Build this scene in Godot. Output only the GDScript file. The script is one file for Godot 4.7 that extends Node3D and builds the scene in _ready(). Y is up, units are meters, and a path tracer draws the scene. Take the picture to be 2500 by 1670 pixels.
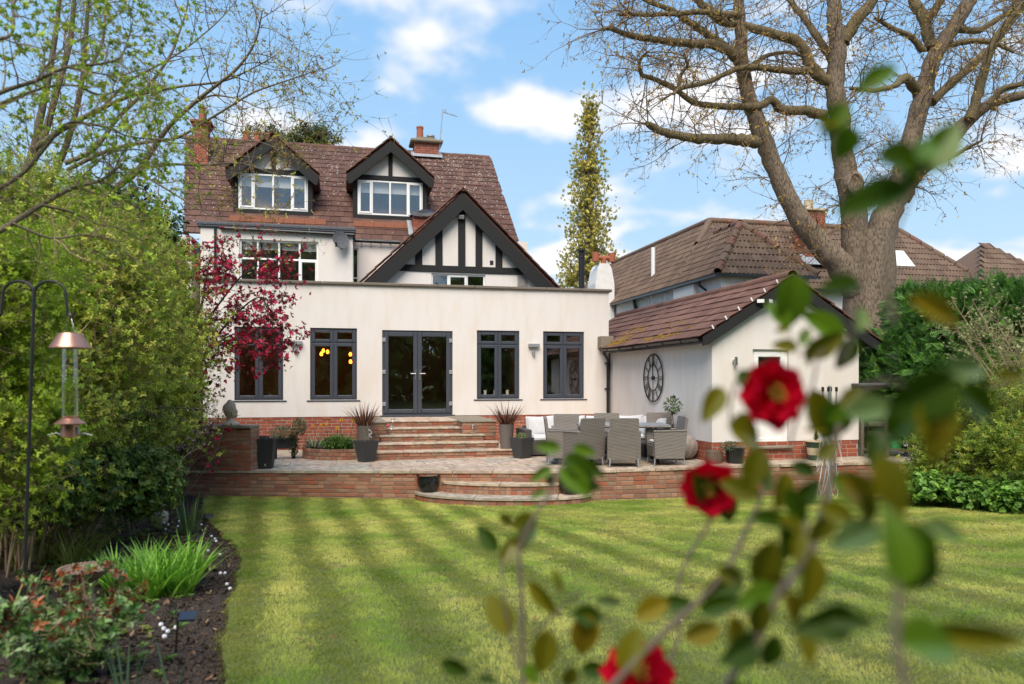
extends Node3D
# A garden behind a rendered house. x runs along the back wall, z out towards the garden, y up, metres.

class MB:
	var v := PackedVector3Array()
	var n := PackedVector3Array()
	var c := PackedColorArray()
	var col := Color(1, 1, 1)
	var tinted := false
	func t3(a: Vector3, b: Vector3, d: Vector3, na: Vector3, nb: Vector3, nd: Vector3) -> void:
		v.push_back(a); v.push_back(d); v.push_back(b)
		n.push_back(na); n.push_back(nd); n.push_back(nb)
		if tinted:
			c.push_back(col); c.push_back(col); c.push_back(col)
	func tri(a: Vector3, b: Vector3, d: Vector3) -> void:
		var m := (b - a).cross(d - a).normalized()
		t3(a, b, d, m, m, m)
	func q(a: Vector3, b: Vector3, d: Vector3, e: Vector3) -> void:
		var m := (d - a).cross(e - b).normalized()
		t3(a, b, d, m, m, m); t3(a, d, e, m, m, m)
	func qo(a: Vector3, b: Vector3, d: Vector3, e: Vector3, o: Vector3) -> void:
		if (d - a).cross(e - b).dot(o) >= 0.0: q(a, b, d, e)
		else: q(e, d, b, a)
	func box(o: Vector3, s: Vector3, b := Basis(), ch := 0.0) -> void:
		var h := s * 0.5
		ch = minf(ch, minf(h.x, minf(h.y, h.z)) * 0.9)
		var g := h - Vector3(ch, ch, ch)
		for i in 3:
			var j := (i + 1) % 3
			var k := (i + 2) % 3
			for si in [-1.0, 1.0]:
				var f := []
				for p in [[-1.0, -1.0], [1.0, -1.0], [1.0, 1.0], [-1.0, 1.0]]:
					var w := Vector3()
					w[i] = si * h[i]; w[j] = p[0] * g[j]; w[k] = p[1] * g[k]
					f.append(o + b * w)
				var u := Vector3(); u[i] = si
				qo(f[0], f[1], f[2], f[3], b * u)
				if ch > 0.0:
					for sj in [-1.0, 1.0]:
						var e := []
						for p in [[h[i], g[j], -1.0], [g[i], h[j], -1.0], [g[i], h[j], 1.0], [h[i], g[j], 1.0]]:
							var w := Vector3()
							w[i] = si * p[0]; w[j] = sj * p[1]; w[k] = p[2] * g[k]
							e.append(o + b * w)
						u[j] = sj
						qo(e[0], e[1], e[2], e[3], b * u)
						u[j] = 0.0
		if ch > 0.0:
			for sx in [-1.0, 1.0]:
				for sy in [-1.0, 1.0]:
					for sz in [-1.0, 1.0]:
						var a := o + b * Vector3(sx * h.x, sy * g.y, sz * g.z)
						var d := o + b * Vector3(sx * g.x, sy * h.y, sz * g.z)
						var e := o + b * Vector3(sx * g.x, sy * g.y, sz * h.z)
						if (d - a).cross(e - a).dot(b * Vector3(sx, sy, sz)) > 0.0: tri(a, d, e)
						else: tri(a, e, d)
	func bb(a: Vector3, b: Vector3, ch := 0.0) -> void:
		box((a + b) * 0.5, (b - a).abs(), Basis(), ch)
	func bar(a: Vector3, b: Vector3, w: float, d: float, ch := 0.0, up := Vector3.UP) -> void:
		var z := (b - a).normalized()
		if absf(z.dot(up)) > 0.98: up = Vector3.RIGHT
		var x := up.cross(z).normalized()
		box((a + b) * 0.5, Vector3(w, d, (b - a).length()), Basis(x, z.cross(x), z), ch)
	func tube(p: PackedVector3Array, r: PackedFloat32Array, sides := 6, caps := true) -> void:
		var m := p.size()
		if m < 2: return
		var t := (p[1] - p[0]).normalized()
		var x := t.cross(Vector3.UP if absf(t.y) < 0.9 else Vector3.RIGHT).normalized()
		var last: Array = []
		var ln: Array = []
		for i in m:
			var d := (p[mini(i + 1, m - 1)] - p[maxi(i - 1, 0)]).normalized()
			x = (x - d * x.dot(d)).normalized()
			var y := d.cross(x)
			var ring: Array = []
			var rn: Array = []
			var rr := r[mini(i, r.size() - 1)]
			for s in sides:
				var a := TAU * s / sides
				var o := x * cos(a) + y * sin(a)
				ring.append(p[i] + o * rr); rn.append(o)
			if i > 0:
				for s in sides:
					var s2 := (s + 1) % sides
					t3(last[s], last[s2], ring[s2], ln[s], ln[s2], rn[s2])
					t3(last[s], ring[s2], ring[s], ln[s], rn[s2], rn[s])
			if caps and (i == 0 or i == m - 1):
				for s in range(1, sides - 1):
					if i == 0: tri(ring[0], ring[s + 1], ring[s])
					else: tri(ring[0], ring[s], ring[s + 1])
			last = ring; ln = rn
	func rod(a: Vector3, b: Vector3, r: float, sides := 8) -> void:
		tube(PackedVector3Array([a, b]), PackedFloat32Array([r]), sides)
	func lathe(prof: Array, segs := 20, xf := Transform3D(), square := false) -> void:
		# prof: [radius, height] pairs from the bottom up the outside
		for i in prof.size() - 1:
			var a: Array = prof[i]
			var b: Array = prof[i + 1]
			var dr: float = b[0] - a[0]
			var dy: float = b[1] - a[1]
			var sl := Vector2(dy, -dr).normalized()
			for s in segs:
				var a0 := TAU * s / segs
				var a1 := TAU * (s + 1) / segs
				var u0 := Vector3(cos(a0), 0, -sin(a0))
				var u1 := Vector3(cos(a1), 0, -sin(a1))
				var n0 := (xf.basis * (u0 * sl.x + Vector3(0, sl.y, 0))).normalized()
				var n1 := (xf.basis * (u1 * sl.x + Vector3(0, sl.y, 0))).normalized()
				var p0: Vector3 = xf * (u0 * a[0] + Vector3(0, a[1], 0))
				var p1: Vector3 = xf * (u1 * a[0] + Vector3(0, a[1], 0))
				var p2: Vector3 = xf * (u1 * b[0] + Vector3(0, b[1], 0))
				var p3: Vector3 = xf * (u0 * b[0] + Vector3(0, b[1], 0))
				if square:
					n0 = (xf.basis * ((u0 + u1).normalized() * sl.x + Vector3(0, sl.y, 0))).normalized(); n1 = n0
				if a[0] > 0.0: t3(p0, p1, p2, n0, n1, n1)
				if b[0] > 0.0: t3(p0, p2, p3, n0, n1, n0)
	func ball(o: Vector3, r: Vector3, segs := 12, rings := 8) -> void:
		for i in rings:
			var a0 := PI * i / rings - PI / 2
			var a1 := PI * (i + 1) / rings - PI / 2
			for s in segs:
				var b0 := TAU * s / segs
				var b1 := TAU * (s + 1) / segs
				var u0 := Vector3(cos(a0) * cos(b0), sin(a0), -cos(a0) * sin(b0))
				var u1 := Vector3(cos(a0) * cos(b1), sin(a0), -cos(a0) * sin(b1))
				var u2 := Vector3(cos(a1) * cos(b1), sin(a1), -cos(a1) * sin(b1))
				var u3 := Vector3(cos(a1) * cos(b0), sin(a1), -cos(a1) * sin(b0))
				if i > 0: t3(o + u0 * r, o + u1 * r, o + u2 * r, u0, u1, u2)
				if i < rings - 1: t3(o + u0 * r, o + u2 * r, o + u3 * r, u0, u2, u3)
	func prism(poly: PackedVector2Array, z0: float, z1: float, xf := Transform3D()) -> void:
		# polygon in xy, z0 < z1
		if Geometry2D.is_polygon_clockwise(poly): poly.reverse()
		var idx := Geometry2D.triangulate_polygon(poly)
		for i in range(0, idx.size(), 3):
			var a := poly[idx[i]]
			var b := poly[idx[i + 1]]
			var d := poly[idx[i + 2]]
			if (b - a).cross(d - a) < 0.0:
				var w := b; b = d; d = w
			tri(xf * Vector3(a.x, a.y, z1), xf * Vector3(b.x, b.y, z1), xf * Vector3(d.x, d.y, z1))
			tri(xf * Vector3(a.x, a.y, z0), xf * Vector3(d.x, d.y, z0), xf * Vector3(b.x, b.y, z0))
		for i in poly.size():
			var a := poly[i]
			var b := poly[(i + 1) % poly.size()]
			q(xf * Vector3(a.x, a.y, z0), xf * Vector3(b.x, b.y, z0), xf * Vector3(b.x, b.y, z1), xf * Vector3(a.x, a.y, z1))
	func leaf(p: Vector3, d: Vector3, up: Vector3, l: float, w: float, droop := 0.15, segs := 3) -> void:
		# a pointed leaf blade folded along its midrib, from p along d
		var s := d.cross(up).normalized()
		var u := s.cross(d).normalized()
		var a0 := p
		var l0 := p
		var r0 := p
		for i in range(1, segs + 1):
			var f := float(i) / segs
			var hw := w * 0.5 * (pow(sin(PI * pow(f, 0.8)), 0.8) if i < segs else 0.0)
			var a1 := p + d * (l * f) - u * (droop * l * f * f)
			var l1 := a1 - s * hw + u * hw * 0.35
			var r1 := a1 + s * hw + u * hw * 0.35
			if i == 1:
				tri(a0, a1, l1); tri(a0, r1, a1)
			elif i == segs:
				tri(a0, a1, l0); tri(a0, r0, a1)
			else:
				q(a0, a1, l1, l0); q(a0, r0, r1, a1)
			a0 = a1; l0 = l1; r0 = r1
	func blade(p: Vector3, d: Vector3, l: float, w: float, bend: Vector3, segs := 3) -> void:
		# a strap leaf: grows along d and bends over towards bend
		var s := d.cross(bend).normalized()
		if s.length_squared() < 0.5: s = d.cross(Vector3.RIGHT).normalized()
		var a0 := p
		var w0 := w * 0.5
		for i in range(1, segs + 1):
			var f := float(i) / segs
			var a1 := p + d * l * f + bend * l * f * f
			var w1 := w * 0.5 * (1.0 - f * f)
			if i < segs: q(a0 - s * w0, a0 + s * w0, a1 + s * w1, a1 - s * w1)
			else: tri(a0 - s * w0, a0 + s * w0, a1)
			a0 = a1; w0 = w1
	func done() -> ArrayMesh:
		var arr := []
		arr.resize(Mesh.ARRAY_MAX)
		arr[Mesh.ARRAY_VERTEX] = v
		arr[Mesh.ARRAY_NORMAL] = n
		if tinted: arr[Mesh.ARRAY_COLOR] = c
		var m := ArrayMesh.new()
		if v.size(): m.add_surface_from_arrays(Mesh.PRIMITIVE_TRIANGLES, arr)
		return m

var rng := RandomNumberGenerator.new()
var M := {}
var T := {}
var taken := {}
var meshes := {}

func rf(a: float, b: float) -> float:
	return rng.randf_range(a, b)
func rv() -> Vector3:
	var z := rf(-1, 1)
	var a := rf(0, TAU)
	var s := sqrt(1 - z * z)
	return Vector3(s * cos(a), z, s * sin(a))
func pick(a: Array) -> Variant:
	return a[rng.randi() % a.size()]
func numbered(called: String) -> String:
	var k: int = taken.get(called, 0)
	taken[called] = k + 1
	return called if k == 0 else "%s_%03d" % [called, k]
func put(m: Mesh, mt: Material, called: String, parent: Node = null, xf := Transform3D()) -> MeshInstance3D:
	var o := MeshInstance3D.new()
	o.mesh = m
	o.material_override = mt
	o.transform = xf
	if parent == null or parent == self:
		o.name = numbered(called)
		add_child(o)
	else:
		o.name = called
		parent.add_child(o, true)
	return o
func tag(o: Node, label: String, category := "", group := "", kind := "") -> Node:
	if label: o.set_meta("label", label)
	if category: o.set_meta("category", category)
	if group: o.set_meta("group", group)
	if kind: o.set_meta("kind", kind)
	return o
func thing(called: String, label: String, category: String, at := Vector3.ZERO, turn := 0.0, group := "") -> Node3D:
	var o := Node3D.new()
	o.name = numbered(called)
	add_child(o)
	o.position = at
	o.rotation.y = turn
	tag(o, label, category, group)
	return o
func part(called: String, parent: Node, at := Vector3.ZERO) -> Node3D:
	var o := Node3D.new()
	o.name = called
	parent.add_child(o, true)
	o.position = at
	return o
func copy(src: Node3D, label: String, at: Vector3, turn := 0.0) -> Node3D:
	var o: Node3D = src.duplicate()
	o.name = numbered(String(src.name))
	add_child(o)
	o.position = at
	o.rotation.y = turn
	if label: o.set_meta("label", label)
	return o
func scatter(m: Mesh, mt: Material, xfs: Array, cols: Array, called: String, parent: Node = null, stuff := true) -> MultiMeshInstance3D:
	var mm := MultiMesh.new()
	mm.transform_format = MultiMesh.TRANSFORM_3D
	mm.use_colors = not cols.is_empty()
	mm.mesh = m
	mm.instance_count = xfs.size()
	for i in xfs.size():
		mm.set_instance_transform(i, xfs[i])
		if mm.use_colors: mm.set_instance_color(i, cols[i % cols.size()])
	var o := MultiMeshInstance3D.new()
	o.multimesh = mm
	o.material_override = mt
	if parent == null:
		o.name = numbered(called); add_child(o)
	else:
		o.name = called; parent.add_child(o, true)
	if stuff: o.set_meta("kind", "stuff")
	return o

func lin(r: float, g: float, b: float) -> Color:
	return Color(r, g, b).linear_to_srgb()
func noise_tex(called: String, freq: float, oct: int, lo: float, hi: float, kind := FastNoiseLite.TYPE_SIMPLEX_SMOOTH, mid := 0.5, tint := Color(1, 1, 1), size := 512) -> void:
	var f := FastNoiseLite.new()
	f.seed = called.hash() % 9999
	f.noise_type = kind
	f.frequency = freq
	f.fractal_type = FastNoiseLite.FRACTAL_FBM
	f.fractal_octaves = oct
	var g := Gradient.new()
	g.offsets = PackedFloat32Array([maxf(mid - 0.22, 0.0), minf(mid + 0.22, 1.0)])
	g.colors = PackedColorArray([Color(lo * tint.r, lo * tint.g, lo * tint.b).linear_to_srgb(), Color(hi, hi, hi).linear_to_srgb()])
	var t := NoiseTexture2D.new()
	t.width = size; t.height = size
	t.seamless = true
	t.noise = f
	t.color_ramp = g
	T[called] = t
func mat(called: String, c: Color, rough := 0.8, tex := "", sc := Vector3.ONE, bump := "", bh := 0.3, metal := 0.0) -> StandardMaterial3D:
	var m := StandardMaterial3D.new()
	m.resource_name = called
	m.albedo_color = lin(c.r, c.g, c.b)
	m.roughness = rough
	m.metallic = metal
	if tex:
		m.albedo_texture = T[tex]
	if bump:
		m.heightmap_enabled = true
		m.heightmap_texture = T[bump]
		m.heightmap_scale = bh
	if tex or bump:
		m.uv1_triplanar = true
		m.uv1_world_triplanar = true
		m.uv1_scale = sc
	M[called] = m
	return m
func leafmat(called: String, c: Color, back := 0.5, rough := 0.55) -> StandardMaterial3D:
	var m := StandardMaterial3D.new()
	m.resource_name = called
	m.albedo_color = lin(c.r, c.g, c.b)
	m.vertex_color_use_as_albedo = true
	m.roughness = rough
	m.backlight_enabled = true
	m.backlight = Color(back, back, back)
	m.cull_mode = BaseMaterial3D.CULL_DISABLED
	M[called] = m
	return m

func lawn_y(z: float) -> float:
	var d := z - 6.3
	return 0.15 + 0.05 * (d if d > 1.2 else (0.0 if d < -1.2 else (d + 1.2) * (d + 1.2) / 4.8))
func patio_y(x: float) -> float:
	return 0.665 + 0.0117 * x

func make_textures() -> void:
	noise_tex("fine", 0.06, 3, 0.78, 1.0)
	noise_tex("grit", 0.16, 3, 0.55, 1.0)
	noise_tex("blotch", 0.012, 5, 0.72, 1.0)
	noise_tex("soft", 0.008, 5, 0.945, 1.0, FastNoiseLite.TYPE_SIMPLEX_SMOOTH, 0.4, Color(1, 0.98, 0.94))
	noise_tex("streak", 0.012, 5, 0.965, 1.0, FastNoiseLite.TYPE_SIMPLEX_SMOOTH, 0.36, Color(1, 0.97, 0.92))
	noise_tex("brick", 0.05, 4, 0.55, 1.0)
	noise_tex("lichen", 0.055, 4, 0.42, 1.0, FastNoiseLite.TYPE_SIMPLEX_SMOOTH, 0.68)
	noise_tex("bark", 0.03, 5, 0.28, 1.0)
	noise_tex("ridge", 0.016, 4, 0.22, 1.0, FastNoiseLite.TYPE_SIMPLEX_SMOOTH, 0.42)
	T.ridge.noise.fractal_type = FastNoiseLite.FRACTAL_RIDGED
	T.ridge.noise.domain_warp_enabled = true
	noise_tex("slab", 0.014, 6, 0.6, 1.0)
	noise_tex("soil", 0.07, 5, 0.25, 1.0)
	noise_tex("weave", 0.09, 2, 0.5, 1.0)

func make_materials() -> void:
	mat("render", Color(0.70, 0.655, 0.62), 0.9, "streak", Vector3(0.45, 0.09, 0.45), "", 0.1)
	M.render.heightmap_enabled = true; M.render.heightmap_texture = T.grit; M.render.heightmap_scale = 0.06
	mat("roughcast", Color(0.74, 0.73, 0.72), 0.9, "soft", Vector3(0.6, 0.6, 0.6), "grit", 1.2)
	for i in 4:
		var c: Color = [Color(0.40, 0.10, 0.05), Color(0.36, 0.085, 0.045), Color(0.44, 0.12, 0.06), Color(0.34, 0.09, 0.055)][i]
		mat("red_brick_%d" % i, c, 0.85, "brick", Vector3(3, 3, 3), "fine", 0.15)
	for i in 6:
		var c: Color = [Color(0.40, 0.17, 0.10), Color(0.45, 0.23, 0.14), Color(0.32, 0.145, 0.095), Color(0.47, 0.26, 0.165), Color(0.43, 0.14, 0.075), Color(0.36, 0.22, 0.14)][i]
		mat("old_brick_%d" % i, c, 0.9, "brick", Vector3(2.2, 2.2, 2.2), "grit", 0.4)
	mat("mortar", Color(0.46, 0.40, 0.33), 0.95, "grit", Vector3(3, 3, 3))
	mat("old_mortar", Color(0.25, 0.20, 0.16), 0.95, "brick", Vector3(2, 2, 2))
	for i in 4:
		var c: Color = [Color(0.185, 0.085, 0.060), Color(0.21, 0.10, 0.070), Color(0.16, 0.073, 0.052), Color(0.235, 0.115, 0.08)][i]
		mat("roof_tile_%d" % i, c, 0.85, "lichen", Vector3(1.6, 1.6, 1.6), "grit", 0.4)
		mat("annexe_tile_%d" % i, c, 0.9, "brick", Vector3(2.5, 2.5, 2.5), "grit", 0.8)
		mat("brown_tile_%d" % i, [Color(0.165, 0.105, 0.072), Color(0.185, 0.12, 0.082), Color(0.14, 0.09, 0.064), Color(0.205, 0.135, 0.092)][i], 0.9, "brick", Vector3(1.2, 1.2, 1.2), "grit", 0.4)
	mat("lichen_spot", Color(0.50, 0.47, 0.40), 0.95)
	mat("orange_tile", Color(0.34, 0.115, 0.055), 0.9, "lichen", Vector3(1.6, 1.6, 1.6), "grit", 0.4)
	mat("moss", Color(0.26, 0.15, 0.015), 0.95, "brick", Vector3(4, 4, 4), "grit", 1.0)
	mat("black_timber", Color(0.012, 0.012, 0.013), 0.8, "grit", Vector3(8, 1, 8))
	mat("black_plastic", Color(0.018, 0.018, 0.02), 0.3)
	mat("white_plastic", Color(0.80, 0.79, 0.77), 0.35)
	mat("anthracite", Color(0.050, 0.057, 0.072), 0.42)
	mat("lead", Color(0.33, 0.35, 0.38), 0.6, "blotch", Vector3(2, 2, 2))
	mat("felt", Color(0.10, 0.105, 0.12), 0.9, "blotch", Vector3(2, 2, 2))
	mat("terracotta", Color(0.38, 0.12, 0.06), 0.85, "blotch", Vector3(3, 3, 3))
	mat("weathered_stone", Color(0.31, 0.26, 0.19), 0.95, "brick", Vector3(2, 2, 2), "grit", 0.8)
	mat("coping", Color(0.22, 0.185, 0.145), 0.95, "brick", Vector3(2, 2, 2), "grit", 0.6)
	for i in 6:
		var c: Color = [Color(0.52, 0.42, 0.30), Color(0.48, 0.36, 0.27), Color(0.56, 0.44, 0.34), Color(0.50, 0.43, 0.33), Color(0.55, 0.40, 0.30), Color(0.44, 0.38, 0.30)][i]
		mat("slab_%d" % i, c, 0.85, "slab", Vector3(0.7, 0.7, 0.7), "grit", 0.3)
	mat("slab_joint", Color(0.26, 0.21, 0.16), 0.95, "grit", Vector3(3, 3, 3))
	mat("steel", Color(0.62, 0.62, 0.62), 0.3, "", Vector3.ONE, "", 0.3, 1.0)
	mat("grey_metal", Color(0.34, 0.35, 0.36), 0.45, "", Vector3.ONE, "", 0.3, 0.5)
	mat("aluminium", Color(0.55, 0.57, 0.60), 0.4, "", Vector3.ONE, "", 0.3, 0.8)
	mat("black_iron", Color(0.018, 0.019, 0.022), 0.5, "grit", Vector3(20, 20, 20))
	mat("copper", Color(0.52, 0.27, 0.20), 0.38, "", Vector3.ONE, "", 0.3, 0.85)
	mat("tree_bark", Color(0.245, 0.185, 0.13), 0.95, "ridge", Vector3(2.6, 0.5, 2.6), "ridge", 5.0)
	mat("mossy_bark", Color(0.215, 0.165, 0.085), 0.95, "ridge", Vector3(3.5, 1.2, 3.5), "ridge", 3.0)
	mat("grey_bark", Color(0.26, 0.215, 0.15), 0.95, "bark", Vector3(5, 2, 5), "grit", 0.8)
	mat("dark_bark", Color(0.11, 0.08, 0.06), 0.95, "bark", Vector3(6, 3, 6))
	mat("twig", Color(0.17, 0.115, 0.065), 0.9)
	mat("pale_twig", Color(0.30, 0.22, 0.14), 0.9)
	mat("camellia_bark", Color(0.29, 0.215, 0.15), 0.9, "fine", Vector3(30, 30, 30))
	mat("soil", Color(0.15, 0.105, 0.078), 1.0, "soil", Vector3(1.5, 1.5, 1.5), "soil", 6.0)
	mat("turf", Color(0.20, 0.24, 0.05), 1.0, "soil", Vector3(2, 2, 2), "grit", 1.0)
	mat("earth", Color(0.12, 0.14, 0.05), 1.0, "blotch", Vector3(0.05, 0.05, 0.05))
	mat("room", Color(0.30, 0.27, 0.24), 0.9)
	mat("room_floor", Color(0.15, 0.10, 0.07), 0.6)
	mat("dark_planter", Color(0.03, 0.031, 0.034), 0.6, "weave", Vector3(14, 14, 14), "weave", 0.5)
	mat("stone_planter", Color(0.06, 0.062, 0.066), 0.7, "grit", Vector3(3, 9, 3), "grit", 2.5)
	mat("taupe_planter", Color(0.15, 0.125, 0.11), 0.75, "fine", Vector3(6, 6, 6))
	mat("glaze", Color(0.012, 0.012, 0.014), 0.08)
	mat("rattan", Color(0.27, 0.24, 0.215), 0.75)
	mat("rattan_dark", Color(0.10, 0.085, 0.08), 0.75)
	mat("cushion", Color(0.56, 0.56, 0.57), 0.95, "soft", Vector3(5, 5, 5), "fine", 0.3)
	mat("concrete", Color(0.56, 0.47, 0.37), 0.95, "fine", Vector3(4, 4, 4), "grit", 0.5)
	mat("bath_stone", Color(0.30, 0.225, 0.17), 0.95, "brick", Vector3(4, 4, 4), "grit", 0.5)
	mat("urn", Color(0.30, 0.25, 0.22), 0.5, "blotch", Vector3(2, 2, 2))
	mat("old_wood", Color(0.30, 0.245, 0.19), 0.9, "bark", Vector3(8, 8, 1.5))
	mat("dark_wood", Color(0.085, 0.07, 0.055), 0.9, "bark", Vector3(3, 8, 8))
	mat("log", Color(0.27, 0.19, 0.13), 0.95, "bark", Vector3(4, 4, 4), "bark", 3.0)
	mat("candle", Color(0.80, 0.74, 0.56), 0.6)
	mat("green_plastic", Color(0.10, 0.52, 0.17), 0.35)
	mat("dark_green", Color(0.02, 0.055, 0.04), 0.35)
	mat("cream_glaze", Color(0.52, 0.43, 0.30), 0.4)
	mat("blue_sheet", Color(0.02, 0.10, 0.42), 0.5)
	mat("tarpaulin", Color(0.03, 0.031, 0.035), 0.35, "", Vector3.ONE)
	mat("blind", Color(0.62, 0.61, 0.58), 0.95)
	mat("red_plastic", Color(0.75, 0.03, 0.02), 0.4)
	mat("pink_plastic", Color(0.75, 0.2, 0.4), 0.4)
	mat("yellow_plastic", Color(0.8, 0.6, 0.1), 0.4)
	mat("white_ball", Color(0.78, 0.78, 0.82), 0.3)
	mat("solar", Color(0.03, 0.035, 0.05), 0.15)
	var g := StandardMaterial3D.new()
	g.resource_name = "glass"
	g.albedo_color = Color(0.02, 0.02, 0.02, 0.004)
	g.transparency = BaseMaterial3D.TRANSPARENCY_ALPHA
	g.roughness = 0.0
	g.metallic_specular = 0.5
	M.glass = g
	var l := StandardMaterial3D.new()
	l.resource_name = "warm_bulb"
	l.albedo_color = Color(1, 0.7, 0.3)
	l.emission_enabled = true
	l.emission = Color(1, 0.5, 0.14)
	l.emission_energy_multiplier = 2.5
	M.bulb = l
	leafmat("leaf", Color(1, 1, 1), 0.85, 0.5)
	leafmat("gloss_leaf", Color(1, 1, 1), 0.6, 0.4)
	leafmat("petal", Color(1, 1, 1), 0.5, 0.6)
	leafmat("red_petal", Color(1, 1, 1), 0.8, 0.7)
	M.red_petal.metallic_specular = 0.15
	var gm := leafmat("grass", Color(1, 1, 1), 0.6, 0.6)

func make_sky() -> ImageTexture:
	var w := 2048
	var h := 1024
	var im := Image.create(w, h, false, Image.FORMAT_RGB8)
	var f := FastNoiseLite.new()
	f.seed = 21
	f.noise_type = FastNoiseLite.TYPE_SIMPLEX_SMOOTH
	f.frequency = 1.0
	f.fractal_octaves = 6
	f.fractal_gain = 0.52
	var top := Color(0.12, 0.37, 0.76)
	var low := Color(0.58, 0.77, 0.90)
	for y in h:
		var el := PI * (0.5 - (y + 0.5) / h)
		var ce := cos(el)
		var se := sin(el)
		if se < -0.02:
			im.fill_rect(Rect2i(0, y, w, 1), lin(0.16, 0.17, 0.11))
			continue
		var k := pow(clampf(se / 0.66, 0.0, 1.0), 0.9)
		var sky := low.lerp(top, k)
		for x in w:
			var az := TAU * (x + 0.5) / w
			var dx := sin(az) * ce
			var dz := -cos(az) * ce
			# cloud sheet seen at a height of one: flatter and closer-packed towards the horizon
			var s := 1.0 / (maxf(se, 0.0) + 0.22)
			var q := Vector3(dx * s * 1.15 + 3.1, 0.4 + se * 0.8, dz * s * 1.15 - 1.7)
			var d := f.get_noise_3dv(q * 1.55) + 0.35 * f.get_noise_3dv(q * 0.4 + Vector3(9, 4, 2))
			var cover := smoothstep(0.08, 0.46, d + 0.10 * (1.0 - smoothstep(0.0, 0.35, se)) + 0.01)
			var bright := 0.84 + 0.14 * smoothstep(0.1, 0.6, d)
			var cl := Color(bright, bright * 0.99, bright * 1.0)
			im.set_pixel(x, y, sky.lerp(cl, cover * 0.92).linear_to_srgb())
	return ImageTexture.create_from_image(im)

func _ready() -> void:
	rng.seed = 4711
	var cam := Camera3D.new()
	cam.name = "camera"
	var at := CameraAttributesPhysical.new()
	at.frustum_focal_length = 26.0
	at.exposure_aperture = 1.65
	at.frustum_focus_distance = 17.0
	at.frustum_near = 0.1
	at.frustum_far = 900.0
	cam.attributes = at
	cam.projection = Camera3D.PROJECTION_FRUSTUM
	cam.near = 0.1
	cam.far = 900.0
	cam.size = 0.1 * 1670.0 / 1850.0
	cam.frustum_offset = Vector2(0.0, 0.1 * 97.0 / 1850.0)
	cam.position = Vector3(-1.857, 2.26, 18.853)
	cam.rotation_degrees = Vector3(0, -12.714, 0)
	add_child(cam)
	make_textures()
	make_materials()
	var env := Environment.new()
	env.background_mode = Environment.BG_SKY
	var pano := PanoramaSkyMaterial.new()
	pano.panorama = make_sky()
	var sky := Sky.new()
	sky.sky_material = pano
	env.sky = sky
	env.background_energy_multiplier = 0.345
	env.tonemap_mode = Environment.TONE_MAPPER_LINEAR
	env.tonemap_exposure = 3.5
	env.sdfgi_enabled = true
	env.ssao_enabled = true
	env.ssil_enabled = true
	var we := WorldEnvironment.new()
	we.name = "world"
	we.environment = env
	add_child(we)
	var sun := DirectionalLight3D.new()
	sun.name = "sun"
	sun.light_energy = 0.5
	sun.light_color = Color(1.0, 0.95, 0.88)
	sun.light_angular_distance = 45.0
	sun.shadow_enabled = true
	sun.basis = Basis.looking_at(-Vector3(-0.22, 0.80, 0.60).normalized())
	add_child(sun)
	build_ground()
	build_patio()
	build_extension()
	build_house()
	build_annexe()
	build_neighbour()
	build_furniture()
	build_small_things()
	build_trees()
	build_shrubs()
	build_bed_plants()
	build_camellia()
	build_behind()

const WALL := [[-5.9, 3.38], [-3.8, 4.09], [1.72, 5.96], [2.9, 6.15], [4.45, 6.2], [6.04, 6.3], [8.6, 6.6]]
const EDGE := [[3.0, -4.4], [4.27, -4.26], [5.94, -4.02], [7.61, -3.545], [8.94, -3.157], [9.8, -2.962], [10.65, -2.86], [11.48, -2.80], [12.24, -2.745], [12.87, -2.70], [13.4, -2.63], [14.3, -2.51], [16.0, -2.35], [26.0, -2.0]]

func lawn_edge(z: float) -> float:
	for i in EDGE.size() - 1:
		if z < EDGE[i + 1][0]:
			return lerpf(EDGE[i][1], EDGE[i + 1][1], clampf((z - EDGE[i][0]) / (EDGE[i + 1][0] - EDGE[i][0]), 0, 1)) + 0.02 * sin(z * 5.0) + 0.012 * sin(z * 13.0)
	return EDGE[-1][1]
func wall_z(x: float) -> float:
	for i in WALL.size() - 1:
		if x < WALL[i + 1][0]:
			return lerpf(WALL[i][1], WALL[i + 1][1], (x - WALL[i][0]) / (WALL[i + 1][0] - WALL[i][0]))
	return WALL[-1][1]

func stuff_mat(prefix: String, count: int) -> Array:
	if not M.has(prefix + "_mix"):
		var m: StandardMaterial3D = M[prefix + "_0"].duplicate()
		m.albedo_color = Color.WHITE
		m.vertex_color_use_as_albedo = true
		M[prefix + "_mix"] = m
	var cols := []
	for i in count: cols.append(M["%s_%d" % [prefix, i]].albedo_color.srgb_to_linear())
	return [M[prefix + "_mix"], cols]

func brick_mesh(kind: int) -> Mesh:
	var key := "brick%d" % kind
	if not meshes.has(key):
		var b := MB.new()
		b.box(Vector3(0, 0, -0.025), Vector3(1, 1, 0.05) * Vector3(0.224, 0.066, 1.0), Basis(), 0.004 + 0.002 * kind)
		meshes[key] = b.done()
	return meshes[key]
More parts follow.
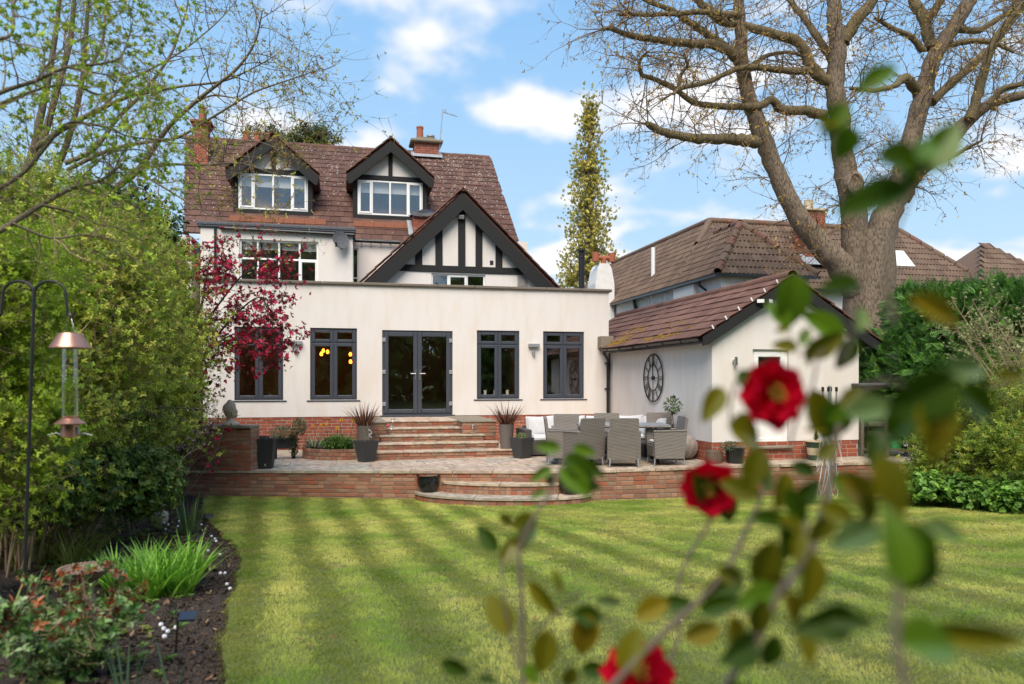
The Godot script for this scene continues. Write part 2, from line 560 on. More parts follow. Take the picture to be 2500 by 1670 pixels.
# lays one face of bricks; returns a list of [transform] to be set with lay()
func face(list: Array, a: Vector2, b: Vector2, y0: float, y1: float, courses: int, rough := 0.0, headers := 0.0, y0b := -99.0, y1b := -99.0, mod := 0.234) -> void:
	var d := (b - a).normalized()
	var len := (b - a).length()
	var out := Vector3(-d.y, 0, d.x)
	var along := Vector3(d.x, 0, d.y)
	if y0b < -90: y0b = y0
	if y1b < -90: y1b = y1
	for k in courses:
		var s := -0.5 * mod if k % 2 else 0.0
		s += rf(-0.03, 0.03) * signf(rough)
		while s < len - 0.02:
			var l := mod
			if headers > 0.0 and rng.randf() < headers: l = mod * 0.5
			var s0 := maxf(s, 0.0)
			var s1 := minf(s + l, len)
			s += l
			if s1 - s0 < 0.04: continue
			var f := (s0 + s1) * 0.5 / len
			var bot := lerpf(y0, y0b, f)
			var ch := (lerpf(y1, y1b, f) - bot) / courses
			var bas := Basis(along * ((s1 - s0 - 0.011) / 0.224), Vector3.UP * ((ch - 0.011) / 0.066), out)
			if rough > 0.0: bas = Basis(out, rf(-1, 1) * 0.012 * rough) * Basis(Vector3.UP, rf(-1, 1) * 0.02 * rough) * bas
			var p := Vector3(a.x, 0, a.y) + along * (s0 + s1) * 0.5 + Vector3(0, bot + (k + 0.5) * ch, 0) + out * (0.006 + rf(-0.004, 0.004) * rough)
			list.append(Transform3D(bas, p))
func lay(owner: Node, list: Array, prefix: String, kinds: int, called := "brick", mesh: Mesh = null, keep := 300) -> void:
	var base: Vector3 = owner.global_position if owner is Node3D and owner.is_inside_tree() else Vector3.ZERO
	var eye := Vector3(-1.86, 2.26, 18.85)
	list.sort_custom(func(a, b): return a.origin.distance_squared_to(eye) < b.origin.distance_squared_to(eye))
	var rest := []
	for i in list.size():
		var xf: Transform3D = list[i]
		xf.origin -= base
		if i < keep:
			put(mesh if mesh else brick_mesh(rng.randi() % 3), M["%s_%d" % [prefix, rng.randi() % kinds]], called, owner, xf)
		else:
			rest.append(xf)
	if rest:
		var s := stuff_mat(prefix, kinds)
		var cols := []
		for i in rest.size(): cols.append(pick(s[1]))
		scatter(mesh if mesh else brick_mesh(1), s[0], rest, cols, called + "_field", owner)

func holes(b: MB, x0: float, x1: float, y0: float, y1: float, z0: float, z1: float, gaps: Array) -> void:
	var xs := [x0, x1]
	var ys := [y0, y1]
	for g in gaps:
		for k in [0, 2]:
			if g[k] > x0 and g[k] < x1 and not xs.has(g[k]): xs.append(g[k])
			if g[k + 1] > y0 and g[k + 1] < y1 and not ys.has(g[k + 1]): ys.append(g[k + 1])
	xs.sort(); ys.sort()
	for i in xs.size() - 1:
		for j in ys.size() - 1:
			var mx: float = (xs[i] + xs[i + 1]) * 0.5
			var my: float = (ys[j] + ys[j + 1]) * 0.5
			var open := false
			for g in gaps:
				if mx > g[0] and mx < g[2] and my > g[1] and my < g[3]: open = true
			if not open: b.bb(Vector3(xs[i], ys[j], z0), Vector3(xs[i + 1], ys[j + 1], z1))

func build_ground() -> void:
	var b := MB.new()
	b.q(Vector3(-420, -0.25, 420), Vector3(420, -0.25, 420), Vector3(420, -0.25, -420), Vector3(-420, -0.25, -420))
	tag(put(b.done(), M.earth, "ground"), "", "", "", "structure")
	# lawn
	b = MB.new()
	var z := 3.2
	while z < 26.0:
		var z1 := z + 0.2
		var xs := 40
		for i in xs:
			var f0 := float(i) / xs
			var f1 := float(i + 1) / xs
			b.q(Vector3(lerpf(lawn_edge(z1), 16, f0), lawn_y(z1), z1), Vector3(lerpf(lawn_edge(z1), 16, f1), lawn_y(z1), z1), Vector3(lerpf(lawn_edge(z), 16, f1), lawn_y(z), z), Vector3(lerpf(lawn_edge(z), 16, f0), lawn_y(z), z))
		b.q(Vector3(lawn_edge(z), lawn_y(z) - 0.15, z), Vector3(lawn_edge(z1), lawn_y(z1) - 0.15, z1), Vector3(lawn_edge(z1), lawn_y(z1), z1), Vector3(lawn_edge(z), lawn_y(z), z))
		z = z1
	tag(put(b.done(), M.turf, "lawn"), "", "", "", "structure")
	# soil of the border
	var f := FastNoiseLite.new()
	f.seed = 5; f.frequency = 3.0; f.fractal_octaves = 5
	b = MB.new()
	var hs := {}
	var nx := 90
	var nz := 190
	for j in nz + 1:
		for i in nx + 1:
			var zz := 3.0 + 15.0 * j / nz
			var e := lawn_edge(zz)
			var t := float(i) / nx
			var x := e - 0.005 - pow(t, 1.6) * 6.0
			var y := lawn_y(zz) - 0.07 + 0.09 * minf((e - x) / 0.45, 1.0) + 0.05 * f.get_noise_2d(x, zz) * minf((e - x) / 0.15, 1.0) + 0.02 * f.get_noise_2d(x * 4, zz * 4)
			hs[Vector2i(i, j)] = Vector3(x, y, zz)
	for j in nz:
		for i in nx:
			b.q(hs[Vector2i(i + 1, j + 1)], hs[Vector2i(i, j + 1)], hs[Vector2i(i, j)], hs[Vector2i(i + 1, j)])
	tag(put(b.done(), M.soil, "soil"), "", "", "", "structure")
	# clods and litter
	b = MB.new()
	for k in 3: b.ball(Vector3(rf(-0.012, 0.012), 0.004, rf(-0.012, 0.012)), Vector3(rf(0.012, 0.022), rf(0.008, 0.016), rf(0.012, 0.022)), 6, 4)
	var xf := []
	for k in 5200:
		var zz := 5.0 + 10.5 * sqrt(rng.randf())
		var e := lawn_edge(zz)
		var x := e - 0.02 - 1.9 * pow(rng.randf(), 1.4)
		xf.append(Transform3D(Basis(rv(), rf(0, TAU)).scaled(Vector3.ONE * rf(0.4, 1.3)), Vector3(x, soil_y(x, zz) + 0.004, zz)))
	tag(scatter(b.done(), M.soil, xf, [], "soil_clods"), "crumbly dark brown soil clods along the border", "soil")
	b = MB.new()
	b.leaf(Vector3.ZERO, Vector3.FORWARD, Vector3.UP, 0.05, 0.026, -0.4, 4)
	xf = []
	var cols := []
	for k in 900:
		var zz := 5.0 + 10.5 * rng.randf()
		var e := lawn_edge(zz)
		var x := e - 2.3 * pow(rng.randf(), 1.2)
		xf.append(Transform3D(Basis(Vector3.UP, rf(0, TAU)) * Basis(Vector3.RIGHT, rf(-0.5, 0.5)).scaled(Vector3.ONE * rf(0.5, 1.2)), Vector3(x, soil_y(x, zz) + 0.02, zz)))
		cols.append(pick([Color(0.28, 0.15, 0.07), Color(0.35, 0.2, 0.1), Color(0.2, 0.11, 0.06), Color(0.42, 0.3, 0.16)]))
	tag(scatter(b.done(), M.leaf, xf, cols, "leaf_litter"), "dry brown leaves littering the border soil", "leaves")
	# fallen leaves on the grass
	xf = []; cols = []
	for k in 420:
		var zz := 5.5 + 8.5 * rng.randf()
		var x := lawn_edge(zz) + 0.1 + rng.randf() * 11.0
		if zz < wall_z(x) + 0.1: continue
		xf.append(Transform3D(Basis(Vector3.UP, rf(0, TAU)) * Basis(Vector3.RIGHT, rf(-0.4, 0.4)).scaled(Vector3.ONE * rf(0.45, 1.0)), Vector3(x, lawn_y(zz) + 0.032, zz)))
		cols.append(pick([Color(0.30, 0.17, 0.07), Color(0.38, 0.24, 0.12), Color(0.24, 0.14, 0.07)]))
	tag(scatter(b.done(), M.leaf, xf, cols, "fallen_leaves"), "small brown leaves scattered over the grass", "leaves")
	b = MB.new()
	for k in 7: b.leaf(Vector3.ZERO, Basis(Vector3.UP, TAU * k / 7) * Vector3(1, 0.15, 0), Vector3.UP, 0.012, 0.007, 0.1, 3)
	xf = []
	for k in 16:
		var zz := 8.5 + 6.0 * rng.randf()
		xf.append(Transform3D(Basis(Vector3.UP, rf(0, TAU)).scaled(Vector3.ONE * rf(0.7, 1.2)), Vector3(rf(-1.5, 4.5), lawn_y(zz) + 0.05, zz)))
	tag(scatter(b.done(), M.petal, xf, [Color(0.85, 0.85, 0.82)], "daisies"), "tiny white daisies open in the lawn", "flowers")
	# grass
	var kinds := []
	for k in 3:
		b = MB.new()
		for i in 120:
			var p := Vector3(rf(-0.085, 0.085), 0, rf(-0.085, 0.085))
			b.blade(p, Vector3(rf(-0.35, 0.35), 1, rf(-0.35, 0.35)).normalized(), rf(0.013, 0.03), rf(0.0022, 0.004), Vector3(rf(-0.5, 0.5), -0.1, rf(-0.5, 0.5)), 2)
		kinds.append(b.done())
	var nf := FastNoiseLite.new()
	nf.seed = 8; nf.frequency = 0.55; nf.fractal_octaves = 4
	var sets := [[], [], []]
	var tint := [[], [], []]
	var root := Node3D.new()
	root.name = "grass"
	add_child(root)
	tag(root, "short mown green grass with yellowed stripes", "grass", "", "stuff")
	z = 3.6
	while z < 17.4:
		var x := lawn_edge(z)
		while x < 11.5:
			var px := x + rf(-0.05, 0.05)
			var pz := z + rf(-0.05, 0.05)
			x += 0.1
			var dx := px + 1.857
			var dz := pz - 18.853
			var dep := dx * 0.2201 - dz * 0.9755
			var lat := dx * 0.9755 + dz * 0.2201
			if dep < 2.2 or absf(lat) > dep * 0.86 + 0.6: continue
			if pz < wall_z(px) + 0.05 and px < 8.4: continue
			if px < lawn_edge(pz) + 0.1: px = lawn_edge(pz) + rf(0.03, 0.1)
			var dl := px + 2.55 - 0.09 * (pz - 14.0)
			var dw := (pz - 6.4) * 1.15 + maxf(0.0, 2.6 - px) * 1.6
			var h := clampf(0.5 + 0.5 * (dw - dl) / 0.7, 0, 1)
			var ph := lerpf(dw, dl, h) - 0.7 * h * (1 - h)
			var st := (0.45 + 0.55 * h) * cos((ph - 0.72) * TAU / lerpf(1.0, 0.62, h) + 1.2 * nf.get_noise_2d(px * 0.4, pz * 0.4))
			var yl := clampf(0.46 + 0.75 * nf.get_noise_2d(px, pz) + 0.4 * nf.get_noise_2d(px * 3.0 + 9.0, pz * 3.0), 0.0, 1.0)
			var c := Color(0.17, 0.30, 0.012).lerp(Color(0.60, 0.56, 0.13), yl)
			c = c.lerp(Color(0.36, 0.29, 0.11), 0.6 * smoothstep(0.28, 0.5, nf.get_noise_2d(px * 3.0 + 40, pz * 3.0)))
			var v := rf(0.92, 1.08)
			c = Color(c.r * v, c.g * v, c.b * v)
			var lean := Vector3(0.55 * signf(st) * (1 - h) + 0.1, 0, 0.55 * signf(st) * h) * 2.3 * minf(absf(st) * 2.0, 1.0)
			var bas := Basis(Vector3.UP, rf(0, TAU)).scaled(Vector3(1, rf(0.75, 1.2), 1))
			bas = Basis(Vector3.RIGHT, Vector3.UP + lean * 0.6, Vector3.BACK) * bas
			var k := rng.randi() % 3
			sets[k].append(Transform3D(bas, Vector3(px, lawn_y(pz) - 0.004, pz)))
			tint[k].append(c)
		z += 0.1
	for k in 3: scatter(kinds[k], M.grass, sets[k], tint[k], "blades", root)

func soil_y(x: float, z: float) -> float:
	return lawn_y(z) - 0.07 + 0.09 * clampf((lawn_edge(z) - x) / 0.45, 0.0, 1.0)

func slab_piece(b: MB, poly: PackedVector2Array, y0: Callable, th: float, inset := 0.006) -> bool:
	var s := Geometry2D.offset_polygon(poly, -inset)
	if s.is_empty() or s[0].size() < 3: return false
	var p: PackedVector2Array = s[0]
	if Geometry2D.is_polygon_clockwise(p): p.reverse()
	var t := Geometry2D.offset_polygon(p, -0.005)
	var idx := Geometry2D.triangulate_polygon(p)
	for i in range(0, idx.size(), 3):
		var w := []
		for j in 3:
			var a := p[idx[i + j]]
			w.append(Vector3(a.x, y0.call(a.x) , a.y))
		if (w[1] - w[0]).cross(w[2] - w[0]).y > 0: b.tri(w[0], w[1], w[2])
		else: b.tri(w[0], w[2], w[1])
	for i in p.size():
		var a := p[i]
		var e := p[(i + 1) % p.size()]
		b.qo(Vector3(a.x, y0.call(a.x), a.y), Vector3(e.x, y0.call(e.x), e.y), Vector3(e.x, y0.call(e.x) - th, e.y), Vector3(a.x, y0.call(a.x) - th, a.y), Vector3(e.y - a.y, 0, -(e.x - a.x)))
	return true

func build_patio() -> void:
	rng.seed = 77
	var paving := Node3D.new()
	paving.name = "patio_paving"
	add_child(paving)
	tag(paving, "", "", "", "structure")
	var front := PackedVector2Array()
	for p in WALL: front.append(Vector2(p[0], p[1] - 0.24))
	var region := PackedVector2Array(front)
	region.append(Vector2(9.6, 6.4)); region.append(Vector2(9.6, -0.05)); region.append(Vector2(-5.9, -0.05))
	# bed under the slabs
	var b := MB.new()
	var idx := Geometry2D.triangulate_polygon(region)
	for i in range(0, idx.size(), 3):
		var w := []
		for j in 3: w.append(Vector3(region[idx[i + j]].x, patio_y(region[idx[i + j]].x) - 0.014, region[idx[i + j]].y))
		if (w[1] - w[0]).cross(w[2] - w[0]).y > 0: b.tri(w[0], w[1], w[2])
		else: b.tri(w[0], w[2], w[1])
	put(b.done(), M.slab_joint, "joint_sand", paving)
	var z := 0.0
	var row := 0
	while z < 6.6:
		var d: float = [0.42, 0.6, 0.3, 0.6, 0.45][row % 5]
		var x := -5.9 - rf(0, 0.5)
		while x < 9.6:
			var w: float = pick([0.45, 0.6, 0.75, 0.9])
			var cell := PackedVector2Array([Vector2(x, z), Vector2(x + w, z), Vector2(x + w, z + d), Vector2(x, z + d)])
			x += w
			for piece in Geometry2D.intersect_polygons(cell, region):
				b = MB.new()
				var lift := rf(-0.002, 0.003)
				if slab_piece(b, piece, func(q): return patio_y(q) + lift, 0.03): put(b.done(), M["slab_%d" % (rng.randi() % 6)], "slab", paving)
		z += d; row += 1
	# retaining wall
	var wall := thing("retaining_wall", "long low weathered brick retaining wall holding up the stone patio", "wall")
	b = MB.new()
	for i in WALL.size() - 1:
		var a := Vector2(WALL[i][0], WALL[i][1])
		var e := Vector2(WALL[i + 1][0], WALL[i + 1][1])
		var dd := (e - a).normalized()
		var nn := Vector2(-dd.y, dd.x)
		var tp := [a, e, e - nn * 0.22 , a - nn * 0.22]
		var lo := []
		var hi := []
		for p in tp:
			lo.append(Vector3(p.x, -0.1, p.y)); hi.append(Vector3(p.x, patio_y(p.x) - 0.047, p.y))
		b.qo(lo[0], lo[1], hi[1], hi[0], Vector3(nn.x, 0, nn.y))
		b.qo(lo[2], lo[3], hi[3], hi[2], -Vector3(nn.x, 0, nn.y))
		b.qo(hi[0], hi[1], hi[2], hi[3], Vector3.UP)
		b.qo(lo[1], lo[2], hi[2], hi[1], Vector3(dd.x, 0, dd.y))
		b.qo(lo[0], lo[3], hi[3], hi[0], -Vector3(dd.x, 0, dd.y))
	put(b.done(), M.old_mortar, "mortar", wall)
	var list := []
	for i in WALL.size() - 1:
		var a := Vector2(WALL[i][0], WALL[i][1])
		var e := Vector2(WALL[i + 1][0], WALL[i + 1][1])
		face(list, a, e, 0.10, patio_y(a.x) - 0.05, 7, 1.0, 0.25, 0.10, patio_y(e.x) - 0.05)
	lay(wall, list, "old_brick", 6)
	for i in WALL.size() - 1:
		var a := Vector2(WALL[i][0], WALL[i][1])
		var e := Vector2(WALL[i + 1][0], WALL[i + 1][1])
		var dd := (e - a).normalized()
		var nn := Vector2(-dd.y, dd.x)
		var s := 0.0
		var len := (e - a).length()
		while s < len - 0.01:
			var l := minf(rf(0.55, 0.95), len - s)
			if len - s - l < 0.3: l = len - s
			var j := rf(-0.012, 0.014)
			var poly := PackedVector2Array([a + dd * s - nn * 0.236, a + dd * s + nn * (0.03 + j), a + dd * (s + l * 0.5) + nn * (0.035 + rf(-0.01, 0.01)), a + dd * (s + l) + nn * (0.03 + j + rf(-0.008, 0.008)), a + dd * (s + l) - nn * 0.236])
			b = MB.new()
			if slab_piece(b, poly, func(q): return patio_y(q) + 0.002, 0.045): put(b.done(), M["slab_%d" % (rng.randi() % 6)], "edging_slab", wall)
			s += l
	# higher wall at the left end
	var pier := thing("garden_wall", "tall pinkish brick end wall with a stone cap beside the border shrubs", "wall")
	var pa := Vector2(-5.6, 3.50)
	var pb := Vector2(-3.47, 4.22)
	var pd := (pb - pa).normalized()
	var pn := Vector2(-pd.y, pd.x)
	b = MB.new()
	var yaw := Basis(Vector3(pd.x, 0, pd.y), Vector3.UP, Vector3(pn.x, 0, pn.y))
	var mid := (pa + pb) * 0.5 - pn * 0.17
	b.box(Vector3(mid.x, 1.0, mid.y), Vector3((pb - pa).length(), 0.80, 0.34), yaw)
	put(b.done(), M.old_mortar, "mortar", pier)
	list = []
	face(list, pa, pb, 0.62, 1.395, 10, 1.0, 0.25)
	face(list, pb, pb - pn * 0.34, 0.62, 1.395, 10, 1.0, 0.4)
	lay(pier, list, "old_brick", 6)
	for k in 3:
		b = MB.new()
		var c := pa.lerp(pb, (k + 0.5) / 3.0) - pn * 0.16
		b.box(Vector3(c.x, 1.425, c.y), Vector3((pb - pa).length() / 3.0 - 0.008, 0.05, 0.42), yaw, 0.008)
		put(b.done(), M.weathered_stone, "cap_stone", pier)
	# steps up to the doors
	var st := thing("garden_steps", "broad brick steps with pale stone treads climbing to the double doors", "steps")
	var zs := [3.2, 2.85, 2.5, 2.15, 1.8]
	var xl := [-1.22, -1.14, -1.03, -0.92, -0.9]
	var xr := [1.74, 1.46, 1.2, 0.98, 0.76]
	b = MB.new()
	for k in 5: b.bb(Vector3(xl[k] + 0.01, 0.5, zs[k] - (0.6 if k < 4 else 1.79)), Vector3(xr[k] - 0.01, 0.79 + 0.14 * k, zs[k] - 0.03))
	b.bb(Vector3(0.74, 0.5, 0.01), Vector3(1.5, 1.36, 2.36))
	b.bb(Vector3(-1.2, 0.5, 0.01), Vector3(-0.9, 1.36, 2.36))
	put(b.done(), M.old_mortar, "mortar", st)
	list = []
	for k in 5:
		face(list, Vector2(xl[k], zs[k] - 0.025), Vector2(xr[k], zs[k] - 0.025), 0.64 + 0.14 * k + (0.0 if k == 0 else 0.02), 0.79 + 0.14 * k, 2, 1.0, 0.3 if k < 2 else 0.75)
		face(list, Vector2(xr[k], zs[k] - 0.03), Vector2(xr[k], zs[k] - 0.6), 0.64 + 0.14 * k, 0.79 + 0.14 * k, 2, 1.0, 0.5)
	face(list, Vector2(0.74, 2.365), Vector2(1.5, 2.365), 0.66, 1.36, 9, 1.0, 0.4)
	face(list, Vector2(0.735, 0.02), Vector2(0.735, 2.36), 1.2, 1.36, 2, 1.0, 0.4)
	face(list, Vector2(-1.2, 2.365), Vector2(-0.9, 2.365), 0.66, 1.36, 9, 1.0, 0.4)
	face(list, Vector2(-1.205, 0.02), Vector2(-1.205, 2.36), 0.66, 1.36, 9, 1.0, 0.4)
	lay(st, list, "old_brick", 6)
	for k in 5:
		var x: float = xl[k] - 0.025
		while x < xr[k] - 0.01:
			var w := minf(rf(0.5, 0.85), xr[k] + 0.025 - x)
			if xr[k] + 0.025 - x - w < 0.25: w = xr[k] + 0.025 - x
			b = MB.new()
			var dep := 0.37 if k < 4 else 1.8
			b.box(Vector3(x + w * 0.5, 0.79 + 0.14 * k + 0.0205, zs[k] - dep * 0.5 + rf(-0.004, 0.004)), Vector3(w - 0.006, 0.038, dep), Basis(Vector3.RIGHT, rf(-0.004, 0.004)), 0.008)
			put(b.done(), M["slab_%d" % (rng.randi() % 6)], "tread", st)
			x += w
	for s in [[0.71, 1.53], [-1.23, -0.91]]:
		b = MB.new()
		b.bb(Vector3(s[0], 1.362, 1.84), Vector3(s[1], 1.40, 2.39), 0.008)
		put(b.done(), M.weathered_stone, "cap_stone", st)
		b = MB.new()
		b.bb(Vector3(s[0], 1.362, 0.02), Vector3(s[1], 1.401, 1.835), 0.008)
		put(b.done(), M.weathered_stone, "cap_stone", st)
	# curved steps down to the lawn
	var cs := thing("curved_steps", "two curved brick steps with stone treads leading down onto the lawn", "steps")
	var o := Vector2(0.93, 5.69)
	var ux := Vector2(0.947, 0.321)
	var uz := Vector2(-0.321, 0.947)
	for lev in 2:
		var a: float = [1.56, 1.08][lev]
		var p: float = [0.74, 0.36][lev]
		var ytop: float = [0.255, 0.445][lev]
		var ybot: float = [0.05, 0.285][lev]
		list = []
		b = MB.new()
		var n := 34
		for i in n:
			var t0 := PI * i / n
			var t1 := PI * (i + 1) / n
			var q0 := o + ux * (-cos(t0) * a) + uz * (sin(t0) * p - 0.05)
			var q1 := o + ux * (-cos(t1) * a) + uz * (sin(t1) * p - 0.05)
			b.q(Vector3(q0.x, ybot, q0.y), Vector3(q1.x, ybot, q1.y), Vector3(q1.x, ytop, q1.y), Vector3(q0.x, ytop, q0.y))
			var dir := (q1 - q0).normalized()
			var m2 := (q0 + q1) * 0.5
			for kk in 2:
				var hh := (ytop - ybot) / 2
				list.append(Transform3D(Basis(Vector3(dir.x, 0, dir.y) * (((q1 - q0).length() - 0.01) / 0.224), Vector3.UP * ((hh - 0.01) / 0.066), Vector3(-dir.y, 0, dir.x)), Vector3(m2.x, ybot + hh * (kk + 0.5), m2.y) + Vector3(-dir.y, 0, dir.x) * rf(0.003, 0.009)))
		put(b.done(), M.old_mortar, "mortar", cs)
		lay(cs, list, "old_brick", 6)
		var cuts := [0.0, 0.42, 0.72, 1.0] if lev == 0 else [0.0, 0.5, 1.0]
		for c in cuts.size() - 1:
			var poly := PackedVector2Array()
			for i in 13:
				var t: float = PI * lerpf(cuts[c], cuts[c + 1], i / 12.0)
				poly.append(o + ux * (-cos(t) * (a + 0.03)) + uz * (sin(t) * (p + 0.035) - 0.05 + rf(-0.004, 0.004)))
			poly.append(o + ux * (-cos(PI * cuts[c + 1]) * (a + 0.03)) - uz * 0.05)
			poly.append(o + ux * (-cos(PI * cuts[c]) * (a + 0.03)) - uz * 0.05)
			var cl := Geometry2D.offset_polygon(poly, 0.0005)
			b = MB.new()
			var yy := ytop + 0.04
			if slab_piece(b, cl[0] if cl else poly, func(_q): return yy, 0.038): put(b.done(), M["slab_%d" % (rng.randi() % 6)], "tread", cs)
	# round raised bed by the house
	var rb := thing("raised_bed", "rounded raised brick bed of daffodils against the red plinth", "flower bed")
	list = []
	b = MB.new()
	var rc := Vector2(-1.78, 1.98)
	for i in 22:
		var t0 := PI * 1.06 - PI * 1.0 * i / 22
		var t1 := PI * 1.06 - PI * 1.0 * (i + 1) / 22
		var q0 := rc + Vector2(cos(t0), sin(t0)) * 0.88
		var q1 := rc + Vector2(cos(t1), sin(t1)) * 0.88
		b.q(Vector3(q0.x, 0.6, q0.y), Vector3(q1.x, 0.6, q1.y), Vector3(q1.x, 0.865, q1.y), Vector3(q0.x, 0.865, q0.y))
		for kk in 3:
			var sh := 0.5 if kk % 2 else 0.0
			var ta := t0 + (t1 - t0) * (0.5 + sh)
			var m2 := rc + Vector2(cos(ta), sin(ta)) * 0.88
			var dr := Vector2(-sin(ta), cos(ta)) * -1.0
			list.append(Transform3D(Basis(Vector3(dr.x, 0, dr.y) * ((0.1257 - 0.01) / 0.224 ), Vector3.UP, Vector3(cos(ta), 0, sin(ta))), Vector3(m2.x, 0.675 + 0.077 * kk, m2.y) + Vector3(cos(ta), 0, sin(ta)) * rf(0.004, 0.01)))
	put(b.done(), M.old_mortar, "mortar", rb)
	lay(rb, list, "old_brick", 6)
	b = MB.new()
	for i in 24:
		var t0 := PI * 1.06 - PI * 1.0 * i / 24
		var t1 := PI * 1.06 - PI * 1.0 * (i + 1) / 24
		b.tri(Vector3(rc.x, 0.85, rc.y), Vector3(rc.x + cos(t0) * 0.88, 0.83, rc.y + sin(t0) * 0.88), Vector3(rc.x + cos(t1) * 0.88, 0.83, rc.y + sin(t1) * 0.88))
	b.q(Vector3(-2.65, 0.84, 0.02), Vector3(-2.65, 0.84, 1.98), Vector3(-0.92, 0.84, 1.98), Vector3(-0.92, 0.84, 0.02))
	put(b.done(), M.soil, "earth", rb)

func pane_mesh(w: float, h: float) -> Mesh:
	var key := "pane%.3f_%.3f" % [w, h]
	if not meshes.has(key):
		var b := MB.new()
		for z in [0.02, -0.0, -0.02]:
			b.q(Vector3(-w / 2, -h / 2, z), Vector3(w / 2, -h / 2, z), Vector3(w / 2, h / 2, z), Vector3(-w / 2, h / 2, z))
			b.q(Vector3(w / 2, -h / 2, z - 0.004), Vector3(-w / 2, -h / 2, z - 0.004), Vector3(-w / 2, h / 2, z - 0.004), Vector3(w / 2, h / 2, z - 0.004))
		meshes[key] = b.done()
	return meshes[key]
func ring(b: MB, x0: float, y0: float, x1: float, y1: float, t: float, z0: float, z1: float, ch := 0.006) -> void:
	b.bb(Vector3(x0, y0, z0), Vector3(x0 + t, y1, z1), ch)
	b.bb(Vector3(x1 - t, y0, z0), Vector3(x1, y1, z1), ch)
	b.bb(Vector3(x0 + t * 0.98, y0 + 0.0006, z0 + 0.0006), Vector3(x1 - t * 0.98, y0 + t, z1 - 0.0006), ch)
	b.bb(Vector3(x0 + t * 0.98, y1 - t, z0 + 0.0006), Vector3(x1 - t * 0.98, y1 - 0.0006, z1 - 0.0006), ch)
# a window in its own axes: x right, y up, z out of the wall; o is the lower left corner of the opening at the frame's face
func glazing(parent: Node, called: String, o: Vector3, w: float, h: float, lights: Array, m: Material, t := 0.05, sash_t := 0.055, sill := 0.0, turn := 0.0) -> Node3D:
	var win := part(called, parent, o)
	win.rotation.y = turn
	var b := MB.new()
	ring(b, 0, 0, w, h, t, -0.07, 0.0)
	var done := {}
	for l in lights:
		if l[2] < w - 0.01 and not done.has("x%.2f_%.2f" % [l[2], l[1]]):
			b.bb(Vector3(l[2] - t * 0.5, maxf(l[1], t * 0.97), -0.0695), Vector3(l[2] + t * 0.5, minf(l[3], h - t * 0.97), -0.001), 0.004)
			done["x%.2f_%.2f" % [l[2], l[1]]] = true
	var ys := {}
	for l in lights:
		if l[3] < h - 0.01: ys["%.3f" % l[3]] = l[3]
	for k in ys: b.bb(Vector3(t * 0.97, ys[k] - t * 0.5, -0.069), Vector3(w - t * 0.97, ys[k] + t * 0.5, -0.0015), 0.004)
	put(b.done(), m, "frame", win)
	for l in lights:
		var x0: float = l[0] + (t if l[0] < 0.01 else t * 0.5)
		var x1: float = l[2] - (t if l[2] > w - 0.01 else t * 0.5)
		var y0: float = l[1] + (t if l[1] < 0.01 else t * 0.5)
		var y1: float = l[3] - (t if l[3] > h - 0.01 else t * 0.5)
		if l[4]:
			b = MB.new()
			ring(b, x0 - 0.012, y0 - 0.012, x1 + 0.012, y1 + 0.012, sash_t, -0.05, 0.018, 0.012)
			put(b.done(), m, "sash", win)
			x0 += sash_t - 0.02; x1 -= sash_t - 0.02; y0 += sash_t - 0.02; y1 -= sash_t - 0.02
		put(pane_mesh(snappedf(x1 - x0, 0.001), snappedf(y1 - y0, 0.001)), M.glass, "pane", win, Transform3D(Basis(), Vector3((x0 + x1) / 2, (y0 + y1) / 2, -0.03)))
	if sill > 0.0:
		b = MB.new()
		b.box(Vector3(w / 2, -0.018, sill * 0.5 - 0.04), Vector3(w + 0.16, 0.03, sill + 0.08), Basis(Vector3.RIGHT, 0.06), 0.006)
		put(b.done(), m, "sill", win)
	return win

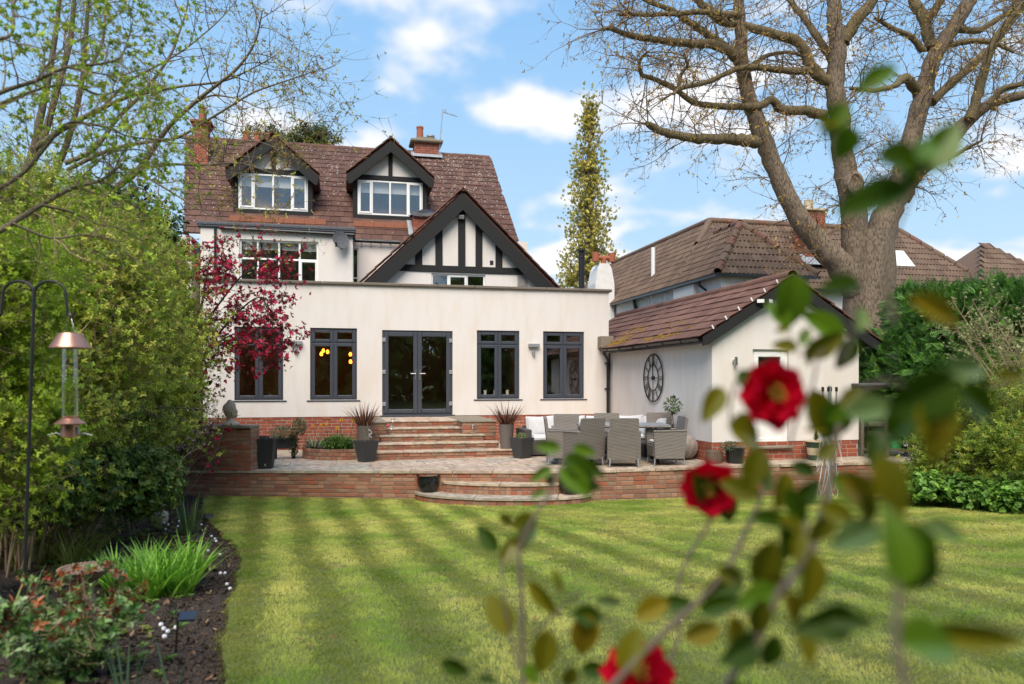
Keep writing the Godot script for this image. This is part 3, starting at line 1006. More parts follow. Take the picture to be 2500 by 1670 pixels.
func build_extension() -> void:
	var e := thing("house_extension", "cream rendered flat-roofed extension with dark grey windows and double doors", "house extension")
	var gaps := [[-0.872, 1.43, 0.872, 3.53]]
	for c in [-3.756, -2.03, 2.04, 3.77]: gaps.append([c - 0.5525, 1.82, c + 0.5525, 3.56])
	var b := MB.new()
	holes(b, -5.0, 5.0, 1.415, 4.61, -0.3, 0.0, gaps)
	b.bb(Vector3(-5.0, 1.415, -5.2), Vector3(-4.7, 4.61, -0.3))
	b.bb(Vector3(4.7, 1.415, -5.2), Vector3(5.0, 4.61, -0.3))
	put(b.done(), M.render, "wall", e)
	b = MB.new()
	b.bb(Vector3(-4.7, 4.2, -2.4), Vector3(4.7, 4.42, -0.3))
	put(b.done(), M.felt, "flat_roof", e)
	b = MB.new()
	b.bb(Vector3(-4.7, 1.25, -5.2), Vector3(4.7, 1.38, -0.301))
	put(b.done(), M.room_floor, "floor", e)
	b = MB.new()
	b.bb(Vector3(-4.7, 1.38, -5.4), Vector3(4.7, 4.2, -5.2))
	b.bb(Vector3(-4.699, 4.1, -5.2), Vector3(4.699, 4.19, -0.31))
	for x in [-1.3, 1.35]: b.bb(Vector3(x - 0.06, 1.38, -5.2), Vector3(x + 0.06, 4.1, -2.6))
	put(b.done(), M.room, "inner_wall", e)
	# plinth
	b = MB.new()
	b.bb(Vector3(-4.985, 0.4, -0.28), Vector3(4.985, 1.4145, -0.016))
	put(b.done(), M.mortar, "plinth", e)
	var list := []
	face(list, Vector2(-4.985, -0.016), Vector2(-1.2, -0.016), 0.615, 1.415, 10, 0.15)
	face(list, Vector2(1.5, -0.016), Vector2(4.985, -0.016), 0.615, 1.415, 10, 0.15)
	face(list, Vector2(-1.2, -0.016), Vector2(1.5, -0.016), 1.335, 1.415, 1, 0.15)
	lay(e, list, "red_brick", 4, "brick", null, 330)
	for x in [-3.55, -2.2, 0.02, 2.55, 3.9]:
		b = MB.new()
		b.bb(Vector3(x - 0.11, 1.345, -0.02), Vector3(x + 0.11, 1.408, -0.002), 0.003)
		for k in 12: b.bb(Vector3(x - 0.1 + k * 0.017, 1.352, -0.003), Vector3(x - 0.093 + k * 0.017, 1.40, 0.001))
		put(b.done(), M.terracotta, "air_brick", e)
	# coping stones
	var x := -5.08
	while x < 5.07:
		var w := minf(0.93, 5.08 - x)
		b = MB.new()
		b.box(Vector3(x + w / 2, 4.6475, -0.15 + rf(-0.004, 0.004)), Vector3(w - 0.008, 0.07, 0.44), Basis(Vector3.UP, rf(-0.003, 0.003)), 0.014)
		put(b.done(), M.coping, "coping_stone", e)
		x += w
	# windows
	for c in [-3.756, -2.03, 2.04, 3.77]:
		var w := 1.105
		var h := 1.74
		var m := w / 2
		var t := h * 0.795
		glazing(e, "window", Vector3(c - m, 1.82, -0.04), w, h, [[0.0, 0.0, m, t, true], [m, 0.0, w, t, true], [0.0, t, m, h, true], [m, t, w, h, true]], M.anthracite, 0.05, 0.075, 0.06)
	# double doors
	var d := part("double_doors", e, Vector3(-0.872, 1.43, -0.03))
	b = MB.new()
	ring(b, 0, 0, 1.744, 2.1, 0.055, -0.07, 0.0)
	b.box(Vector3(0.872, -0.02, 0.02), Vector3(1.86, 0.045, 0.13), Basis(), 0.006)
	put(b.done(), M.anthracite, "frame", d)
	for s in 2:
		b = MB.new()
		ring(b, 0.05 + 0.8225 * s, 0.045, 0.871 + 0.8225 * s, 2.055, 0.105, -0.055, 0.02, 0.014)
		put(b.done(), M.anthracite, "door_leaf", d)
		put(pane_mesh(0.64, 1.83), M.glass, "pane", d, Transform3D(Basis(), Vector3(0.4605 + 0.8225 * s, 1.05, -0.02)))
		b = MB.new()
		var hx := 0.822 if s == 0 else 0.925
		b.bb(Vector3(hx - 0.016, 0.88, 0.02), Vector3(hx + 0.016, 1.12, 0.032), 0.004)
		b.rod(Vector3(hx, 1.03, 0.03), Vector3(hx, 1.03, 0.075), 0.01)
		b.rod(Vector3(hx, 1.03, 0.068), Vector3(hx + (-0.13 if s == 0 else 0.13), 1.03, 0.068), 0.011)
		put(b.done(), M.steel, "handle", d)
		for y in [0.28, 1.07, 1.86]:
			b = MB.new()
			var gx := 0.045 if s == 0 else 1.70
			b.bb(Vector3(gx - 0.045, y - 0.05, 0.0), Vector3(gx + 0.045, y + 0.05, 0.035), 0.008)
			put(b.done(), M.grey_metal, "hinge", d)
	# lead-lined end box at the annexe eaves
	b = MB.new()
	b.bb(Vector3(4.69, 3.14, 0.002), Vector3(5.03, 3.44, 0.3), 0.01)
	put(b.done(), M.weathered_stone, "eaves_box", e)
	# drainpipe
	var dp := thing("drainpipe", "black plastic drainpipe in the corner between extension and annexe", "drainpipe")
	b = MB.new()
	b.tube(PackedVector3Array([Vector3(4.72, 3.12, 0.42), Vector3(4.72, 2.98, 0.42), Vector3(4.95, 2.82, 0.1), Vector3(4.95, 2.7, 0.07), Vector3(4.95, 0.74, 0.07)]), PackedFloat32Array([0.036]), 10)
	put(b.done(), M.black_plastic, "pipe", dp)
	for y in [1.3, 2.05, 2.72]:
		b = MB.new()
		b.rod(Vector3(4.95, y, 0.07), Vector3(4.95, y + 0.05, 0.07), 0.043, 10)
		b.bb(Vector3(4.88, y + 0.01, 0.002), Vector3(5.02, y + 0.04, 0.04))
		put(b.done(), M.black_plastic, "pipe_clip", dp)
	# flue
	b = MB.new()
	b.lathe([[0.085, 4.4], [0.085, 5.72], [0.10, 5.73], [0.10, 5.76], [0.085, 5.77], [0.085, 5.90], [0.14, 5.92], [0.14, 5.96], [0.0, 5.98]], 18, Transform3D(Basis(), Vector3(4.74, 0, -1.5)))
	tag(put(b.done(), M.black_plastic, "flue_pipe"), "tall black stove flue rising above the extension parapet", "flue")
	# wall lamps
	for k in 2:
		var wl := thing("wall_lamp", ["grey box wall lamp beside the blossom-covered window", "grey box wall lamp between the two right-hand windows"][k], "wall lamp", [Vector3(-2.90, 3.19, 0), Vector3(2.96, 3.19, 0)][k], 0.0, "wall lamps on the extension")
		b = MB.new()
		b.bb(Vector3(-0.14, -0.045, 0.002), Vector3(0.14, 0.045, 0.11), 0.008)
		put(b.done(), M.grey_metal, "lamp_housing", wl)
		b = MB.new()
		b.rod(Vector3(0, -0.26, 0.055), Vector3(0, -0.12, 0.055), 0.03, 12)
		b.bb(Vector3(-0.045, -0.22, 0.001), Vector3(-0.005, -0.15, 0.05))
		put(b.done(), M.grey_metal, "sensor", wl)
	# pendant lamps
	var spots := [Vector3(-2.35, 2.98, -1.2), Vector3(-2.2, 3.05, -1.6), Vector3(-2.32, 3.1, -2.1), Vector3(-1.62, 2.98, -1.3), Vector3(-1.62, 2.78, -1.0)]
	for k in spots.size():
		var p: Vector3 = spots[k]
		var pl := thing("pendant_lamp", "glowing amber pendant bulb hanging inside the second window", "pendant lamp", p, 0.0, "pendant bulbs in the kitchen")
		b = MB.new()
		b.rod(Vector3(0, 0.05, 0), Vector3(0, 4.1 - p.y, 0), 0.004, 6)
		put(b.done(), M.black_plastic, "cord", pl)
		b = MB.new()
		b.lathe([[0.0, -0.06], [0.03, -0.05], [0.042, -0.015], [0.03, 0.03], [0.016, 0.05]], 12)
		put(b.done(), M.bulb, "bulb", pl)
		var l := OmniLight3D.new()
		l.name = "bulb_light"
		l.light_color = Color(1, 0.6, 0.25)
		l.light_energy = 0.012
		l.light_size = 0.04
		l.shadow_enabled = true
		l.omni_range = 12.0
		l.omni_attenuation = 2.0
		pl.add_child(l)
	# candles on the sill
	for k in 3:
		var px: float = [1.74, 2.0, 2.32][k]
		var cd := thing("candle", ["cream pillar candle in a glass jar by the window's left edge", "cream pillar candle half hidden behind the window mullion", "cream pillar candle in a glass jar in the right window pane"][k], "candle", Vector3(px, 1.85, -0.22), 0.0, "candles on the window sill")
		b = MB.new()
		b.lathe([[0.0, 0.0], [0.038, 0.0], [0.038, 0.19], [0.03, 0.195], [0.0, 0.185]], 14)
		put(b.done(), M.candle, "wax", cd)
		b = MB.new()
		b.lathe([[0.058, 0.0], [0.06, 0.3]], 16)
		put(b.done(), M.glass, "jar", cd)
	b = MB.new()
	for c in [2.04]: b.bb(Vector3(c - 0.55, 1.82, -0.299), Vector3(c + 0.55, 1.845, -0.1))
	put(b.done(), M.white_plastic, "inner_sill", e)

func tile_mesh(w: float, l: float, wavy: int) -> Mesh:
	var key := "tile%.2f_%.2f_%d" % [w, l, wavy]
	if not meshes.has(key):
		var b := MB.new()
		if wavy == 0:
			b.box(Vector3(0, 0, 0), Vector3(w - 0.006, 0.024, l), Basis(), 0.005)
		else:
			var n := 4 * wavy
			for i in n:
				var x0 := w * (float(i) / n - 0.5)
				var x1 := w * (float(i + 1) / n - 0.5)
				var h0 := 0.018 * cos(TAU * wavy * i / n)
				var h1 := 0.018 * cos(TAU * wavy * (i + 1) / n)
				b.q(Vector3(x0, h0, l / 2), Vector3(x1, h1, l / 2), Vector3(x1, h1, -l / 2), Vector3(x0, h0, -l / 2))
				b.q(Vector3(x0, h0 - 0.022, l / 2), Vector3(x1, h1 - 0.022, l / 2), Vector3(x1, h1, l / 2), Vector3(x0, h0, l / 2))
		meshes[key] = b.done()
	return meshes[key]
# o: a point on the eaves line, ax: along the eaves, up: up the slope; spans(row) gives [from, to] along ax
func tiles(list: Array, o: Vector3, ax: Vector3, up: Vector3, rows: int, gauge: float, w: float, spans: Callable, skip: Callable, stagger := true, rough := 1.0) -> void:
	var n := ax.cross(up).normalized()
	if n.y < 0: n = -n
	for r in rows:
		var sp: Array = spans.call(r)
		var s: float = sp[0] - (w * 0.5 if stagger and r % 2 else 0.0)
		while s < sp[1] - 0.03:
			var s0 := maxf(s, sp[0])
			var s1 := minf(s + w, sp[1])
			var p := o + ax * (s0 + s1) * 0.5 + up * (gauge * (r + 0.42))
			s += w
			if s1 - s0 < 0.06: continue
			if skip.call(p): continue
			var tilt := 0.07 + rf(-0.008, 0.008) * rough
			var f := -up
			var bas := Basis(ax, n, ax.cross(n))
			if bas.z.dot(f) < 0: bas = Basis(-ax, n, (-ax).cross(n))
			bas = Basis(ax, tilt * (1.0 if (Basis(ax, 0.1) * f).dot(n) > 0 else -1.0) + 0.0) * bas
			bas = Basis(n, rf(-0.008, 0.008) * rough) * bas
			bas.x *= (s1 - s0) / w
			list.append(Transform3D(bas, p + n * (0.045 + rf(-0.003, 0.004) * rough)))

func chimney_stack(parent: Node, called: String, x0: float, x1: float, z0: float, z1: float, y0: float, y1: float, courses: int, prefix := "red_brick") -> Node3D:
	var c := part(called, parent)
	var b := MB.new()
	b.bb(Vector3(x0 + 0.004, y0, z0 + 0.004), Vector3(x1 - 0.004, y1, z1 - 0.004))
	put(b.done(), M.mortar, "mortar", c)
	var list := []
	face(list, Vector2(x0, z1), Vector2(x1, z1), y0, y1, courses, 0.6, 0.3)
	face(list, Vector2(x0, z0), Vector2(x0, z1), y0, y1, courses, 0.6, 0.5)
	face(list, Vector2(x1, z1), Vector2(x1, z0), y0, y1, courses, 0.6, 0.5)
	face(list, Vector2(x1, z0), Vector2(x0, z0), y0, y1, courses, 0.6, 0.5)
	lay(c, list, prefix, 4)
	return c

func build_house() -> void:
	var h := thing("house", "cream rendered house with brown tiled roof, dormers and black timbered gable", "house")
	var sl := 0.8674
	var ry := func(z: float) -> float: return 6.38 + (-3.6 - z) * sl
	var b := MB.new()
	# walls
	b.bb(Vector3(-5.5, 3.9, -5.0), Vector3(-5.2, 6.36, -2.6))
	var wx := -4.522
	holes(b, -5.2, -1.54, 3.9, 6.36, -2.9, -2.6, [[wx, 4.62, wx + 2.06, 6.095]])
	b.bb(Vector3(-1.84, 3.9, -3.4), Vector3(-1.54, 6.36, -2.9))
	holes(b, -1.84, 0.2, 3.9, 6.34, -3.7, -3.4, [[-1.53, 4.5, -1.37, 6.1]])
	b.bb(Vector3(3.1, 0.3, -12.6), Vector3(3.4, 6.3, -2.4))
	b.bb(Vector3(-6.2, 0.3, -12.6), Vector3(-5.9, 6.3, -3.6))
	b.bb(Vector3(-6.2, 0.3, -12.9), Vector3(3.4, 6.3, -12.6))
	put(b.done(), M.render, "wall", h)
	b = MB.new()
	b.bb(Vector3(-5.2, 3.9, -8.0), Vector3(3.1, 4.0, -3.7))
	b.bb(Vector3(-5.2, 4.0, -6.2), Vector3(3.1, 6.3, -6.0))
	put(b.done(), M.room, "inner_wall", h)
	b = MB.new()
	var gp := PackedVector2Array([Vector2(-8.2, 10.2), Vector2(-3.7, 6.28), Vector2(-12.7, 6.28)])
	b.prism(gp, -3.39, -3.1, Transform3D(Basis(Vector3(0, 0, 1), Vector3.UP, Vector3(-1, 0, 0)), Vector3.ZERO))
	put(b.done(), M.render, "end_gable", h)
	# gable front with timbers
	b = MB.new()
	var G := [0.617, 4.2, 2.161, 5.31]
	holes(b, -0.9, 3.9, 3.9, 5.34, -2.7, -2.4, [G])
	var gy := func(x: float) -> float: return 7.42 - 0.966 * absf(x - 1.476)
	b.prism(PackedVector2Array([Vector2(-0.7, 5.34), Vector2(3.65, 5.34), Vector2(1.476, 7.4)]), -2.7, -2.4)
	put(b.done(), M.render, "gable_wall", h)
	b = MB.new()
	b.bb(Vector3(-0.45, 5.345, -2.399), Vector3(3.4, 5.53, -2.365), 0.006)
	put(b.done(), M.black_timber, "timber_beam", h)
	for s in [[0.163, 0.36], [0.727, 0.93], [1.372, 1.578], [1.872, 2.068], [2.451, 2.648]]:
		b = MB.new()
		b.prism(PackedVector2Array([Vector2(s[0], 5.532), Vector2(s[1], 5.532), Vector2(s[1], gy.call(s[1]) - 0.1), Vector2(s[0], gy.call(s[0]) - 0.1)]), -2.399, -2.37)
		put(b.done(), M.black_timber, "timber_post", h)
	for s in [-1.0, 1.0]:
		b = MB.new()
		var ox := 1.476
		b.prism(PackedVector2Array([Vector2(ox + s * 0.001, 7.53), Vector2(ox + s * 2.95, 4.68), Vector2(ox + s * 2.42, 4.68), Vector2(ox + s * 0.001, 7.08)]), -2.21, -2.16)
		put(b.done(), M.black_timber, "bargeboard", h)
		b = MB.new()
		b.prism(PackedVector2Array([Vector2(ox + s * 0.002, 7.52), Vector2(ox + s * 2.95, 4.67), Vector2(ox + s * 2.95, 4.78), Vector2(ox + s * 0.002, 7.63)]), -5.6, -2.23)
		put(b.done(), M.roof_tile_2, "gable_roof", h)
		# verge tiles, their ends showing above the board
		for k in 13:
			b = MB.new()
			var q := Vector2(ox + s * (0.12 + 0.218 * k), 7.585 - 0.211 * k)
			b.box(Vector3(q.x, q.y + 0.015 + rf(-0.006, 0.006), -2.33), Vector3(0.36, 0.034, 0.4), Basis(Vector3.BACK, -s * 0.72), 0.006)
			put(b.done(), M["annexe_tile_%d" % (rng.randi() % 4)], "verge_tile", h)
	b = MB.new()
	b.box(Vector3(1.476, 7.63, -3.8), Vector3(0.2, 0.06, 3.3), Basis(), 0.02)
	put(b.done(), M.roof_tile_3, "gable_ridge", h)
	b = MB.new()
	b.bb(Vector3(2.29, 5.60, -2.399), Vector3(2.39, 5.72, -2.39))
	put(b.done(), M.black_plastic, "vent", h)
	glazing(h, "gable_window", Vector3(G[0], G[1], -2.45), 1.544, 1.11, [[0.0, 0.0, 0.48, 1.11, false], [0.48, 0.0, 1.02, 1.11, true], [1.02, 0.0, 1.544, 1.11, false]], M.white_plastic, 0.05, 0.055)
	# left block
	glazing(h, "wide_window", Vector3(wx, 4.62, -2.66), 2.06, 1.475, [[0.0, 0.0, 0.47, 0.97, false], [0.47, 0.0, 1.02, 0.97, false], [1.02, 0.0, 1.56, 0.97, false], [1.56, 0.0, 2.06, 0.97, true], [0.0, 0.97, 0.47, 1.475, false], [0.47, 0.97, 1.02, 1.475, false], [1.02, 0.97, 1.56, 1.475, false], [1.56, 0.97, 2.06, 1.475, false]], M.white_plastic, 0.05, 0.05)
	glazing(h, "narrow_window", Vector3(-1.53, 4.5, -3.45), 0.16, 1.6, [[0.0, 0.0, 0.16, 0.75, false], [0.0, 0.75, 0.16, 1.6, false]], M.white_plastic, 0.03, 0.03)
	b = MB.new()
	for k in 4: b.bb(Vector3(wx + 0.06 + 0.51 * k, 5.86, -2.84), Vector3(wx + 0.53 + 0.51 * k, 6.09, -2.835))
	put(b.done(), M.blind, "blind", h)
	b = MB.new()
	b.box(Vector3(-3.52, 6.42, -3.2), Vector3(4.12, 0.09, 1.34), Basis(), 0.02)
	b.box(Vector3(-3.52, 6.47, -2.56), Vector3(4.14, 0.1, 0.1), Basis(), 0.025)
	put(b.done(), M.felt, "felt_roof", h)
	b = MB.new()
	b.tube(PackedVector3Array([Vector3(-5.0, 6.35, -2.52), Vector3(-1.5, 6.31, -2.52)]), PackedFloat32Array([0.05]), 10)
	b.rod(Vector3(-5.12, 6.35, -2.54), Vector3(-5.12, 3.95, -2.54), 0.035)
	b.tube(PackedVector3Array([Vector3(-1.5, 6.30, -3.28), Vector3(0.2, 6.29, -3.28)]), PackedFloat32Array([0.055]), 10)
	put(b.done(), M.black_plastic, "gutter", h)
	for x in [-1.28, -1.02, -0.74, -0.46]:
		b = MB.new()
		b.bb(Vector3(x - 0.02, 6.17, -3.42), Vector3(x + 0.02, 6.25, -3.33), 0.005)
		put(b.done(), M.white_plastic, "soffit_light", h)
	# the roof deck and its tiles
	b = MB.new()
	b.q(Vector3(-6.05, 6.36, -3.55), Vector3(3.46, 6.36, -3.55), Vector3(3.42, 10.33, -8.2), Vector3(-6.9, 10.33, -8.2))
	b.q(Vector3(3.42, 10.33, -8.2), Vector3(3.42, 6.3, -12.85), Vector3(-6.9, 6.3, -12.85), Vector3(-6.9, 10.33, -8.2))
	b.bb(Vector3(3.38, 6.25, -3.6), Vector3(3.47, 6.36, -3.56))
	put(b.done(), M.roof_tile_2, "roof_deck", h)
	var up := Vector3(0, 3.99, -4.6).normalized()
	var list := []
	var skip := func(p: Vector3) -> bool:
		if p.y < 6.52 and p.x > -5.6 and p.x < -1.55: return true
		if p.y < 7.42 - 0.966 * absf(p.x - 1.476) - 0.2: return true
		for c in [-3.80, -0.39]:
			var hw := 1.06 if p.y < 8.35 else 1.2 * (9.4 - p.y) / 1.05
			if p.y > 7.12 and p.y < 9.4 and absf(p.x - c) < hw - 0.1: return true
		if p.x > -6.36 and p.x < -6.0 and p.y > 9.0 and p.y < 9.5: return true
		return false
	tiles(list, Vector3(0, 6.38, -3.6), Vector3.RIGHT, up, 19, 0.3203, 0.302, func(r): return [-6.12 - 0.81 * r / 19.0, 3.46], skip)
	var roof := part("roof", h)
	lay(roof, list, "roof_tile", 4, "tile", tile_mesh(0.302, 0.40, 0))
	# lichen on the tiles
	b = MB.new()
	for k in 3: b.ball(Vector3(rf(-0.5, 0.5), 0, rf(-0.5, 0.5)), Vector3(rf(0.5, 1.0), 0.35, rf(0.5, 1.0)), 6, 4)
	var lx := []
	for k in 2600:
		var s := 6.0 * sqrt(rng.randf())
		var p := Vector3(rf(-6.3, 3.4), 6.38, -3.6) + up * s
		if skip.call(p) or (p.x < 0.5 and rng.randf() < 0.55): continue
		lx.append(Transform3D(Basis(Vector3.RIGHT, 0.715) * Basis(Vector3.UP, rf(0, TAU)).scaled(Vector3.ONE * rf(0.008, 0.026)), p + Vector3(0, 0.755, 0.655) * 0.062))
	scatter(b.done(), M.lichen_spot, lx, [], "lichen", roof)
	for k in 23:
		b = MB.new()
		b.lathe([[0.115, 0.0], [0.125, 0.03], [0.118, 0.44], [0.0, 0.44]], 14, Transform3D(Basis(Vector3.BACK, -PI / 2), Vector3(-6.9 + 0.448 * k, 10.36 + rf(-0.006, 0.006), -8.2)))
		put(b.done(), M[pick(["roof_tile_3", "roof_tile_1", "annexe_tile_0"])], "ridge_tile", roof)
	# orange tile row under the dormers
	for c in [[-5.0, -2.55], [-1.5, 0.2]]:
		var x: float = c[0]
		while x < c[1]:
			b = MB.new()
			var y := 6.90
			b.box(Vector3(x + 0.15, y + 0.07, -3.6 - (y - 6.38) / sl + 0.02), Vector3(0.296, 0.024, 0.36), Basis(Vector3.RIGHT, 0.715 - 0.05), 0.005)
			put(b.done(), M.orange_tile, "under_tile", roof)
			x += 0.302
	# dormers
	for k in 2:
		var c: float = [-3.80, -0.39][k]
		var ap: float = [9.40, 9.50][k]
		var z := -4.49
		var d := part("dormer", h, Vector3(c, 0, 0))
		d.set_meta("label", ["left dormer partly veiled by budding branches", "right dormer with an orange tile-hung cheek"][k])
		b = MB.new()
		b.bb(Vector3(-1.12, 7.17, z - 0.08), Vector3(-0.985, 8.5, z + 0.03), 0.006)
		b.bb(Vector3(0.985, 7.17, z - 0.08), Vector3(1.12, 8.5, z + 0.03), 0.006)
		b.bb(Vector3(-0.99, 7.17, z - 0.08), Vector3(0.99, 7.31, z + 0.035), 0.006)
		b.bb(Vector3(-1.1, 8.38, z - 0.08), Vector3(1.1, 8.52, z + 0.035), 0.006)
		b.bb(Vector3(-0.063, 8.52, z - 0.08), Vector3(0.063, ap - 0.2, z + 0.032), 0.006)
		put(b.done(), M.black_timber, "timber_frame", d)
		b = MB.new()
		b.prism(PackedVector2Array([Vector2(-1.12, 8.52), Vector2(1.12, 8.52), Vector2(0, ap - 0.12)]), z - 0.1, z)
		put(b.done(), M.render, "gable_panel", d)
		glazing_flat(d, Vector3(-0.98, 7.315, z + 0.02), 1.96, 1.05, [[0.0, 0.0, 0.43, 1.05, true], [0.43, 0.0, 0.97, 1.05, false], [0.97, 0.0, 1.50, 1.05, false], [1.50, 0.0, 1.96, 1.05, true]])
		b = MB.new()
		b.bb(Vector3(-0.92, 8.02, z - 0.16), Vector3(0.92, 8.34, z - 0.155))
		put(b.done(), M.blind, "blind", d)
		b = MB.new()
		b.bb(Vector3(-0.98, 7.0, z - 1.6), Vector3(0.98, 8.4, z - 1.5))
		put(b.done(), M.room, "inner_wall", d)
		for s in [-1.0, 1.0]:
			b = MB.new()
			b.prism(PackedVector2Array([Vector2(s * 0.001, ap), Vector2(s * 1.30, ap - 1.105), Vector2(s * 1.25, ap - 1.34), Vector2(s * 1.17, ap - 1.32), Vector2(s * 0.001, ap - 0.32)]), z + 0.24, z + 0.29)
			put(b.done(), M.black_timber, "bargeboard", d)
			b = MB.new()
			b.prism(PackedVector2Array([Vector2(s * 0.002, ap - 0.02), Vector2(s * 1.31, ap - 1.13), Vector2(s * 1.31, ap - 1.04), Vector2(s * 0.002, ap + 0.07)]), -7.4, z + 0.23)
			b.prism(PackedVector2Array([Vector2(s * 1.12, ap - 1.0), Vector2(s * 1.3, ap - 1.14), Vector2(s * 1.3, ap - 1.24), Vector2(s * 1.12, ap - 1.24)]), -5.9, z + 0.23)
			put(b.done(), M.roof_tile_2, "dormer_roof", d)
			for j in 6:
				b = MB.new()
				b.box(Vector3(s * (0.1 + 0.215 * j), ap + 0.055 - 0.184 * j + rf(-0.005, 0.005), z + 0.1), Vector3(0.36, 0.034, 0.42), Basis(Vector3.BACK, -s * 0.66), 0.006)
				put(b.done(), M["annexe_tile_%d" % (rng.randi() % 4)], "verge_tile", d)
			# cheek: tile-hung side wall as courses of small tiles
			b = MB.new()
			b.prism(PackedVector2Array([Vector2(-z, 7.17), Vector2(-z, 8.42), Vector2(5.95, 8.42)]), s * 1.06 - 0.03, s * 1.06 + 0.03, Transform3D(Basis(Vector3(0, 0, -1), Vector3.UP, Vector3(1, 0, 0)), Vector3.ZERO))
			put(b.done(), M.orange_tile, "cheek", d)
			for j in 12:
				b = MB.new()
				var y := 7.26 + 0.098 * j
				var zb: float = -3.6 - (y - 6.38) / sl
				b.box(Vector3(s * 1.1, y, (z + zb) / 2), Vector3(0.014, 0.115, absf(zb - z)), Basis(Vector3.BACK, s * 0.08))
				put(b.done(), M["red_brick_%d" % (rng.randi() % 4)], "hung_tile", d)
		# lead
		b = MB.new()
		b.box(Vector3(0, 7.115, z + 0.1), Vector3(2.5, 0.015, 0.32), Basis(Vector3.RIGHT, 0.55))
		for s in [-1.0, 1.0]: b.box(Vector3(s * 1.22, 7.72, -5.11), Vector3(0.17, 0.012, 1.75), Basis(Vector3.RIGHT, 0.7145))
		put(b.done(), M.lead, "lead_flashing", d)
	# chimneys
	var ch := chimney_stack(h, "chimney", 0.665, 1.515, -8.5, -7.9, 10.0, 10.69, 9)
	b = MB.new()
	b.bb(Vector3(0.52, 10.69, -8.65), Vector3(1.66, 10.80, -7.75), 0.03)
	b.prism(PackedVector2Array([Vector2(0.6, 10.8), Vector2(1.58, 10.8), Vector2(1.3, 10.9), Vector2(0.85, 10.9)]), -8.5, -7.9)
	put(b.done(), M.weathered_stone, "chimney_cap", ch)
	b = MB.new()
	b.lathe([[0.125, 10.85], [0.115, 11.2], [0.12, 11.25], [0.13, 11.27], [0.125, 11.32], [0.1, 11.32], [0.09, 10.9]], 16, Transform3D(Basis(), Vector3(0.88, 0, -8.15)))
	put(b.done(), M.terracotta, "chimney_pot", ch)
	b = MB.new()
	b.lathe([[0.11, 10.86], [0.11, 10.96], [0.15, 10.98], [0.15, 11.03], [0.0, 11.04]], 16, Transform3D(Basis(), Vector3(1.26, 0, -8.15)))
	put(b.done(), M.grey_metal, "cowl", ch)
	b = MB.new()
	b.box(Vector3(1.09, 10.27, -7.87), Vector3(1.1, 0.012, 0.34), Basis(Vector3.RIGHT, 0.715))
	put(b.done(), M.lead, "lead_flashing", ch)
	ch = chimney_stack(h, "chimney", -6.38, -5.98, -7.2, -6.72, 8.9, 10.35, 18)
	b = MB.new()
	b.bb(Vector3(-6.44, 10.35, -7.26), Vector3(-5.92, 10.45, -6.66), 0.01)
	b.bb(Vector3(-6.5, 10.45, -7.32), Vector3(-5.86, 10.53, -6.6), 0.01)
	put(b.done(), M.red_brick_1, "chimney_cap", ch)
	b = MB.new()
	b.lathe([[0.12, 10.5], [0.10, 10.98], [0.12, 11.0], [0.12, 11.05], [0.09, 11.05], [0.08, 10.6]], 14, Transform3D(Basis(), Vector3(-6.18, 0, -6.95)))
	put(b.done(), M.terracotta, "chimney_pot", ch)
	b = MB.new()
	b.box(Vector3(-6.18, 9.0, -6.56), Vector3(0.75, 0.012, 0.4), Basis(Vector3.RIGHT, 0.715))
	for s in [-0.29, 0.29]: b.box(Vector3(-6.18 + s, 9.33, -6.93), Vector3(0.16, 0.012, 0.7), Basis(Vector3.RIGHT, 0.715))
	put(b.done(), M.lead, "lead_flashing", ch)
	ch = chimney_stack(h, "chimney", -5.35, -4.2, -9.9, -9.3, 9.0, 10.5, 18)
	for x in [-5.16, -4.78, -4.4]:
		b = MB.new()
		b.lathe([[0.13, 10.5], [0.11, 11.08], [0.13, 11.1], [0.13, 11.16], [0.1, 11.16], [0.09, 10.6]], 14, Transform3D(Basis(), Vector3(x, 0, -9.6)))
		put(b.done(), M.terracotta, "chimney_pot", ch)
	ch = chimney_stack(h, "cut_down_chimney", 0.24, 0.9, -4.2, -3.7, 6.3, 7.22, 12)
	b = MB.new()
	var tp := []
	for i in 7:
		for j in 5: tp.append(Vector3(0.16 + 0.17 * i, 7.24 + 0.16 * sin(i * 0.55) * (1 if j > 0 and j < 4 else 0.2) + rf(-0.02, 0.03), -3.62 - 0.16 * j))
	for i in 6:
		for j in 4: b.q(tp[i * 5 + j], tp[i * 5 + 5 + j], tp[i * 5 + 6 + j], tp[i * 5 + 1 + j])
	for i in 6: b.q(tp[i * 5] + Vector3(0, -0.1 + rf(-0.03, 0.03), 0.02), tp[i * 5 + 5] + Vector3(0, -0.1 + rf(-0.03, 0.03), 0.02), tp[i * 5 + 5], tp[i * 5])
	put(b.done(), M.tarpaulin, "tarpaulin", ch)
	b = MB.new()
	b.bar(Vector3(0.2, 7.17, -3.64), Vector3(0.95, 7.22, -3.64), 0.02, 0.045)
	put(b.done(), M.blue_sheet, "blue_strap", ch)
	b = MB.new()
	b.box(Vector3(0.16, 6.88, -3.95), Vector3(0.14, 0.012, 0.85), Basis(Vector3.RIGHT, 0.715))
	put(b.done(), M.lead, "lead_flashing", ch)
	# dish
	var ds := thing("satellite_dish", "grey oval satellite dish on the wall beside the wide white window", "satellite dish", Vector3(-1.88, 6.13, -2.6))
	var fr := Basis.looking_at(-Vector3(0.35, 0.3, 1.0).normalized())
	b = MB.new()
	b.lathe([[0.0, 0.0], [0.12, 0.012], [0.2, 0.04], [0.225, 0.052], [0.225, 0.06], [0.2, 0.05], [0.12, 0.024], [0.0, 0.012]], 26, Transform3D(fr * Basis(Vector3.RIGHT, PI / 2).scaled(Vector3(1.0, 1.15, 1.0)), Vector3(0, 0, 0.17)))
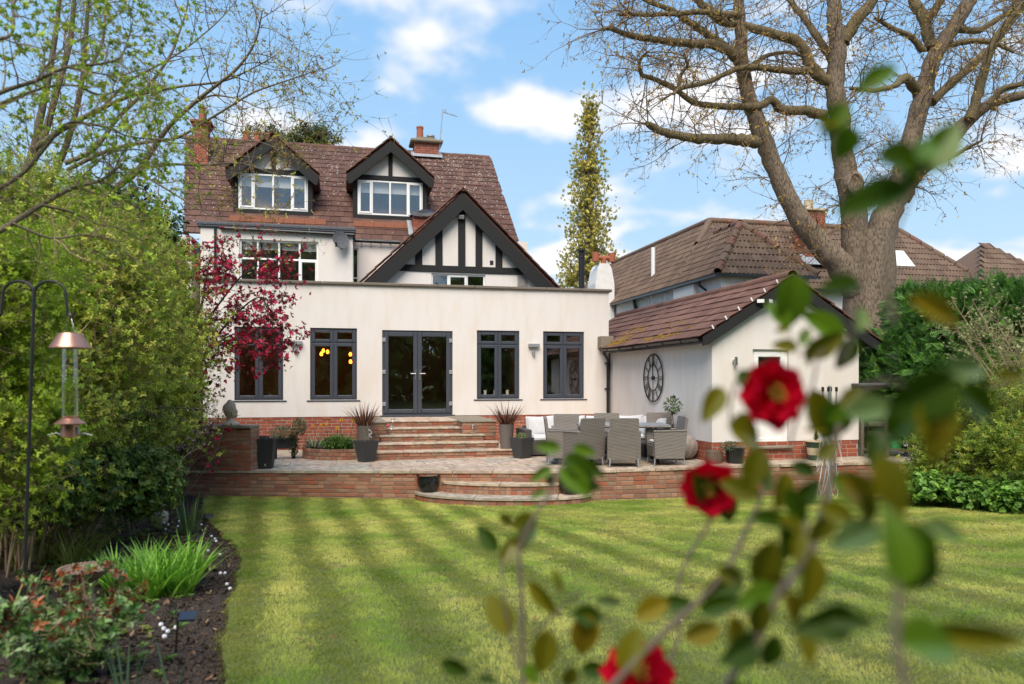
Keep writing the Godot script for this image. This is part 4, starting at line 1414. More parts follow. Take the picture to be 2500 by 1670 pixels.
	put(b.done(), M.felt, "reflector", ds)
	b = MB.new()
	b.rod(Vector3(0.02, -0.2, 0.0), Vector3(0.0, -0.04, 0.16), 0.02)
	b.rod(Vector3(0.0, -0.2, 0.2), Vector3(-0.1, -0.22, 0.5), 0.012)
	put(b.done(), M.black_plastic, "bracket", ds)
	b = MB.new()
	b.rod(Vector3(-0.1, -0.24, 0.5), Vector3(-0.11, -0.12, 0.52), 0.03)
	put(b.done(), M.black_plastic, "receiver", ds)
	# aerial
	var ae := thing("tv_aerial", "thin metal television aerial on a mast by the chimney", "aerial", Vector3(1.53, 10.2, -7.85))
	b = MB.new()
	b.tube(PackedVector3Array([Vector3(0, 0, 0), Vector3(0.05, 0.8, 0), Vector3(0.12, 1.66, 0)]), PackedFloat32Array([0.016]), 8)
	put(b.done(), M.grey_metal, "mast", ae)
	b = MB.new()
	b.rod(Vector3(0.1, 1.62, 0), Vector3(0.64, 1.45, 0.1), 0.012)
	for k in 12: b.rod(Vector3(0.2 + 0.035 * k, 1.59 - 0.011 * k, -0.06 + 0.006 * k), Vector3(0.2 + 0.035 * k, 1.59 - 0.011 * k, 0.1 + 0.006 * k), 0.005, 5)
	for k in 3: b.rod(Vector3(0.13 + 0.05 * k, 1.66, -0.12), Vector3(0.13 + 0.05 * k, 1.66, 0.12), 0.005, 5)
	b.rod(Vector3(0.13, 1.60, 0), Vector3(0.13, 1.72, 0), 0.006, 5)
	b.rod(Vector3(0.23, 1.60, 0), Vector3(0.23, 1.72, 0), 0.006, 5)
	put(b.done(), M.grey_metal, "antenna", ae)
	# floodlight under the gable apex
	var fl := thing("gable_floodlight", "small floodlight under the peak of the timbered gable", "floodlight", Vector3(1.447, 6.9, -2.37))
	b = MB.new()
	b.box(Vector3(0, 0, 0.09), Vector3(0.17, 0.11, 0.08), Basis(Vector3.RIGHT, 0.3), 0.01)
	put(b.done(), M.grey_metal, "housing", fl)
	b = MB.new()
	b.bb(Vector3(-0.03, -0.03, 0.0), Vector3(0.03, 0.03, 0.06))
	put(b.done(), M.black_plastic, "bracket", fl)

# panes and frame directly under a dormer, to stay within three levels
func glazing_flat(d: Node, o: Vector3, w: float, h: float, lights: Array) -> void:
	var tmp := Node3D.new()
	glazing(tmp, "w", Vector3.ZERO, w, h, lights, M.white_plastic, 0.05, 0.055)
	var win := tmp.get_child(0)
	for c in win.get_children():
		win.remove_child(c)
		c.position += o
		var nm := String(c.name).rstrip("0123456789")
		c.name = nm if nm != "frame" else "window_frame"
		d.add_child(c, true)
	tmp.free()

func build_annexe() -> void:
	var a := thing("annexe", "low cream gabled outbuilding with white door and mossy tiled roof", "outbuilding")
	var zf := 5.585
	var b := MB.new()
	b.bb(Vector3(5.05, 1.1, -4.0), Vector3(5.3, 3.2, zf - 0.25))
	b.bb(Vector3(8.0, 1.1, -4.0), Vector3(8.25, 3.2, zf - 0.25))
	holes(b, 5.05, 8.25, 1.1, 3.2, zf - 0.25, zf, [[5.909, 1.1, 6.688, 2.89]])
	b.prism(PackedVector2Array([Vector2(5.05, 3.2), Vector2(8.25, 3.2), Vector2(8.25, 3.27), Vector2(6.67, 4.3), Vector2(5.05, 3.24)]), zf - 0.25, zf)
	put(b.done(), M.render, "wall", a)
	b = MB.new()
	b.bb(Vector3(5.06, 0.4, -4.0), Vector3(8.24, 1.099, zf - 0.014))
	put(b.done(), M.mortar, "plinth", a)
	b = MB.new()
	b.bb(Vector3(5.9, 1.1, zf - 1.5), Vector3(6.8, 3.1, zf - 1.4))
	put(b.done(), M.room, "inner_wall", a)
	var list := []
	face(list, Vector2(5.06, zf - 0.014), Vector2(8.24, zf - 0.014), 0.68, 1.098, 5, 0.4, 0.1)
	face(list, Vector2(5.058, -0.0), Vector2(5.058, zf - 0.02), 0.68, 1.098, 5, 0.4, 0.1)
	lay(a, list, "red_brick", 4)
	# door
	var d := part("white_door", a, Vector3(5.909, 1.02, zf - 0.06))
	b = MB.new()
	ring(b, 0, 0, 0.779, 1.87, 0.055, -0.07, 0.0)
	put(b.done(), M.white_plastic, "frame", d)
	b = MB.new()
	ring(b, 0.05, 0.05, 0.729, 1.82, 0.1, -0.05, 0.02, 0.012)
	b.bb(Vector3(0.13, 0.12, -0.03), Vector3(0.65, 0.85, -0.0), 0.006)
	b.bb(Vector3(0.13, 0.85, -0.05), Vector3(0.65, 0.95, 0.019), 0.01)
	put(b.done(), M.white_plastic, "door_leaf", d)
	put(pane_mesh(0.5, 0.79), M.glass, "pane", d, Transform3D(Basis(), Vector3(0.389, 1.34, -0.01)))
	b = MB.new()
	b.bb(Vector3(0.685, 0.95, 0.02), Vector3(0.71, 1.15, 0.03))
	b.rod(Vector3(0.70, 1.08, 0.06), Vector3(0.6, 1.08, 0.06), 0.01)
	put(b.done(), M.white_plastic, "handle", d)
	b = MB.new()
	b.bb(Vector3(-0.06, -0.055, -0.05), Vector3(0.84, -0.012, 0.14), 0.006)
	put(b.done(), M.weathered_stone, "door_step", d)
	# roof
	var rx := 6.67
	var ryy := 4.29
	var roof := part("roof", a)
	b = MB.new()
	b.prism(PackedVector2Array([Vector2(5.08, 3.30), Vector2(rx, ryy), Vector2(rx, ryy - 0.09), Vector2(5.08, 3.2)]), -4.0, 0.0)
	b.prism(PackedVector2Array([Vector2(4.80, 3.11), Vector2(rx, ryy), Vector2(rx, ryy - 0.09), Vector2(4.80, 3.03)]), 0.05, zf + 0.14)
	b.prism(PackedVector2Array([Vector2(8.62, 3.05), Vector2(rx + 0.001, ryy), Vector2(rx + 0.001, ryy - 0.09), Vector2(8.62, 2.97)]), -4.0, zf + 0.14)
	put(b.done(), M.roof_tile_2, "roof_deck", roof)
	list = []
	var up := Vector3(rx - 4.80, ryy - 3.11, 0).normalized()
	var sk := func(p: Vector3) -> bool: return p.x < 5.13 and p.z < 0.25
	tiles(list, Vector3(4.78, 3.10, zf + 0.17), Vector3(0, 0, -1), up, 7, 0.322, 0.3, func(_r): return [0.0, 9.6], sk, true, 1.6)
	lay(roof, list, "annexe_tile", 4, "tile", tile_mesh(0.3, 0.41, 0))
	list = []
	var up2 := Vector3(rx - 8.62, ryy - 3.05, 0).normalized()
	tiles(list, Vector3(8.64, 3.04, zf + 0.17), Vector3(0, 0, -1), up2, 7, 0.335, 0.3, func(_r): return [0.0, 9.3], func(_p): return false)
	lay(roof, list, "annexe_tile", 4, "far_tile", tile_mesh(0.3, 0.41, 0), 23)
	for k in 21:
		b = MB.new()
		b.lathe([[0.11, 0.0], [0.12, 0.03], [0.112, 0.44], [0.0, 0.44]], 12, Transform3D(Basis(Vector3.RIGHT, -PI / 2), Vector3(rx, ryy + 0.02 + rf(-0.005, 0.005), zf + 0.16 - 0.45 * k)))
		put(b.done(), M["annexe_tile_%d" % (rng.randi() % 4)], "ridge_tile", roof)
	# moss cushions on the lower courses
	b = MB.new()
	for k in 5: b.ball(Vector3(rf(-0.03, 0.03), 0, rf(-0.03, 0.03)), Vector3(rf(0.015, 0.035), rf(0.008, 0.018), rf(0.015, 0.035)), 7, 5)
	var xf := []
	for k in 260:
		var z := zf - 0.2 - 5.0 * sqrt(rng.randf())
		var s := 0.02 + 0.9 * pow(rng.randf(), 2.5)
		if sin(z * 2.1) + rf(-0.7, 0.7) < 0.1: continue
		var p := Vector3(4.78, 3.13, 0) + up * s
		xf.append(Transform3D(Basis(Vector3.BACK, 0.59) * Basis(Vector3.UP, rf(0, TAU)).scaled(Vector3.ONE * rf(0.6, 1.3)), Vector3(p.x, p.y + 0.045, z)))
	scatter(b.done(), M.moss, xf, [], "moss", roof)
	for s in [-1.0, 1.0]:
		b = MB.new()
		var ex := rx + (-1.88 if s < 0 else 1.96)
		var ey := 3.10 if s < 0 else 3.04
		b.prism(PackedVector2Array([Vector2(rx + s * 0.001, ryy - 0.01), Vector2(ex, ey), Vector2(ex, ey - 0.16), Vector2(ex - s * 0.13, ey - 0.13), Vector2(rx + s * 0.001, ryy - 0.22)]), zf + 0.10, zf + 0.145)
		put(b.done(), M.black_timber, "bargeboard", a)
	for k in 6:
		b = MB.new()
		var p := Vector3(4.98 + 0.27 * k, 3.29 + 0.18 * k, zf + 0.165)
		b.box(p, Vector3(0.03, 0.075, 0.02), Basis(Vector3.BACK, 0.5), 0.003)
		put(b.done(), M.white_plastic, "verge_clip", a)
	b = MB.new()
	var n := 8
	for i in n:
		var t0 := PI * i / n
		var t1 := PI * (i + 1) / n
		var r := 0.055
		var q0 := Vector3(4.74 - cos(t0) * r, 3.085 - sin(t0) * r, 0)
		var q1 := Vector3(4.74 - cos(t1) * r, 3.085 - sin(t1) * r, 0)
		b.q(q0 + Vector3(0, 0, 0.3), q0 + Vector3(0, 0, zf + 0.12), q1 + Vector3(0, 0, zf + 0.12), q1 + Vector3(0, 0, 0.3))
	b.bb(Vector3(4.82, 2.98, 0.3), Vector3(4.85, 3.1, zf + 0.1))
	put(b.done(), M.black_plastic, "gutter", a)
	for k in 6:
		b = MB.new()
		var pts := PackedVector3Array()
		for i in 9: pts.append(Vector3(4.74 - cos(PI * i / 8) * 0.062, 3.085 - sin(PI * i / 8) * 0.062, 0.7 + 0.85 * k))
		b.tube(pts, PackedFloat32Array([0.009]), 6)
		put(b.done(), M.black_plastic, "gutter_bracket", a)
	# clock
	var ck := thing("wall_clock", "large black skeleton wall clock with roman numerals on the annexe wall", "clock", Vector3(5.045, 2.345, 2.86), -PI / 2)
	b = MB.new()
	for rr in [0.535, 0.29]:
		var pts := PackedVector3Array()
		for i in 41: pts.append(Vector3(cos(TAU * i / 40) * rr, sin(TAU * i / 40) * rr, 0.03))
		b.tube(pts, PackedFloat32Array([0.016 if rr > 0.4 else 0.014]), 8, false)
	put(b.done(), M.black_iron, "rings", ck)
	var rom := ["XII", "I", "II", "III", "IIII", "V", "VI", "VII", "VIII", "IX", "X", "XI"]
	for k in 12:
		b = MB.new()
		var w := 0.0
		var xs := []
		for ch in rom[k]:
			var cw: float = {"I": 0.03, "V": 0.07, "X": 0.075}[ch]
			xs.append([ch, w + cw / 2, cw]); w += cw
		var an := PI / 2 - TAU * k / 12
		var ub := Basis(Vector3.BACK, an - PI / 2)
		for e in xs:
			var x: float = e[1] - w / 2
			var g := func(px: float, py: float) -> Vector3: return ub * Vector3(px, py, 0.03)
			if e[0] == "I": b.bar(g.call(x, 0.30), g.call(x, 0.52), 0.011, 0.008, 0.0, Vector3.BACK)
			elif e[0] == "V":
				b.bar(g.call(x, 0.30), g.call(x - 0.025, 0.52), 0.009, 0.008, 0.0, Vector3.BACK); b.bar(g.call(x, 0.30), g.call(x + 0.025, 0.52), 0.013, 0.008, 0.0, Vector3.BACK)
			else:
				b.bar(g.call(x - 0.028, 0.30), g.call(x + 0.028, 0.52), 0.009, 0.008, 0.0, Vector3.BACK); b.bar(g.call(x + 0.028, 0.30), g.call(x - 0.028, 0.52), 0.013, 0.009, 0.0, Vector3.BACK)
		put(b.done(), M.black_iron, "numeral", ck)
	for k in 2:
		b = MB.new()
		b.bar(Vector3(0, 0, 0.045), [Vector3(0.0, 0.40, 0.045), Vector3(0.26, 0.0, 0.045)][k], 0.018, 0.006, 0.0, Vector3.BACK)
		put(b.done(), M.black_iron, "hand", ck)
	b = MB.new()
	b.rod(Vector3(0, 0, 0.001), Vector3(0, 0, 0.055), 0.045, 16)
	for k in 4: b.rod(Vector3.ZERO + Vector3(0, 0, 0.03), Vector3(cos(PI * 0.5 * k), sin(PI * 0.5 * k), 0) * 0.29 + Vector3(0, 0, 0.03), 0.007, 6)
	put(b.done(), M.black_iron, "boss", ck)
	# lamp, cameras, floodlight
	var ul := thing("up_down_lamp", "small cylindrical metal wall light beside the white door", "wall lamp", Vector3(5.51, 2.655, zf))
	b = MB.new()
	b.rod(Vector3(0, -0.08, 0.08), Vector3(0, 0.08, 0.08), 0.032, 14)
	put(b.done(), M.steel, "tube", ul)
	b = MB.new()
	b.rod(Vector3(0, 0, 0.001), Vector3(0, 0, 0.06), 0.045, 14)
	put(b.done(), M.steel, "bracket", ul)
	for k in 2:
		var cc := thing("security_camera", ["white dome camera under the side eaves of the annexe", "white dome camera near the right verge of the annexe gable"][k], "camera", [Vector3(5.05, 3.03, 5.25), Vector3(7.93, 3.33, zf)][k], [-PI / 2, 0.0][k], "security cameras")
		b = MB.new()
		b.rod(Vector3(0, 0.02, 0.001), Vector3(0, 0.02, 0.04), 0.055, 14)
		put(b.done(), M.white_plastic, "base", cc)
		b = MB.new()
		b.ball(Vector3(0, 0, 0.07), Vector3(0.055, 0.055, 0.055), 14, 10)
		put(b.done(), M.white_plastic, "dome", cc)
		b = MB.new()
		b.ball(Vector3(0, -0.012, 0.105), Vector3(0.026, 0.026, 0.024), 10, 8)
		put(b.done(), M.glaze, "lens", cc)
	var ff := thing("twin_floodlight", "twin-headed black floodlight mounted near the left bargeboard", "floodlight", Vector3(6.03, 3.80, zf + 0.15))
	for k in 2:
		b = MB.new()
		b.box(Vector3(-0.08 + 0.2 * k, 0, 0.06), Vector3(0.16, 0.09, 0.04), Basis(Vector3.UP, -0.4 + 0.9 * k), 0.015)
		put(b.done(), M.black_plastic, "lamp_head", ff)
		b = MB.new()
		b.box(Vector3(-0.08 + 0.2 * k, 0, 0.06) + Basis(Vector3.UP, -0.4 + 0.9 * k) * Vector3(0, 0, 0.021), Vector3(0.13, 0.065, 0.004), Basis(Vector3.UP, -0.4 + 0.9 * k))
		put(b.done(), M.white_plastic, "lamp_face", ff)
	b = MB.new()
	b.ball(Vector3(0.02, -0.09, 0.03), Vector3(0.03, 0.03, 0.03), 10, 8)
	b.bb(Vector3(-0.03, -0.05, 0.0), Vector3(0.06, 0.02, 0.05))
	put(b.done(), M.black_plastic, "sensor", ff)

func build_neighbour() -> void:
	var h := thing("neighbouring_house", "white roughcast neighbouring house with brown pantiled hipped roofs", "house")
	var b := MB.new()
	var ex := 9.29
	var ey := 5.58
	var k := 1.1
	var gaps := []
	# left wall faces -x: build along z
	b.bb(Vector3(ex + 0.2, -0.2, -24.0), Vector3(ex + 0.45, ey + 0.1, -2.4))
	b.bb(Vector3(ex + 0.2, -0.2, -2.4), Vector3(12.5, ey + 0.1, -2.35))
	b.bb(Vector3(12.3, -0.2, -5.4), Vector3(24.0, ey + 0.1, -5.3))
	b.bb(Vector3(ex + 0.03, -0.2, -5.4), Vector3(ex + 0.3, ey - 0.13, -3.9))
	put(b.done(), M.roughcast, "wall", h)
	# left slope windows
	for w in [[-8.3, 0.75, 0.7], [-6.9, 1.0, 0.9]]:
		glazing(h, "side_window", Vector3(ex + 0.195, 4.72, w[0]), w[1], w[2] + 0.1, [[0.0, 0.0, w[1] * 0.5, w[2] + 0.1, true], [w[1] * 0.5, 0.0, w[1], w[2] + 0.1, true]], M.white_plastic, 0.05, 0.05, 0.0, -PI / 2)
	glazing(h, "front_window", Vector3(10.3, 4.3, -2.31), 1.3, 1.15, [[0.0, 0.0, 0.45, 1.15, true], [0.45, 0.0, 1.3, 1.15, false]], M.white_plastic)
	glazing(h, "leaded_window", Vector3(13.0, 3.9, -5.25), 1.7, 1.35, [[0.0, 0.0, 0.85, 1.35, true], [0.85, 0.0, 1.7, 1.35, true]], M.white_plastic)
	# roof planes
	var A := Vector3(ex, ey, -2.2)
	var xr := 11.0
	var yw := ey + k * (xr - ex)
	var ap := Vector3(11.8, ey + k * 2.51, -7.56)
	b = MB.new()
	var dn := Vector3(0, -0.06, 0)
	b.q(Vector3(ex, ey, -22) + dn, A + dn, Vector3(ap.x, ap.y, ap.z - 2.5) + dn, Vector3(ap.x, ap.y, -20) + dn)
	b.tri(A + dn, Vector3(xr, yw, -2.2 - (xr - ex)) + dn, Vector3(ap.x, ap.y, ap.z - 2.5) + dn)
	b.tri(A + dn, Vector3(12.7, ey, -2.2) + dn, Vector3(xr, yw, -2.2 - (xr - ex)) + dn)
	b.q(Vector3(12.7, ey, -2.2) + dn, Vector3(12.7, ey, -7.0) + dn, Vector3(xr, yw, -7.0) + dn, Vector3(xr, yw, -3.9) + dn)
	b.q(Vector3(ex, ey, -5.05) + dn, Vector3(22.6, ey, -5.05) + dn, Vector3(20.1, ap.y, -7.56) + dn, ap + dn)
	b.tri(Vector3(22.6, ey, -5.05) + dn, Vector3(22.6, ey, -10.0) + dn, Vector3(20.1, ap.y, -7.56) + dn)
	b.q(ap + dn, Vector3(20.1, ap.y, -7.56) + dn, Vector3(20.1, ey, -12) + dn, Vector3(11.8, ey, -12) + dn)
	put(b.done(), M.brown_tile_2, "roof_deck", h)
	var roof := part("roof", h)
	var mesh := tile_mesh(0.3, 0.42, 2)
	# small front hip, tile by tile
	var list := []
	var up := Vector3(0, k, -1).normalized()
	var g := 0.33
	tiles(list, Vector3(ex, ey, -2.2), Vector3.RIGHT, up, 7, g, 0.3, func(r): return [0.673 * g * (r + 0.3), 3.41 - 0.673 * g * (r + 0.3)], func(_p): return false)
	# left slope
	var up2 := Vector3(1, k, 0).normalized()
	tiles(list, Vector3(ex, ey, -2.2), Vector3(0, 0, -1), up2, 11, g, 0.3, func(r): return [0.673 * g * r + (0.0 if r < 8 else 2.9), 17.0], func(_p): return false)
	# main front slope
	tiles(list, Vector3(ex, ey, -5.05), Vector3.RIGHT, up, 11, g, 0.3, func(r): return [0.673 * g * r, 13.3 - 0.673 * g * r], func(p): return p.x < 12.7 and p.y < ey + k * minf(p.x - ex, 12.7 - p.x))
	lay(roof, list, "brown_tile", 4, "pantile", mesh)
	# ridge and hip tiles
	var runs := [[A, Vector3(xr, yw, -2.2 - (xr - ex))], [Vector3(12.7, ey, -2.2), Vector3(xr, yw, -2.2 - (xr - ex))], [Vector3(xr, yw, -3.9), Vector3(xr, yw, -5.7)], [Vector3(ex + 1.5, ey + 1.65, -6.55), ap], [ap, Vector3(20.1, ap.y, -7.56)], [ap, Vector3(ap.x, ap.y, -18)], [Vector3(22.6, ey, -5.05), Vector3(20.1, ap.y, -7.56)]]
	for r in runs:
		var v: Vector3 = r[1] - r[0]
		var n := int(v.length() / 0.45)
		for i in n:
			b = MB.new()
			var z := v.normalized()
			var x := Vector3.UP.cross(z).normalized()
			var p: Vector3 = r[0] + v * (i + 0.0) / n
			b.lathe([[0.12, 0.0], [0.13, 0.03], [0.122, 0.46], [0.0, 0.46]], 10, Transform3D(Basis(x, z, x.cross(z)), p + Vector3(0, 0.03, 0)))
			put(b.done(), M[pick(["brown_tile_1", "brown_tile_3", "annexe_tile_1"])], "ridge_tile", roof)
	# second roof further right
	b = MB.new()
	b.tri(Vector3(20.6, 5.4, -4.0), Vector3(25.4, 5.4, -4.0), Vector3(23.0, 7.75, -6.4))
	b.tri(Vector3(20.6, 5.4, -8.8), Vector3(20.6, 5.4, -4.0), Vector3(23.0, 7.75, -6.4))
	b.tri(Vector3(25.4, 5.4, -4.0), Vector3(25.4, 5.4, -8.8), Vector3(23.0, 7.75, -6.4))
	b.bb(Vector3(21.0, -0.2, -8.4), Vector3(25.0, 5.42, -4.4))
	put(b.done(), M.brown_tile_1, "side_roof", h)
	list = []
	tiles(list, Vector3(20.6, 5.42, -4.0), Vector3.RIGHT, Vector3(0, 2.35, -2.4).normalized(), 10, 0.33, 0.3, func(r): return [0.236 * r, 4.8 - 0.236 * r], func(_p): return false)
	lay(roof, list, "brown_tile", 4, "side_pantile", mesh, 60)
	# eaves
	b = MB.new()
	b.bb(Vector3(ex - 0.06, ey - 0.12, -22), Vector3(ex + 0.05, ey - 0.02, -2.14))
	b.bb(Vector3(ex - 0.06, ey - 0.121, -2.2), Vector3(12.76, ey - 0.021, -2.1))
	b.bb(Vector3(ex + 0.05, ey - 0.06, -22), Vector3(ex + 0.22, ey - 0.03, -2.2))
	b.bb(Vector3(12.7, ey - 0.12, -5.1), Vector3(22.7, ey - 0.02, -4.98))
	b.tube(PackedVector3Array([Vector3(ex, ey - 0.1, -3.4), Vector3(ex, ey - 0.25, -3.4), Vector3(ex + 0.3, ey - 0.5, -3.3), Vector3(ex + 0.3, 2.0, -3.3)]), PackedFloat32Array([0.045]), 8)
	b.bar(Vector3(ex + 0.34, 4.2, -9.1), Vector3(ex + 0.05, ey - 0.1, -9.1), 0.12, 0.12)
	put(b.done(), M.black_plastic, "gutter", h)
	b = MB.new()
	b.rod(Vector3(ex + 0.7, ey + 0.6, -8.7), Vector3(ex + 0.7, ey + 1.9, -8.7), 0.08, 10)
	put(b.done(), M.white_plastic, "white_vent_pipe", h)
	# white external chimney
	b = MB.new()
	b.prism(PackedVector2Array([Vector2(-0.42, -0.3), Vector2(0.42, -0.3), Vector2(0.42, 6.4), Vector2(0.3, 7.05), Vector2(0.18, 7.25), Vector2(-0.18, 7.25), Vector2(-0.3, 7.05), Vector2(-0.42, 6.4)]), -0.6, 0.45, Transform3D(Basis(), Vector3(9.0, 0, -11.9)))
	put(b.done(), M.roughcast, "white_chimney", h)
	b = MB.new()
	b.rod(Vector3(9.0, 7.2, -11.6), Vector3(9.0, 7.5, -11.6), 0.12, 12)
	b.rod(Vector3(8.62, 7.5, -11.6), Vector3(9.38, 7.5, -11.6), 0.10, 12)
	b.rod(Vector3(8.64, 7.34, -11.6), Vector3(8.64, 7.72, -11.6), 0.15, 12)
	b.rod(Vector3(9.36, 7.34, -11.6), Vector3(9.36, 7.72, -11.6), 0.15, 12)
	put(b.done(), M.terracotta, "chimney_pot", h)
	var ch := chimney_stack(h, "brick_chimney", 14.75, 15.6, -6.6, -5.9, 6.6, 8.55, 22)
	b = MB.new()
	b.bb(Vector3(14.68, 8.55, -6.7), Vector3(15.67, 8.65, -5.8), 0.02)
	b.rod(Vector3(15.1, 8.6, -6.2), Vector3(15.1, 9.0, -6.2), 0.17, 12)
	put(b.done(), M.cream_glaze, "chimney_pot", ch)
	b = MB.new()
	b.box(Vector3(15.2, 6.75, -5.82), Vector3(1.3, 0.02, 0.6), Basis(Vector3.RIGHT, 0.83))
	put(b.done(), M.lead, "lead_flashing", ch)
	b = MB.new()
	b.box(Vector3(18.9, 7.0, -6.26), Vector3(1.2, 0.04, 0.95), Basis(Vector3.RIGHT, 0.83), 0.01)
	put(b.done(), M.white_plastic, "roof_window", h)

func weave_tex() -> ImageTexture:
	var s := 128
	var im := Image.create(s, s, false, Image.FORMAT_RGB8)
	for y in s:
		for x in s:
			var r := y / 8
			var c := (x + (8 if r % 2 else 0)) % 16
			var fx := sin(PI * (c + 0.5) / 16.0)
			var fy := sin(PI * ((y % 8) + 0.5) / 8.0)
			var v := clampf(0.25 + 0.75 * pow(fy, 0.6) * (0.45 + 0.55 * pow(fx, 0.5)), 0, 1)  # rounding shade of the strands, painted into the colour
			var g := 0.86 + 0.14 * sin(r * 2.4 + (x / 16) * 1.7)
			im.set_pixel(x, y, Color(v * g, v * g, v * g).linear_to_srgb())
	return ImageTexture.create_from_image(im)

func taper(b: MB, w0: float, w1: float, h: float, rim := 0.0, y := 0.0) -> void:
	var r := 0.7071
	var xf := Transform3D(Basis(Vector3.UP, PI / 4), Vector3(0, y, 0))
	var p := [[0.0, 0.0], [w0 * r, 0.0], [w1 * r, h - rim], [w1 * r + rim * 0.15, h - rim * 0.9], [w1 * r + rim * 0.15, h], [w1 * r - 0.03, h], [w1 * r - 0.04, h - 0.06], [0.0, h - 0.06]]
	b.lathe(p, 4, xf, true)

func make_chair() -> Node3D:
	var t := thing("rattan_chair", "", "chair", Vector3.ZERO, 0.0, "grey rattan dining chairs")
	var b := MB.new()
	b.box(Vector3(0, 0.37, 0.02), Vector3(0.5, 0.07, 0.52), Basis(), 0.012)
	b.box(Vector3(0, 0.26, 0.275), Vector3(0.5, 0.2, 0.03), Basis(), 0.008)
	put(b.done(), M.rattan, "seat", t)
	b = MB.new()
	# back: a tall panel that leans and widens a little to the top
	var pr := PackedVector2Array([Vector2(-0.245, 0.13), Vector2(0.245, 0.13), Vector2(0.265, 0.88), Vector2(0.24, 0.9), Vector2(-0.24, 0.9), Vector2(-0.265, 0.88)])
	b.prism(pr, -0.025, 0.025, Transform3D(Basis(Vector3.RIGHT, -0.13), Vector3(0, 0.0, -0.22)))
	put(b.done(), M.rattan, "backrest", t)
	for s in [-1.0, 1.0]:
		b = MB.new()
		var side := PackedVector2Array([Vector2(-0.27, 0.13), Vector2(0.27, 0.13), Vector2(0.30, 0.60), Vector2(0.27, 0.625), Vector2(-0.33, 0.64)])
		b.prism(side, -0.025, 0.025, Transform3D(Basis(Vector3(0, 0, 1), Vector3.UP, Vector3(-1, 0, 0)) , Vector3(s * 0.275, 0, 0)))
		b.box(Vector3(s * 0.275, 0.635, -0.0), Vector3(0.075, 0.035, 0.6), Basis(Vector3.RIGHT, 0.02), 0.014)
		put(b.done(), M.rattan, "arm", t)
		for z in [-0.27, 0.26]:
			b = MB.new()
			b.tube(PackedVector3Array([Vector3(s * 0.25, 0.16, z), Vector3(s * 0.262, 0.0, z * 1.08)]), PackedFloat32Array([0.017, 0.013]), 8)
			put(b.done(), M.grey_metal, "leg", t)
	b = MB.new()
	b.box(Vector3(0, 0.425, 0.03), Vector3(0.46, 0.05, 0.46), Basis(), 0.02)
	put(b.done(), M.cushion, "seat_cushion", t)
	return t

